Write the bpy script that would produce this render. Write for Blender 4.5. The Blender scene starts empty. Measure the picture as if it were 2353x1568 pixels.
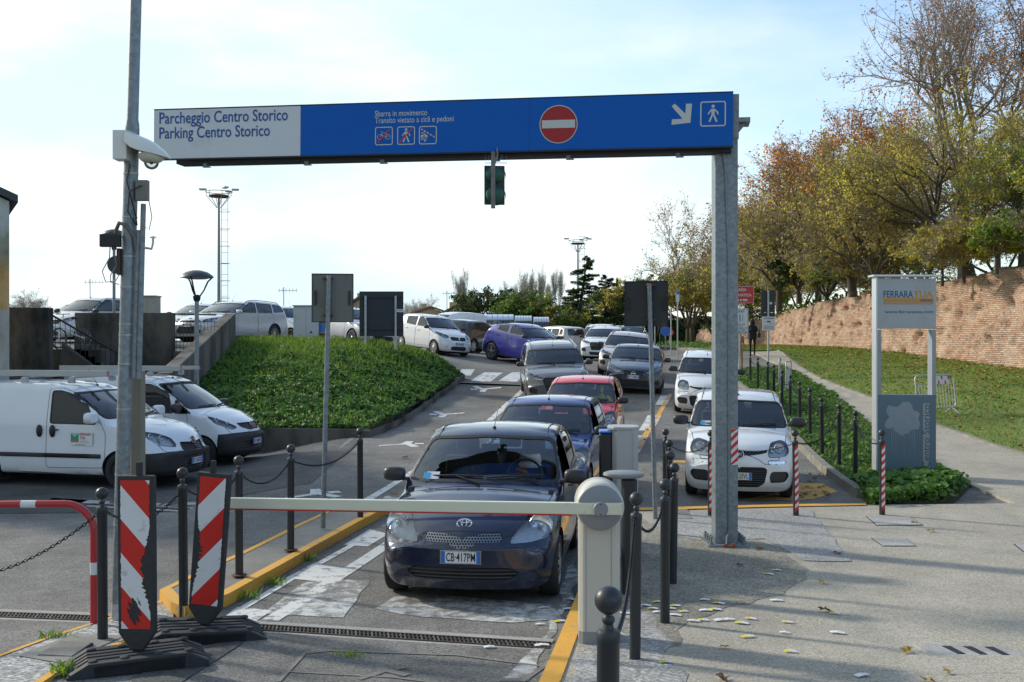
import bpy, bmesh, math, random
import numpy as np
from mathutils import Vector, Matrix, noise as mnoise
R = math.radians
scene = bpy.context.scene
COL = scene.collection
PI = math.pi

# ------------------------------------------------------------------ camera
CAMZ = 2.4
F = 2353.0                      # focal length in photo pixels (photo 2353 wide)
cam_d = bpy.data.cameras.new('camera')
cam_d.lens = 36.0; cam_d.sensor_width = 36.0
cam_d.clip_start = 0.05; cam_d.clip_end = 6000
cam = bpy.data.objects.new('camera', cam_d); COL.objects.link(cam)
cam.location = (0, 0, CAMZ); cam.rotation_euler = (R(90), 0, 0)
scene.camera = cam
cam_d.dof.use_dof = False

# ------------------------------------------------------------------ sky, sun, exposure
SUN_EL = R(27); SUN_AZ = math.atan2(0.50, -0.87)      # direction towards the sun, in the xy plane
sun_dir = Vector((math.cos(SUN_AZ)*math.cos(SUN_EL), math.sin(SUN_AZ)*math.cos(SUN_EL), math.sin(SUN_EL)))
world = bpy.data.worlds.new('World'); scene.world = world; world.use_nodes = True
nt = world.node_tree; nt.nodes.clear()
def wn(t, **k):
    n = nt.nodes.new(t)
    for a, b in k.items(): setattr(n, a, b)
    return n
out = wn('ShaderNodeOutputWorld'); bg = wn('ShaderNodeBackground')
sky = wn('ShaderNodeTexSky', sky_type='NISHITA', sun_disc=False, sun_elevation=SUN_EL,
         sun_rotation=math.atan2(sun_dir.x, sun_dir.y), altitude=10, air_density=1.0, dust_density=1.0, ozone_density=1.4)
tc = wn('ShaderNodeTexCoord')
sep = wn('ShaderNodeSeparateXYZ'); nt.links.new(tc.outputs['Generated'], sep.inputs[0])
# thin veil of cloud: stretched noise over the direction, denser on the left and towards the horizon
mp = wn('ShaderNodeMapping'); mp.inputs['Scale'].default_value = (1.0, 1.0, 3.2); mp.inputs['Rotation'].default_value = (0.25, 0.1, 0.3)
nt.links.new(tc.outputs['Generated'], mp.inputs[0])
n1 = wn('ShaderNodeTexNoise'); n1.inputs['Scale'].default_value = 2.6; n1.inputs['Detail'].default_value = 7; n1.inputs['Roughness'].default_value = 0.58
nt.links.new(mp.outputs[0], n1.inputs['Vector'])
def math_n(op, a, b=None, clamp=False):
    n = wn('ShaderNodeMath', operation=op); n.use_clamp = clamp
    for i, v in enumerate((a, b)):
        if v is None: continue
        if isinstance(v, (int, float)): n.inputs[i].default_value = v
        else: nt.links.new(v, n.inputs[i])
    return n.outputs[0]
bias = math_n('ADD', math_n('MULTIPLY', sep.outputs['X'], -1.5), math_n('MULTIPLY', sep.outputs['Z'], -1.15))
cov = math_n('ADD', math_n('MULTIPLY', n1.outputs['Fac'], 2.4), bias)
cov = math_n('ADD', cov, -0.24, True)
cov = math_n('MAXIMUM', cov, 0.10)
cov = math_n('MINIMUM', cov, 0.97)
mixc = wn('ShaderNodeMix', data_type='RGBA')
nt.links.new(cov, mixc.inputs['Factor'])
gn = wn('ShaderNodeMix', data_type='RGBA', blend_type='MULTIPLY'); gn.inputs['Factor'].default_value = 1.0
nt.links.new(sky.outputs[0], gn.inputs['A']); gn.inputs['B'].default_value = (1.9, 1.95, 2.0, 1)
nt.links.new(gn.outputs['Result'], mixc.inputs['A'])
n2 = wn('ShaderNodeTexNoise'); n2.inputs['Scale'].default_value = 3.7; n2.inputs['Detail'].default_value = 6
nt.links.new(mp.outputs[0], n2.inputs['Vector'])
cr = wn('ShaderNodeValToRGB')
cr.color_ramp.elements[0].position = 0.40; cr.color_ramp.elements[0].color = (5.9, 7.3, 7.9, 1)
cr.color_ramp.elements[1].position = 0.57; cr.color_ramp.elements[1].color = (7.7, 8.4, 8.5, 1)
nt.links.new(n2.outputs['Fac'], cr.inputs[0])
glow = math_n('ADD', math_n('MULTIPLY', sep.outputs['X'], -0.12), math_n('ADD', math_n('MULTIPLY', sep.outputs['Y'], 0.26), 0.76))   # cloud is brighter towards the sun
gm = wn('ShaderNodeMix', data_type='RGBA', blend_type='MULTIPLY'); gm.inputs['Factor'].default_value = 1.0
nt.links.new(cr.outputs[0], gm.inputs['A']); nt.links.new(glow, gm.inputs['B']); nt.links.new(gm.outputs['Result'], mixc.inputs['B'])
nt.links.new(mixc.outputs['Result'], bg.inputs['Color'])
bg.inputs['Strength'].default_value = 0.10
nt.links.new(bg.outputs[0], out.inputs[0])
sl = bpy.data.lights.new('sun', 'SUN'); sl.energy = 3.0; sl.angle = R(4.0); sl.color = (1.0, 0.93, 0.82)
sun = bpy.data.objects.new('sun', sl); COL.objects.link(sun)
sun.rotation_euler = (-sun_dir).to_track_quat('-Z', 'Y').to_euler()
sun.location = (-30, 20, 30)
scene.view_settings.view_transform = 'Standard'; scene.view_settings.look = 'None'
scene.view_settings.gamma = 1.0; scene.view_settings.exposure = 0.44
scene.cycles.max_bounces = 8; scene.cycles.transparent_max_bounces = 24
scene.cycles.sample_clamp_indirect = 6.0

# ------------------------------------------------------------------ material helpers
MATS = {}
def new_mat(name):
    m = bpy.data.materials.new(name); m.use_nodes = True
    t = m.node_tree; b = t.nodes['Principled BSDF']
    return m, t, b
def nd(t, typ, **k):
    n = t.nodes.new(typ)
    for a, v in k.items():
        if a == 'inp':
            for q, w in v.items(): n.inputs[q].default_value = w
        else: setattr(n, a, v)
    return n
def c4(c): return (c[0], c[1], c[2], 1.0)
def noise_fac(t, scale, detail=4, rough=.55, coord='Object', vec=None, dist=0.0, stretch=None):
    if vec is None:
        tcn = nd(t, 'ShaderNodeTexCoord'); vec = tcn.outputs[coord]
    if stretch:
        mpn = nd(t, 'ShaderNodeMapping'); mpn.inputs['Scale'].default_value = stretch
        t.links.new(vec, mpn.inputs[0]); vec = mpn.outputs[0]
    n = nd(t, 'ShaderNodeTexNoise', inp={'Scale': scale, 'Detail': detail, 'Roughness': rough, 'Distortion': dist})
    t.links.new(vec, n.inputs['Vector'])
    return n.outputs['Fac']
def ramp(t, fac, stops):
    r = nd(t, 'ShaderNodeValToRGB'); cr = r.color_ramp
    while len(cr.elements) < len(stops): cr.elements.new(0.5)
    for e, (p, c) in zip(cr.elements, stops):
        e.position = p; e.color = c4(c) if not isinstance(c, (int, float)) else (c, c, c, 1)
    t.links.new(fac, r.inputs[0]); return r.outputs[0]
def mixrgb(t, fac, a, b, blend='MIX'):
    n = nd(t, 'ShaderNodeMix', data_type='RGBA', blend_type=blend)
    for k, v in (('Factor', fac), ('A', a), ('B', b)):
        if isinstance(v, (int, float)): n.inputs[k].default_value = v
        elif isinstance(v, tuple): n.inputs[k].default_value = c4(v)
        else: t.links.new(v, n.inputs[k])
    return n.outputs['Result']
def bump(t, b, fac, strength=.3, dist=.01):
    n = nd(t, 'ShaderNodeBump', inp={'Strength': strength, 'Distance': dist})
    t.links.new(fac, n.inputs['Height']); t.links.new(n.outputs[0], b.inputs['Normal'])
def mat(name, col, rough=.5, metal=0.0, vary=.12, scale=6.0, bumpy=0.0, bscale=60, coat=0.0, spec=None, dirt=None, dscale=2.0, dlo=.5, dhi=.7, stretch=None):
    if name in MATS: return MATS[name]
    m, t, b = new_mat(name)
    b.inputs['Roughness'].default_value = rough; b.inputs['Metallic'].default_value = metal
    b.inputs['Coat Weight'].default_value = coat; b.inputs['Coat Roughness'].default_value = .04
    if spec is not None: b.inputs['Specular IOR Level'].default_value = spec
    src = None
    if vary > 0:
        f = noise_fac(t, scale, 5, .6, stretch=stretch)
        src = mixrgb(t, f, tuple(max(0, c*(1-vary)) for c in col), tuple(min(1, c*(1+vary)) for c in col))
    if dirt is not None:
        f = noise_fac(t, dscale, 7, .65, stretch=stretch)
        msk = ramp(t, f, [(dlo, 0.0), (dhi, 1.0)])
        src = mixrgb(t, msk, src if src is not None else tuple(col), tuple(dirt))
    if src is not None: t.links.new(src, b.inputs['Base Color'])
    else: b.inputs['Base Color'].default_value = c4(col)
    if bumpy > 0: bump(t, b, noise_fac(t, bscale, 4), bumpy, .004)
    MATS[name] = m
    return m

def asphalt_mat(name, c_lo, c_mid, c_hi, grain=110, blotch=.35, cracks=.6, damp=None, bmp=.5):
    """aggregate ground: coarse grains, big blotches, thin cracks"""
    if name in MATS: return MATS[name]
    m, t, b = new_mat(name)
    tcn = nd(t, 'ShaderNodeTexCoord'); V = tcn.outputs['Object']
    vor = nd(t, 'ShaderNodeTexVoronoi', inp={'Scale': grain, 'Randomness': 1.0}); t.links.new(V, vor.inputs['Vector'])
    hs = nd(t, 'ShaderNodeSeparateColor'); t.links.new(vor.outputs['Color'], hs.inputs[0])
    fine = noise_fac(t, grain*.45, 6, .75, vec=V)
    g = mixrgb(t, .55, hs.outputs[0], fine)
    col = ramp(t, g, [(.18, c_lo), (.5, c_mid), (.82, c_hi)])
    big = noise_fac(t, .45, 6, .62, vec=V)
    bigc = ramp(t, big, [(.3, 1-blotch), (.7, 1+blotch*.6)])
    col = mixrgb(t, 1.0, col, bigc, 'MULTIPLY')
    med = noise_fac(t, 2.6, 6, .7, vec=V)
    medc = ramp(t, med, [(.3, 1-blotch*.55), (.7, 1+blotch*.35)])
    col = mixrgb(t, 1.0, col, medc, 'MULTIPLY')
    if cracks > 0:
        wv = nd(t, 'ShaderNodeTexNoise', inp={'Scale': 1.6, 'Detail': 8.0, 'Roughness': .7}); t.links.new(V, wv.inputs['Vector'])
        addv = nd(t, 'ShaderNodeMix', data_type='VECTOR'); addv.inputs['Factor'].default_value = .30
        t.links.new(V, addv.inputs['A']); t.links.new(wv.outputs['Color'], addv.inputs['B'])
        vc = nd(t, 'ShaderNodeTexVoronoi', feature='DISTANCE_TO_EDGE', inp={'Scale': .8}); t.links.new(addv.outputs['Result'], vc.inputs['Vector'])
        cm = ramp(t, vc.outputs['Distance'], [(.0, 1.0), (.003, .8), (.007, 0.0)])
        msk = ramp(t, noise_fac(t, .5, 3, vec=V), [(.52, 0.0), (.62, cracks)])
        cm2 = mixrgb(t, 1.0, cm, msk, 'MULTIPLY')
        col = mixrgb(t, cm2, col, tuple(c*.35 for c in c_lo))
    t.links.new(col, b.inputs['Base Color'])
    b.inputs['Roughness'].default_value = .9; b.inputs['Specular IOR Level'].default_value = .35
    bump(t, b, g, bmp, .006)
    MATS[name] = m
    return m
def paint_mat(name, col, under, lo=.42, hi=.56, scale=9, flake=60, fade=0):
    """road paint worn through to the surface below in flakes"""
    if name in MATS: return MATS[name]
    m, t, b = new_mat(name)
    V = nd(t, 'ShaderNodeTexCoord').outputs['Object']
    a = noise_fac(t, scale, 9, .72, vec=V); a2 = noise_fac(t, flake, 5, .7, vec=V); a3 = noise_fac(t, 1.1, 3, vec=V)
    s = nd(t, 'ShaderNodeMath', operation='ADD'); t.links.new(a, s.inputs[0])
    s2 = nd(t, 'ShaderNodeMath', operation='MULTIPLY_ADD', inp={1: .35, 2: -.175}); t.links.new(a2, s2.inputs[0]); t.links.new(s2.outputs[0], s.inputs[1])
    s3 = nd(t, 'ShaderNodeMath', operation='MULTIPLY_ADD', inp={1: .45}); t.links.new(a3, s3.inputs[0])
    sub = nd(t, 'ShaderNodeMath', operation='SUBTRACT', inp={1: .225}); t.links.new(s.outputs[0], sub.inputs[0]); t.links.new(sub.outputs[0], s3.inputs[2])
    so = s3.outputs[0]
    if fade:      # worn away towards the rim of the painted patch
        at = nd(t, 'ShaderNodeAttribute', attribute_name='wear'); fm = nd(t, 'ShaderNodeMath', operation='MULTIPLY_ADD', inp={1: fade, 2: -fade}); t.links.new(at.outputs['Fac'], fm.inputs[0])
        ad = nd(t, 'ShaderNodeMath', operation='ADD'); t.links.new(so, ad.inputs[0]); t.links.new(fm.outputs[0], ad.inputs[1]); so = ad.outputs[0]
    msk = ramp(t, so, [(lo, 0.0), (hi, 1.0)])
    pc = ramp(t, noise_fac(t, 40, 5, .7, vec=V), [(.3, tuple(c*.8 for c in col)), (.6, col)])
    ug = ramp(t, noise_fac(t, 60, 6, .8, vec=V), [(.3, tuple(c*.45 for c in under)), (.7, tuple(c*1.6 for c in under))])
    t.links.new(mixrgb(t, msk, ug, pc), b.inputs['Base Color'])
    b.inputs['Roughness'].default_value = .75
    bump(t, b, a2, .4, .004)
    MATS[name] = m
    return m

# ------------------------------------------------------------------ object helpers
def tag(o, label=None, cat=None, group=None, kind=None):
    if label: o['label'] = label
    if cat: o['category'] = cat
    if group: o['group'] = group
    if kind: o['kind'] = kind
    return o
def thing(name, label, cat, loc=(0, 0, 0), rz=0, group=None, rx=0, ry=0):
    o = bpy.data.objects.new(name, None); COL.objects.link(o)
    o.empty_display_size = .2
    o.location = loc; o.rotation_euler = (rx, ry, rz)
    return tag(o, label, cat, group)
def link_mesh(name, me, mats, parent=None, smooth=None):
    if not isinstance(mats, (list, tuple)): mats = [mats]
    if len(me.materials) == 0:
        for m in mats: me.materials.append(m)
    if smooth is not None and len(me.polygons):
        me.polygons.foreach_set('use_smooth', [True]*len(me.polygons))
        me.set_sharp_from_angle(angle=R(smooth))
    o = bpy.data.objects.new(name, me); COL.objects.link(o)
    if parent is not None: o.parent = parent
    return o
class MB:
    def __init__(s): s.v = []; s.f = []; s.m = []
    def add(s, vs, fs, mi=0, M=None):
        k = len(s.v)
        s.v += [tuple(M @ Vector(p)) for p in vs] if M is not None else [tuple(p) for p in vs]
        s.f += [tuple(i+k for i in q) for q in fs]; s.m += [mi]*len(fs)
        return s
    def box(s, c, d, mi=0, M=None, rz=0, ch=0):
        x, y, z = d[0]/2, d[1]/2, d[2]/2
        if ch:   # box with chamfered vertical edges
            p = [(-x+ch, -y), (x-ch, -y), (x, -y+ch), (x, y-ch), (x-ch, y), (-x+ch, y), (-x, y-ch), (-x, -y+ch)]
            vs = [(a, b, -z) for a, b in p]+[(a, b, z) for a, b in p]
            fs = [tuple(range(7, -1, -1)), tuple(range(8, 16))]+[(i, (i+1) % 8, 8+(i+1) % 8, 8+i) for i in range(8)]
        else:
            vs = [(a, b, e) for e in (-z, z) for a, b in ((-x, -y), (x, -y), (x, y), (-x, y))]
            fs = [(3, 2, 1, 0), (4, 5, 6, 7), (0, 1, 5, 4), (1, 2, 6, 5), (2, 3, 7, 6), (3, 0, 4, 7)]
        T = Matrix.Translation(Vector(c)) @ Matrix.Rotation(rz, 4, 'Z')
        return s.add(vs, fs, mi, (M @ T) if M is not None else T)
    def tube(s, pts, r, n=8, mi=0, cap=True, M=None, closed=False):
        pts = [Vector(p) for p in pts]
        rs = r if isinstance(r, (list, tuple)) else [r]*len(pts)
        vs = []; N = len(pts); up = None
        for i, p in enumerate(pts):
            if closed: t = (pts[(i+1) % N]-pts[i-1])
            else: t = pts[min(i+1, N-1)]-pts[max(i-1, 0)]
            t = t.normalized() if t.length > 1e-9 else Vector((0, 0, 1))
            if up is None:
                up = Vector((0, 0, 1)) if abs(t.z) < .9 else Vector((1, 0, 0))
            a = (up-t*up.dot(t)); a = a.normalized() if a.length > 1e-6 else t.orthogonal().normalized()
            up = a; b = t.cross(a)
            for k in range(n):
                q = 2*PI*k/n
                vs.append(p+(a*math.cos(q)+b*math.sin(q))*rs[i])
        fs = []
        for i in range(N if closed else N-1):
            j = (i+1) % N
            for k in range(n):
                fs.append((i*n+k, i*n+(k+1) % n, j*n+(k+1) % n, j*n+k))
        if cap and not closed:
            fs.append(tuple(range(n-1, -1, -1))); fs.append(tuple((N-1)*n+k for k in range(n)))
        return s.add(vs, fs, mi, M)
    def lathe(s, prof, n=24, mi=0, M=None, cap=True):
        vs = []
        for r, z in prof:
            for k in range(n):
                q = 2*PI*k/n; vs.append((r*math.cos(q), r*math.sin(q), z))
        fs = [(i*n+k, i*n+(k+1) % n, (i+1)*n+(k+1) % n, (i+1)*n+k) for i in range(len(prof)-1) for k in range(n)]
        if cap:
            fs.append(tuple(range(n-1, -1, -1))); fs.append(tuple((len(prof)-1)*n+k for k in range(n)))
        return s.add(vs, fs, mi, M)
    def prism(s, poly, z0, z1, mi=0, M=None, mi_top=None):
        n = len(poly)
        vs = [(p[0], p[1], z0) for p in poly]+[(p[0], p[1], z1) for p in poly]
        k = len(s.f)
        s.add(vs, [tuple(range(n-1, -1, -1)), tuple(range(n, 2*n))]+[(i, (i+1) % n, n+(i+1) % n, n+i) for i in range(n)], mi, M)
        if mi_top is not None: s.m[k+1] = mi_top
        return s
    def sphere(s, c, r, n=16, mi=0, M=None, sc=(1, 1, 1)):
        h = n//2; vs = [(0, 0, -1)]; fs = []
        for i in range(1, h):
            a = -PI/2+PI*i/h
            for k in range(n): q = 2*PI*k/n; vs.append((math.cos(a)*math.cos(q), math.cos(a)*math.sin(q), math.sin(a)))
        vs.append((0, 0, 1)); L = len(vs)-1
        for k in range(n): fs.append((0, 1+(k+1) % n, 1+k)); fs.append((L, L-n+k, L-n+(k+1) % n))
        for i in range(h-2):
            for k in range(n): a = 1+i*n; fs.append((a+k, a+(k+1) % n, a+n+(k+1) % n, a+n+k))
        rr = r if isinstance(r, (tuple, list)) else (r*sc[0], r*sc[1], r*sc[2])
        vs = [(c[0]+v[0]*rr[0], c[1]+v[1]*rr[1], c[2]+v[2]*rr[2]) for v in vs]
        return s.add(vs, fs, mi, M)
    def mesh(s, name):
        me = bpy.data.meshes.new(name); me.from_pydata(s.v, [], s.f)
        me.polygons.foreach_set('material_index', s.m); me.update(); return me
    def build(s, name, mats, parent=None, smooth=None, bevel=0):
        me = s.mesh(name)
        if bevel:
            bm = bmesh.new(); bm.from_mesh(me)
            bmesh.ops.remove_doubles(bm, verts=bm.verts, dist=1e-5)
            es = [e for e in bm.edges if len(e.link_faces) == 2 and e.calc_face_angle(0) > R(35)]
            bmesh.ops.bevel(bm, geom=es, offset=bevel, segments=2, affect='EDGES', profile=.6)
            bm.to_mesh(me); bm.free()
        return link_mesh(name, me, mats, parent, smooth)
def TR(x=0, y=0, z=0, rx=0, ry=0, rz=0, s=1):
    return Matrix.Translation((x, y, z)) @ Matrix.Rotation(rz, 4, 'Z') @ Matrix.Rotation(ry, 4, 'Y') @ Matrix.Rotation(rx, 4, 'X') @ Matrix.Scale(s, 4)
def dup_tree(o, parent=None):
    c = o.copy(); COL.objects.link(c); c.parent = parent
    for ch in list(o.children): dup_tree(ch, c)
    return c
def np_mesh(name, v, f, mats, parent=None, smooth=False, mi=None):
    """v (N,3) array, f (M,k) array, all faces with k corners"""
    me = bpy.data.meshes.new(name); v = np.asarray(v, dtype=np.float32); f = np.asarray(f, dtype=np.int32)
    me.vertices.add(len(v)); me.vertices.foreach_set('co', v.ravel())
    k = f.shape[1]; me.loops.add(f.size); me.polygons.add(len(f))
    me.loops.foreach_set('vertex_index', f.ravel())
    me.polygons.foreach_set('loop_start', np.arange(0, f.size, k, dtype=np.int32))
    if smooth: me.polygons.foreach_set('use_smooth', np.ones(len(f), dtype=bool))
    if mi is not None: me.polygons.foreach_set('material_index', np.asarray(mi, dtype=np.int32))
    me.update(calc_edges=True)
    if not isinstance(mats, (list, tuple)): mats = [mats]
    for m in mats: me.materials.append(m)
    o = bpy.data.objects.new(name, me); COL.objects.link(o)
    if parent is not None: o.parent = parent
    return o
def bake(o):
    """evaluated mesh of an object, worked out in a scratch scene that is removed again"""
    sc = bpy.data.scenes.new('scratch'); sc.collection.objects.link(o)
    with bpy.context.temp_override(scene=sc, view_layer=sc.view_layers[0]): dg = bpy.context.evaluated_depsgraph_get()
    me = bpy.data.meshes.new_from_object(o.evaluated_get(dg)); bpy.data.objects.remove(o); bpy.data.scenes.remove(sc)
    return me
def text_mesh(txt, size=1.0, sx=1.0, bold=0.0, align='LEFT', extrude=0.0, space=1.0):
    cu = bpy.data.curves.new('t', 'FONT'); cu.body = txt; cu.size = size; cu.align_x = align; cu.align_y = 'BOTTOM_BASELINE'
    cu.offset = bold; cu.extrude = extrude; cu.resolution_u = 3; cu.space_character = space
    o = bpy.data.objects.new('t', cu)
    me = bake(o); bpy.data.curves.remove(cu)
    for v in me.vertices: v.co.x *= sx
    return me
def text_obj(txt, name, m, parent, M, size, sx=1.0, bold=0.0, align='LEFT', space=1.0):
    me = text_mesh(txt, size, sx, bold, align, 0, space); me.transform(M); me.materials.clear()
    return link_mesh(name, me, m, parent)
def tps_fit(P, reg=1e-3):
    P = np.array(P, dtype=float); X = P[:, :2]; z = P[:, 2]; n = len(P)
    d = np.linalg.norm(X[:, None]-X[None], axis=2); K = np.where(d > 0, d*d*np.log(np.maximum(d, 1e-9)), 0)+reg*np.eye(n)
    A = np.zeros((n+3, n+3)); A[:n, :n] = K; A[:n, n] = 1; A[:n, n+1:] = X; A[n, :n] = 1; A[n+1:, :n] = X.T
    w = np.linalg.solve(A, np.concatenate([z, np.zeros(3)]))
    def f(x, y):
        x = np.asarray(x, dtype=float); y = np.asarray(y, dtype=float); sh = x.shape
        q = np.stack([x.ravel(), y.ravel()], 1); o = np.zeros(len(q))
        for s in range(0, len(q), 20000):
            qq = q[s:s+20000]; dd = np.linalg.norm(qq[:, None]-X[None], axis=2)
            kk = np.where(dd > 0, dd*dd*np.log(np.maximum(dd, 1e-9)), 0)
            o[s:s+20000] = kk @ w[:n]+w[n]+qq @ w[n+1:]
        return o.reshape(sh)
    return f
# ------------------------------------------------------------------ lie of the land
P_MAIN = [(-8,3,.42),(0,3,.42),(8,3,.42),(-8,6,.22),(0,6,.21),(8,6,.2),(-8,8.5,.07),(0,8.5,.07),(8,8.5,.07),(16,6,.3),
 (-8,11,0),(-3,11,0),(0,11,0),(4,11,0),(8,11,0),(15,11,.1),(-4,14,0),(0,14,0),(4,14,0),(9,14,0),(0,17.5,.02),(5,17.5,0),(-3,17.5,.03),
 (-3.2,23.1,.22),(0,22,.18),(1.5,21.5,.15),(3.5,22,.2),(5.5,22,.2),(5.1,27.2,.41),(7,24.8,.25),(9,38.6,.76),(11.6,49.5,1.69),
 (3.7,31.2,.8),(1.5,31,.74),(-1.7,34,1.19),(-3,42,1.94),(.25,43,1.68),(4.7,52,1.5),(5.5,84,2.1),(-9.8,36,2.33),(-8.9,33,2.3),
 (-4.7,35,2.05),(-2,38,1.6),(-25,33,2.35),(-25,60,2.3),(0,70,2.0),(0,110,2.2),(20,90,2.1),(40,120,2.4),(-60,120,2.3),(-60,40,2.35),
 (10.8,21.6,.05),(14,18,.3),(13.5,28,.62),(13,38,1.0),(19.6,39,1.3),(18.6,75,2.05),(20,30,1.1),(20,20,.85),(20,8,.6),(16,50,1.75),(9,60,1.85),(-4,26,.35),(-3,30,.75),
 (-2.6,33,1.1),(8,33,.6),(6.5,31,.62),(0,36,1.3)]
g_main = tps_fit(P_MAIN)
def sstep(t): t = np.clip(t, 0, 1); return t*t*(3-2*t)
LWX = lambda y: -8.15-(y-24.5)*.094          # line of the stair side wall
def in_yard(x, y): return ((x < -3.3) & (y < 23.3)) | ((x < LWX(y)) & (y < 30.6))
P_BANK = [(-8.2,23.4,.45),(-6,23.4,.43),(-3.4,23.4,.38),(-2.9,26,.55),(-2.5,29,.80),(-2.1,32,1.12),(-1.75,33.8,1.30),(-2.5,33.6,1.74),(-4.7,33.3,2.24),
 (-6.5,33.2,2.32),(-8.9,33.2,2.32),(-8.25,25,.75),(-8.5,27.5,1.15),(-8.75,30.5,1.75),(-6.5,26,.98),(-6.3,29,1.62),(-5,26,.88),(-4.6,29,1.38),(-4,31.3,1.7),(-6.3,31.5,2.1)]
g_bank = tps_fit(P_BANK)
BANK = [(-8.15,23.3),(-3.3,23.3),(-2.95,25.5),(-2.45,29),(-2.0,32),(-1.65,33.9),(-2.1,34.3),(-3.2,34.3),(-5,34.1),(-9.0,34.0),(-8.6,29)]
def in_poly(x, y, poly):
    c = np.zeros(np.shape(x), dtype=bool); n = len(poly)
    for i in range(n):
        x1, y1 = poly[i]; x2, y2 = poly[(i+1) % n]
        if y1 == y2: continue
        c ^= ((y1 > y) != (y2 > y)) & (x < (x2-x1)*(y-y1)/(y2-y1)+x1)
    return c
def G(x, y, bank=False):
    x = np.asarray(x, dtype=float); y = np.asarray(y, dtype=float)
    far = np.clip((np.hypot(x, y-50)-90)/60, 0, 1)
    xc = np.clip(x, -60, 40); yc = np.clip(y, 0, 120)
    z = g_main(xc, yc); z = z*(1-far)+2.2*far
    tx = sstep((x+6)/2.7); ty = 1-sstep((y-11)/5); t = np.maximum(tx, ty)
    zy = -.15*(1-t)+z*t
    z = np.where(in_yard(x, y), zy, z)
    ib = in_poly(x, y, BANK)
    zb = g_bank(x, y)
    return np.where(ib, zb if bank else zb-.35, z)
def Gz(x, y, bank=False): return float(G(np.array([x]), np.array([y]), bank)[0])
def U(u, v, dz=0.0, bank=False):
    """point of the ground seen at photo pixel (u, v)"""
    ds = np.concatenate([np.linspace(2.5, 20, 180), np.linspace(20.1, 110, 500)])
    x = (u-1176.5)/F*ds; z = CAMZ-(v-784)/F*ds
    g = G(x, ds, bank)+dz; s = z-g
    k = np.argmax(s < 0)
    if k == 0: k = len(ds)-1
    a, b = ds[k-1], ds[k]; sa, sb = s[k-1], s[k]
    d = a+(b-a)*sa/(sa-sb) if sa != sb else b
    return Vector(((u-1176.5)/F*d, d, CAMZ-(v-784)/F*d))
def W(u, v, d): return Vector(((u-1176.5)/F*d, d, CAMZ-(v-784)/F*d))

M_ASPH = asphalt_mat('asphalt', (.068,.065,.057), (.180,.172,.154), (.34,.325,.295), grain=95, blotch=.42, cracks=.5)
M_WALK = asphalt_mat('exposed_aggregate', (.20,.18,.14), (.38,.345,.275), (.62,.57,.47), grain=115, blotch=.22, cracks=.35)
M_CONC = asphalt_mat('concrete', (.17,.165,.145), (.24,.23,.205), (.31,.30,.265), grain=160, blotch=.35, cracks=.6, bmp=.2)
M_PALE = asphalt_mat('pale_concrete', (.27,.26,.24), (.38,.37,.34), (.52,.51,.48), grain=120, blotch=.25, cracks=.3, bmp=.25)
M_DARKA = asphalt_mat('dark_asphalt', (.04,.04,.038), (.088,.086,.082), (.18,.177,.17), grain=95, blotch=.45, cracks=.7)
M_GRAV = asphalt_mat('pebble_concrete', (.12,.12,.11), (.34,.33,.31), (.68,.67,.64), grain=42, blotch=.2, cracks=0, bmp=.9)
M_MOSS = asphalt_mat('mossy_aggregate', (.11,.105,.08), (.25,.235,.185), (.50,.47,.39), grain=70, blotch=.4, cracks=.3)
M_GRASS = None

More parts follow.
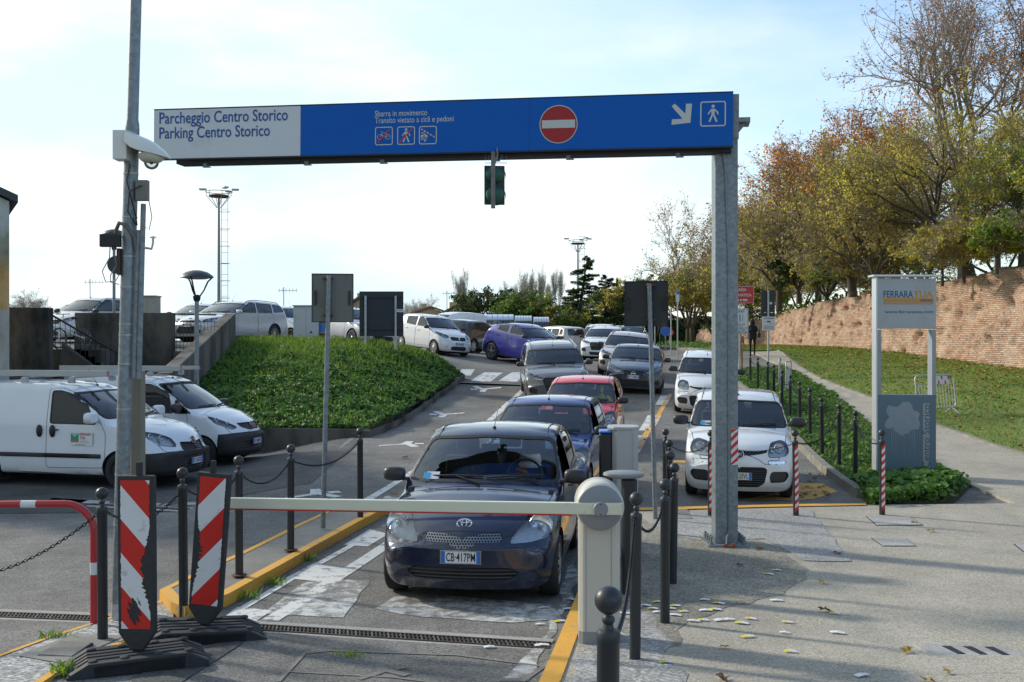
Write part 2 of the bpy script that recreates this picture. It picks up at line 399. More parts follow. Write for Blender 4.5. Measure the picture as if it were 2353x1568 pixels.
def cut_mesh(me_bm, poly):
    n = len(poly)
    for i in range(n):
        a = Vector((poly[i][0], poly[i][1], 0)); b = Vector((poly[(i+1) % n][0], poly[(i+1) % n][1], 0))
        if (b-a).length < 1e-6: continue
        no = Vector(((b-a).y, -(b-a).x, 0)).normalized()
        bmesh.ops.bisect_plane(me_bm, geom=me_bm.verts[:]+me_bm.edges[:]+me_bm.faces[:], plane_co=a, plane_no=no, dist=1e-6)
    bad = [f for f in me_bm.faces if not in_poly(np.array([f.calc_center_median().x]), np.array([f.calc_center_median().y]), poly)[0]]
    bmesh.ops.delete(me_bm, geom=bad, context='FACES')
def sheet(name, poly, dz, m, thick=0, kind='structure', step=.6, bank=False, parent=None, lab=None, m_side=None):
    """flat piece of ground covering following the land; thick > 0 gives it real sides"""
    poly = [(p[0], p[1]) for p in poly]
    xs = [p[0] for p in poly]; ys = [p[1] for p in poly]
    nx = max(1, int((max(xs)-min(xs))/step)); ny = max(1, int((max(ys)-min(ys))/step))
    nx = min(nx, 70); ny = min(ny, 90)
    bm = bmesh.new()
    gx = np.linspace(min(xs)-.01, max(xs)+.01, nx+1); gy = np.linspace(min(ys)-.01, max(ys)+.01, ny+1)
    vs = [[bm.verts.new((x, y, 0)) for x in gx] for y in gy]
    for j in range(ny):
        for i in range(nx): bm.faces.new((vs[j][i], vs[j][i+1], vs[j+1][i+1], vs[j+1][i]))
    cut_mesh(bm, poly)
    lone = [v for v in bm.verts if not v.link_faces]
    bmesh.ops.delete(bm, geom=lone, context='VERTS')
    wl = bm.verts.layers.float.new('wear')
    for v in bm.verts: v[wl] = 0.0 if v.is_boundary else 1.0
    co = np.array([v.co[:] for v in bm.verts]); z = G(co[:, 0], co[:, 1], bank)+dz
    for v, q in zip(bm.verts, z): v.co.z = q
    mats = [m]
    if thick:
        es = [e for e in bm.edges if len(e.link_faces) == 1]
        r = bmesh.ops.extrude_edge_only(bm, edges=es)
        for g in r['geom']:
            if isinstance(g, bmesh.types.BMVert): g.co.z -= thick
            elif isinstance(g, bmesh.types.BMFace) and m_side: g.material_index = 1
        bmesh.ops.recalc_face_normals(bm, faces=bm.faces)
        up = [f for f in bm.faces if abs(f.normal.z) > .9]
        if up and sum(f.normal.z for f in up) < 0: bmesh.ops.reverse_faces(bm, faces=bm.faces)
    if m_side: mats.append(m_side)
    me = bpy.data.meshes.new(name); bm.to_mesh(me); bm.free()
    o = link_mesh(name, me, mats, parent)
    if kind: tag(o, lab, None, None, kind)
    return o
def ragged(P_, amp=.07, step=.18):
    out = []
    for i, p in enumerate(P_):
        a = Vector((p[0], p[1])); b = Vector((P_[(i+1) % len(P_)][0], P_[(i+1) % len(P_)][1])); n = max(1, int((b-a).length/step))
        for k in range(n): q = a.lerp(b, k/n); out.append((q.x+amp*mnoise.noise(Vector((q.x*2.3, q.y*2.3, 1))), q.y+amp*mnoise.noise(Vector((q.x*2.3, q.y*2.3, 7)))))
    return out
def up(pts, dz=0.0): return [U(u, v, dz) for u, v in pts]

def axis(segs):
    o = []
    for a, b, n in segs: o += list(np.linspace(a, b, n, endpoint=False))
    return np.array(o+[segs[-1][1]])
def build_ground():
    xs = axis([(-3000,-300,6),(-300,-60,8),(-60,-14,46),(-14,12,130),(12,40,50),(40,300,10),(300,3000,6)])
    ys = axis([(-60,0,8),(0,5,10),(5,36,156),(36,60,50),(60,120,30),(120,400,8),(400,4000,6)])
    X, Y = np.meshgrid(xs, ys); Z = G(X, Y)
    v = np.stack([X.ravel(), Y.ravel(), Z.ravel()], 1); nx = len(xs); ny = len(ys)
    i = (np.arange(ny-1)[:, None]*nx+np.arange(nx-1)[None]).ravel()
    f = np.stack([i, i+1, i+nx+1, i+nx], 1)
    o = np_mesh('ground', v, f, M_ASPH, smooth=True); tag(o, kind='structure')
build_ground()

RZ = .06       # height of the raised footway above the lane
walk = up([(1205,1640),(1335,1340),(1385,1240),(1420,1168),(1990,1160)], RZ)
wp = [(p.x, p.y) for p in walk]
WALK_FRONT = [(.25,3.2)]+wp[0:4]
tip = U(2000,1160,RZ)
sheet('footway', [(-.02,3.0),(wp[0][0],wp[0][1]),wp[1],wp[2],wp[3],wp[4],(U(2330,1166).x, U(2330,1166).y),(15,15.0),(15,3.0)], RZ, M_WALK, thick=.16)
# path climbing to the right of the verge
PATH_L = [U(2345,1168).to_2d()]+[U(u,v).to_2d() for u, v in [(2230,1120),(2110,1050),(1975,960),(1905,905),(1850,868),(1800,845),(1760,828),(1725,812)]]
PATH_R = [U(u,v).to_2d() for u, v in [(1785,808),(1815,832),(1870,868),(1960,905),(2060,945),(2140,980),(2230,1012),(2353,1050)]]
sheet('path', PATH_L+PATH_R+[Vector((15,20.5)), Vector((15,14.6))], .045, M_WALK, thick=.1)
# darker, damp patch round the gantry foot and other patches of footway
sheet('footway_patch', ragged(up([(1440,1500),(1385,1240),(1425,1176),(1600,1245),(1745,1240),(1800,1262),(1850,1330),(1700,1395),(1600,1430)], RZ), .25), RZ+.004, M_MOSS)
sheet('footway_patch', ragged(up([(1500,1178),(1865,1174),(1955,1292),(1850,1290),(1760,1240),(1600,1243),(1510,1222)], RZ), .06), RZ+.008, asphalt_mat('pale_aggregate', (.17,.165,.15), (.33,.32,.295), (.60,.58,.55), grain=75, blotch=.2, cracks=.2))
sheet('footway_patch', ragged(up([(1335,1500),(1440,1360),(1480,1400),(1560,1568),(1300,1568)], RZ), .15), RZ+.004, asphalt_mat('loose_gravel', (.16,.155,.14), (.33,.32,.30), (.64,.62,.58), grain=48, blotch=.3, cracks=0, bmp=.9))

# yellow painted kerb of the footway
M_YEL = paint_mat('yellow_paint', (.72,.37,.045), (.30,.27,.20), lo=.30, hi=.42, scale=7)
M_YEL2 = paint_mat('yellow_line_paint', (.66,.36,.06), (.14,.136,.125), lo=.34, hi=.50, scale=6)
M_WHT = paint_mat('white_road_paint', (.66,.66,.63), (.165,.158,.142), lo=.36, hi=.47, scale=7)
M_WHT2 = paint_mat('worn_white_road_paint', (.58,.58,.55), (.165,.158,.142), lo=.44, hi=.60, scale=8, fade=.30)
e = [U(1212,1600,RZ),U(1240,1568,RZ),U(1296,1440,RZ),U(1334,1345,RZ),U(1375,1250,RZ),U(1415,1172,RZ)]
kl = [(p.x-.0, p.y) for p in e]
kr = [(p.x+.135, p.y+.02) for p in e]
sheet('yellow_kerb', kl+kr[::-1], RZ+.012, M_YEL, thick=.15, kind='structure')
e = up([(1425,1170),(1990,1158),(1990,1163),(1425,1176)], RZ)
sheet('yellow_edge', [(p.x,p.y) for p in e], RZ+.014, M_YEL, kind='structure')
# ------------------------------------------------------------------ vehicles
def paint(name, col, metal=.0, rough=.32, flake=0.0):
    if name in MATS: return MATS[name]
    m, t, b = new_mat(name)
    V = nd(t, 'ShaderNodeTexCoord').outputs['Object']
    f = noise_fac(t, 3.0, 5, .6, vec=V)
    base = mixrgb(t, f, tuple(c*.93 for c in col), tuple(min(1, c*1.05) for c in col))
    # road film low on the body
    sz = nd(t, 'ShaderNodeSeparateXYZ'); t.links.new(V, sz.inputs[0])
    lo = nd(t, 'ShaderNodeMapRange', inp={'From Min': .42, 'From Max': .15, 'To Min': 0.0, 'To Max': .3}); t.links.new(sz.outputs[2], lo.inputs[0])
    nn = ramp(t, noise_fac(t, 9, 7, .7, vec=V), [(.35, .25), (.7, 1.0)])
    dm = nd(t, 'ShaderNodeMath', operation='MULTIPLY'); t.links.new(lo.outputs[0], dm.inputs[0]); t.links.new(nn, dm.inputs[1])
    base = mixrgb(t, dm.outputs[0], base, (.13, .12, .10))
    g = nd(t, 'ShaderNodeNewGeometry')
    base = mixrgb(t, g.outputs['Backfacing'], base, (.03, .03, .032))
    t.links.new(base, b.inputs['Base Color'])
    b.inputs['Metallic'].default_value = metal; b.inputs['Coat Weight'].default_value = 1.0
    b.inputs['Coat Roughness'].default_value = .05
    rr = ramp(t, noise_fac(t, 5, 6, .7, vec=V), [(.3, rough), (.75, min(1, rough+.06))]); t.links.new(rr, b.inputs['Roughness'])
    MATS[name] = m
    return m
def glass_mat(name, tint=(.62,.70,.68), alpha=.5, refl=1.0, rough=.0):
    if name in MATS: return MATS[name]
    m = bpy.data.materials.new(name); m.use_nodes = True; t = m.node_tree; t.nodes.clear()
    o = nd(t, 'ShaderNodeOutputMaterial')
    tr = nd(t, 'ShaderNodeBsdfTransparent', inp={'Color': c4(tint)})
    gl = nd(t, 'ShaderNodeBsdfGlossy', inp={'Roughness': max(rough, .02), 'Color': (.95, .98, 1, 1)})
    fr = nd(t, 'ShaderNodeFresnel', inp={'IOR': 1.52})
    mr = nd(t, 'ShaderNodeMath', operation='MULTIPLY_ADD', inp={1: 1.25*refl, 2: .03}); mr.use_clamp = True
    t.links.new(fr.outputs[0], mr.inputs[0])
    mx = nd(t, 'ShaderNodeMixShader'); t.links.new(mr.outputs[0], mx.inputs[0]); t.links.new(tr.outputs[0], mx.inputs[1]); t.links.new(gl.outputs[0], mx.inputs[2])
    df = nd(t, 'ShaderNodeBsdfDiffuse', inp={'Color': (.20, .21, .20, 1)})
    mx2 = nd(t, 'ShaderNodeMixShader', inp={0: alpha}); t.links.new(mx.outputs[0], mx2.inputs[1]); t.links.new(df.outputs[0], mx2.inputs[2])
    t.links.new(mx2.outputs[0], o.inputs[0])
    MATS[name] = m
    return m
M_GLASS = glass_mat('car_glass', (.84,.90,.88), .006)
M_GLASSD = glass_mat('tinted_car_glass', (.46,.51,.51), .006)
M_LENS = glass_mat('clear_lens', (.95,.97,.98), .03, refl=.8)
M_RUB = mat('black_rubber', (.018,.018,.018), .55, vary=.3, scale=12)
M_TRIM = mat('black_plastic', (.028,.029,.031), .42, vary=.25, scale=9, bumpy=.1, bscale=300)
M_TYRE = mat('tyre_rubber', (.022,.022,.022), .8, vary=.35, scale=10, bumpy=.3, bscale=90)
M_CHR = mat('chrome', (.75,.76,.78), .12, 1.0, vary=.05)
M_REFL = mat('reflector', (.88,.90,.92), .14, .85, vary=.1, scale=30, bumpy=.8, bscale=70)
M_HOUS = mat('lamp_housing', (.58,.60,.62), .22, .7, vary=.35, scale=26, bumpy=1.0, bscale=55)
M_ALLOY = mat('alloy', (.52,.53,.54), .3, .85, vary=.1, scale=8, dirt=(.12,.10,.08), dscale=6, dlo=.5, dhi=.8)
M_HUBC = mat('silver_hubcap', (.42,.42,.42), .4, .5, vary=.1, dirt=(.13,.11,.09), dscale=5, dlo=.45, dhi=.75)
M_INT = mat('dark_upholstery', (.06,.062,.068), .8, vary=.3, scale=20)
M_INT2 = mat('grey_upholstery', (.16,.165,.17), .8, vary=.2, scale=20)
M_DASH = mat('dashboard', (.05,.055,.058), .55, vary=.1)
M_RED = mat('red_lamp', (.55,.015,.01), .15, vary=.2, scale=30, coat=1)
M_AMB = mat('amber_lamp', (.75,.20,.02), .2, vary=.2, scale=40, coat=1)
M_PLW = mat('plate_white', (.72,.73,.73), .35, vary=.04)
M_PLB = mat('plate_blue', (.03,.16,.55), .35, vary=.05)
M_BLK = mat('black_print', (.012,.012,.014), .5, vary=.1)
M_BRK = mat('brake_dark', (.05,.045,.04), .7, .3, vary=.3)
M_WELL = mat('wheel_well', (.012,.012,.012), .95, vary=.3)
M_SKIN = mat('skin', (.52,.31,.22), .5, vary=.08, scale=14)

def pl(pts):
    X = [p[0] for p in pts]; Y = [p[1] for p in pts]
    return lambda x: np.interp(x, X, Y)
def smooth_pl(pts, k=.05):
    """polyline softened by a small box window"""
    f = pl(pts); o = np.linspace(-k, k, 7)
    lo, hi = pts[0][0], pts[-1][0]
    def g(x):
        x = np.asarray(x, dtype=float)
        kk = np.minimum(np.minimum(np.abs(x-lo), np.abs(hi-x))/k, 1.0)
        return np.mean([f(x+q*kk) for q in o], axis=0)
    return g
def round_poly(pts, r, n=3):
    out = []; N = len(pts)
    for i in range(N):
        p = Vector(pts[i]).to_2d(); a = Vector(pts[i-1]).to_2d(); b = Vector(pts[(i+1) % N]).to_2d()
        da = (a-p); db = (b-p); ra = min(r, da.length*.45); rb = min(r, db.length*.45)
        p0 = p+da.normalized()*ra; p1 = p+db.normalized()*rb
        for k in range(n+1):
            t = k/n; out.append(tuple(p0*(1-t)**2+p*2*t*(1-t)+p1*t*t))
    return out
def pip(x, y, poly):
    c = False; n = len(poly); j = n-1
    for i in range(n):
        xi, yi = poly[i]; xj, yj = poly[j]
        if (yi > y) != (yj > y) and x < (xj-xi)*(y-yi)/(yj-yi)+xi: c = not c
        j = i
    return c
def cookie(bm, poly, ax, cond):
    """cut the outline into the shell and return the faces inside it"""
    ia, ib = {'x': (1, 2), 'y': (0, 2), 'z': (0, 1)}[ax]
    pa = [p[0] for p in poly]; pb = [p[1] for p in poly]
    a0, a1, b0, b1 = min(pa), max(pa), min(pb), max(pb)
    reg = []
    for f in bm.faces:
        A = [v.co[ia] for v in f.verts]; B = [v.co[ib] for v in f.verts]
        if max(A) < a0 or min(A) > a1 or max(B) < b0 or min(B) > b1: continue
        if cond(f.calc_center_median(), f.normal): reg.append(f)
    n = len(poly)
    for i in range(n):
        p = poly[i]; q = poly[(i+1) % n]
        d = (q[0]-p[0], q[1]-p[1])
        if d[0]**2+d[1]**2 < 1e-9: continue
        co = [0, 0, 0]; no = [0, 0, 0]; co[ia] = p[0]; co[ib] = p[1]; no[ia] = d[1]; no[ib] = -d[0]
        es = set(); vs = set()
        for f in reg: es.update(f.edges); vs.update(f.verts)
        r = bmesh.ops.bisect_plane(bm, geom=reg+list(es)+list(vs), plane_co=co, plane_no=Vector(no).normalized(), dist=1e-5)
        reg = list({g for g in r['geom'] if isinstance(g, bmesh.types.BMFace) and g.is_valid})
    out = []
    for f in reg:
        c = f.calc_center_median()
        if pip(c[ia], c[ib], poly): out.append(f)
    return out
def lift(bm, faces, name, mats, parent, push=0.0, rim=0.0, smooth=40, center=(0, 0, 0), mi=None, keep=False, thick=0):
    """take faces out of the shell as a part of their own; rim > 0 turns the edge of the hole inwards"""
    if not faces: return None
    vm = {}; nb = bmesh.new()
    bm.normal_update()
    for f in faces:
        for v in f.verts:
            if v not in vm: vm[v] = nb.verts.new(v.co+v.normal*push-Vector(center))
    for f in faces:
        try: nb.faces.new([vm[v] for v in f.verts])
        except ValueError: pass
    if thick:
        nb.normal_update()
        es = [e for e in nb.edges if len(e.link_faces) == 1]
        nrm = {v: v.normal.copy() for v in nb.verts}
        src = {v.co.copy().freeze(): v.normal.copy() for v in nb.verts}
        r = bmesh.ops.extrude_edge_only(nb, edges=es)
        for g in r['geom']:
            if isinstance(g, bmesh.types.BMVert): g.co -= src.get(g.co.copy().freeze(), Vector((0, 0, 0)))*thick
    me = bpy.data.meshes.new(name); nb.to_mesh(me); nb.free()
    o = link_mesh(name, me, mats, parent, smooth)
    if not keep:
        bl = None
        if rim:
            fs = set(faces); bl = [e for f in faces for e in f.edges if any(g not in fs for g in e.link_faces) or len(e.link_faces) == 1]
            bl = list(set(bl)); nr = {v: v.normal.copy() for e in bl for v in e.verts}
        bmesh.ops.delete(bm, geom=faces, context='FACES')
        if rim:
            bl = [e for e in bl if e.is_valid]
            pos = {v.co.copy().freeze(): nr[v] for v in nr if v.is_valid}
            r = bmesh.ops.extrude_edge_only(bm, edges=bl)
            for g in r['geom']:
                if isinstance(g, bmesh.types.BMVert):
                    k = g.co.copy().freeze(); nn = pos.get(k)
                    if nn is not None: g.co -= nn*rim
                elif isinstance(g, bmesh.types.BMFace): g.material_index = 1
    return o

def body_shell(S):
    L, Wd, H = S['L'], S['W']/2, S['H']
    zt = smooth_pl(S['top'], S.get('soft', .05))
    cy, cz = S['cowl']; bz0, bz1 = S['belt']; tum = S.get('tum', .15); clr = S.get('clr', .17)
    rf, rb = S.get('rf', .55), S.get('rb', .45); kf, kb = S.get('kf', .74), S.get('kb', .84)
    def half(y):
        t = np.clip(y/rf, 0, 1); a = kf+(1-kf)*(1-(1-t)**2.6)**.55
        t2 = np.clip((L-y)/rb, 0, 1); b = kb+(1-kb)*(1-(1-t2)**2.6)**.55
        mid = 1-.018*((y-L*.5)/(L*.5))**2
        return Wd*min(a, b)*mid
    belt = lambda y: bz0+(bz1-bz0)*np.clip((y-cy)/(L-cy), 0, 1)
    def E(y, z):                                 # half width of the upper body at height z
        h = half(y); b = belt(y)
        hf = h*.985
        if z <= b: return hf-.012*max(0, (z-b+.25))/.25
        q = (z-b)/(H-b)
        return hf-.012-tum*(q**1.12)
    bow = S.get('bow', .24)
    def T(x, y, e):
        f = abs(x)/max(e, 1e-3)
        z = float(zt(max(0.0, min(L, y-bow*x*x*(1 if y < L*.55 else -.6)))))
        cr = .035+.03*min(1, max(0, (H-z)/.5))
        if z > bz1+.15: cr = S.get('rcrown', .045)
        return z-cr*f**2.4
    def section(y):
        h = half(y); b = float(belt(y)); zc = float(zt(y))
        e = E(y, zc); 
        for _ in range(4): ze = T(e, y, e); e = E(y, ze)
        zb = clr+S.get('chin',.0)*max(0, 1-y/.5)**2+.10*max(0, 1-(L-y)/.5)**2+.02
        ze = max(ze, zb+.12)
        top_side = []
        zs_lo = [(h*.90, zb), (h*.955, zb+.035), (h*.975, zb+.10), (h*.992, zb+.22), (h*1.0, .52), (h*1.0, .60), (h*.992, .72), (h*.985, .82)]
        shl = min(b, ze-.05)
        pts = [(0, zb), (h*.55, zb), (h*.84, zb)]
        for p in zs_lo:
            if p[1] < shl-.04 and p[1] < ze-.06: pts.append(p)
        ks = S.get('shoulder', .0)
        if ze-.04 > b:
            pts += [(E(y, b-.03)+ks, b-.03), (E(y, b), b), (E(y, b+.04), b+.04)]
            for q in np.linspace(.15, 1, 8):
                z = b+.04+(ze-.05-b-.04)*q
                if z > pts[-1][1]+.01: pts.append((E(y, z), z))
        else:
            z = ze-.05
            if z > pts[-1][1]+.005: pts.append((E(y, z), z))
        r = .045
        pts.append((e-.006, ze-.018)); pts.append((e-.03, T(e-.03, y, e)-.002))
        for q in (.86, .74, .6, .45, .3, .15, 0): pts.append((e*q, T(e*q, y, e)))
        P = np.array(pts)
        for _ in range(1):                        # one Chaikin pass away from the ends
            Q = [P[0]]
            for i in range(len(P)-1): Q += [P[i]*.75+P[i+1]*.25, P[i]*.25+P[i+1]*.75]
            P = np.array([Q[0]]+Q[2:-1]+[P[-1]])
        d = np.concatenate([[0], np.cumsum(np.hypot(*np.diff(P, axis=0).T))])
        M = S.get('M', 44)
        w = np.linspace(0, d[-1], M)
        return np.stack([np.interp(w, d, P[:, 0]), np.interp(w, d, P[:, 1])], 1)
    ys = list(np.array([0, .008, .02, .04, .065, .10, .14, .185, .235]))+list(np.arange(.285, L-.26, S.get('dy', .065)))+[L-q for q in (.235, .185, .14, .10, .065, .04, .02, .008, 0)]
    secs = [section(y) for y in ys]; M = S.get('M', 44)
    nose, tail = pl(S['nose']), pl(S['tail']); fb, rbw = S.get('fbow', .16), S.get('rbow', .10)
    def warp(x, y, z):
        ff = max(0, 1-y/.75); fr = max(0, 1-(L-y)/.6)
        y2 = y+(float(nose(z))+fb*(x/Wd)**2)*ff-(float(tail(z))+rbw*(x/Wd)**2)*fr
        return (x, y2, z)
    bm = bmesh.new(); rows = []
    for y, s in zip(ys, secs):
        row = [bm.verts.new(warp(p[0], y, p[1])) for p in s]
        neg = [row[0]]+[bm.verts.new(warp(-s[i][0], y, s[i][1])) for i in range(1, M-1)]+[row[M-1]]
        rows.append((row, neg))
    for a in range(len(ys)-1):
        for i in range(M-1):
            p, q = rows[a][0], rows[a+1][0]
            bm.faces.new((p[i], p[i+1], q[i+1], q[i])[::-1])
            p, q = rows[a][1], rows[a+1][1]
            bm.faces.new((p[i], p[i+1], q[i+1], q[i]))
    for a, sgn in ((0, 1), (len(ys)-1, -1)):      # end faces as ladders
        N = 14; s = secs[a]; y = ys[a]; lad = []
        for i in range(1, M-1):
            lad.append([rows[a][1][i]]+[bm.verts.new(warp(s[i][0]*(2*k/N-1), y, s[i][1])) for k in range(1, N)]+[rows[a][0][i]])
        for i in range(len(lad)-1):
            for k in range(N):
                q = (lad[i][k], lad[i][k+1], lad[i+1][k+1], lad[i+1][k])
                bm.faces.new(q if sgn > 0 else q[::-1])
        for L_, end in ((lad[0], rows[a][0][0]), (lad[-1], rows[a][0][M-1])):
            try: bm.faces.new(L_+[end] if len(L_) < 99 else L_)
            except ValueError: pass
    bmesh.ops.remove_doubles(bm, verts=bm.verts, dist=.0008)
    bmesh.ops.dissolve_degenerate(bm, dist=.0008, edges=bm.edges)
    bmesh.ops.recalc_face_normals(bm, faces=bm.faces)
    bm.normal_update()
    tf = max(bm.faces, key=lambda f: f.calc_center_median().z)
    if tf.normal.z < 0: bmesh.ops.reverse_faces(bm, faces=bm.faces); bm.normal_update()
    S['_E'] = E; S['_zt'] = zt; S['_belt'] = belt; S['_T'] = T; S['_half'] = half
    return bm

def wheel_mesh(R_, w, style):
    t = MB(); ri = R_*.66
    t.lathe([(ri, -w*.46), (R_*.80, -w*.5), (R_*.93, -w*.47), (R_*.985, -w*.38), (R_, -w*.2), (R_, w*.2), (R_*.985, w*.38), (R_*.93, w*.47), (R_*.80, w*.5), (ri, w*.46), (ri*.97, w*.2), (ri*.97, -w*.2), (ri, -w*.46)], 36, cap=False)
    r = MB(); ro = ri*1.02; z = w*.44
    if style == 'cap':       # pressed cover with slots
        r.lathe([(ro, z-.008), (ro*.97, z+.004), (ro*.90, z+.006), (ro*.86, z-.012)], 36, cap=False)
        n = 9
        for k in range(n):
            a0 = 2*PI*k/n; a1 = a0+2*PI/n*.62
            A = np.linspace(a0, a1, 4)
            vs = [(ro*.30*math.cos(a), ro*.30*math.sin(a), z+.012) for a in A]+[(ro*.88*math.cos(a), ro*.88*math.sin(a), z-.004) for a in A]
            r.add(vs, [(i, i+1, 5+i, 4+i)[::-1] for i in range(3)])
        r.lathe([(ro*.36, z+.006), (ro*.30, z+.014), (ro*.12, z+.018), (.001, z+.018)], 24, cap=False)
        r.lathe([(ro*.95, z-.05), (.01, z-.05)], 24, mi=1, cap=False)
    elif style == 'steel':
        r.lathe([(ro, z-.006), (ro*.95, z-.004), (ro*.9, z-.035), (ro*.62, z-.02), (ro*.4, z-.045), (.01, z-.045)], 36, cap=False)
        for k in range(9):
            a = 2*PI*k/9; r.box((ro*.76*math.cos(a), ro*.76*math.sin(a), z-.024), (.035, .022, .012), 1, rz=a)
    else:                    # spoked alloy
        n = {'alloy5': 5, 'alloy7': 7, 'alloy10': 10}[style]
        r.lathe([(ro, z-.01), (ro*.985, z+.002), (ro*.93, z), (ro*.90, z-.03), (ro*.9, z-.09)], 36, cap=False)
        for k in range(n):
            a = 2*PI*k/n
            for d in ((-.16, .16) if n < 10 else (0,)):
                c, s_ = math.cos(a+d), math.sin(a+d); c0, s0 = math.cos(a+d*.4), math.sin(a+d*.4)
                wd = ro*(.075 if n < 10 else .05)
                p0 = Vector((ro*.16*c0, ro*.16*s0, z-.004)); p1 = Vector((ro*.93*c, ro*.93*s_, z-.006)); tt = (p1-p0).normalized(); sd = Vector((-tt.y, tt.x, 0))*wd
                vs = [p0-sd*1.2, p0+sd*1.2, p1+sd, p1-sd]; vs2 = [v-Vector((0, 0, .03)) for v in vs]
                r.add([tuple(v) for v in vs+vs2], [(0, 1, 2, 3)[::-1], (4, 5, 6, 7), (0, 1, 5, 4), (1, 2, 6, 5), (2, 3, 7, 6), (3, 0, 4, 7)])
        r.lathe([(ro*.22, z-.03), (ro*.22, z+.002), (ro*.15, z+.008), (.001, z+.008)], 20, cap=False)
        r.lathe([(ro*.9, z-.06), (.01, z-.06)], 24, mi=1, cap=False)
    return t.mesh('wheel'), r.mesh('rim')

def torus(mb, c, rx, rz, r, n=22, mi=0, M=None, a0=0, a1=2*PI):
    full = abs(a1-a0-2*PI) < 1e-6; N = n if full else n+1
    pts = [(c[0]+rx*math.cos(a0+(a1-a0)*k/n), c[1], c[2]+rz*math.sin(a0+(a1-a0)*k/n)) for k in range(N)]
    mb.tube(pts, r, 6, mi, closed=full, M=M)
def plate_part(root, x, y, z, txt, w=.36, h=.11, ry=0.0, rear=False, tilt=0.0, sx=1.0):
    M = TR(x, y, z, rx=tilt, rz=(PI if rear else 0))
    p = MB().box((0, 0, 0), (w, .012, h), M=M).build('number_plate', M_PLW, root, bevel=.002)
    f = MB()
    for s in (-1, 1): f.box((0, -.004, s*h/2), (w+.012, .014, .007), M=M); f.box((s*w/2, -.004, 0), (.007, .014, h), M=M)
    f.build('plate_frame', M_HUBC, p)
    for s in (-1, 1): MB().box((s*(w/2-.022), -.0072, 0), (.036, .002, h-.008), M=M).build('blue_band', M_PLB, p)
    me = text_mesh(txt, 1.0, 1.0, .012, 'CENTER', 0, 1.05)
    xs = [v.co.x for v in me.vertices]; ys = [v.co.y for v in me.vertices]
    fx = (w-.10)/(max(xs)-min(xs)); fy = (h*.70)/(max(ys)-min(ys)); xm = (max(xs)+min(xs))/2; ym = (max(ys)+min(ys))/2
    for v in me.vertices: v.co.x = (v.co.x-xm)*fx; v.co.y = (v.co.y-ym)*fy
    me.transform(M @ TR(0, -.0085, 0, rx=PI/2)); me.materials.clear(); link_mesh('registration', me, M_BLK, p)
    return p

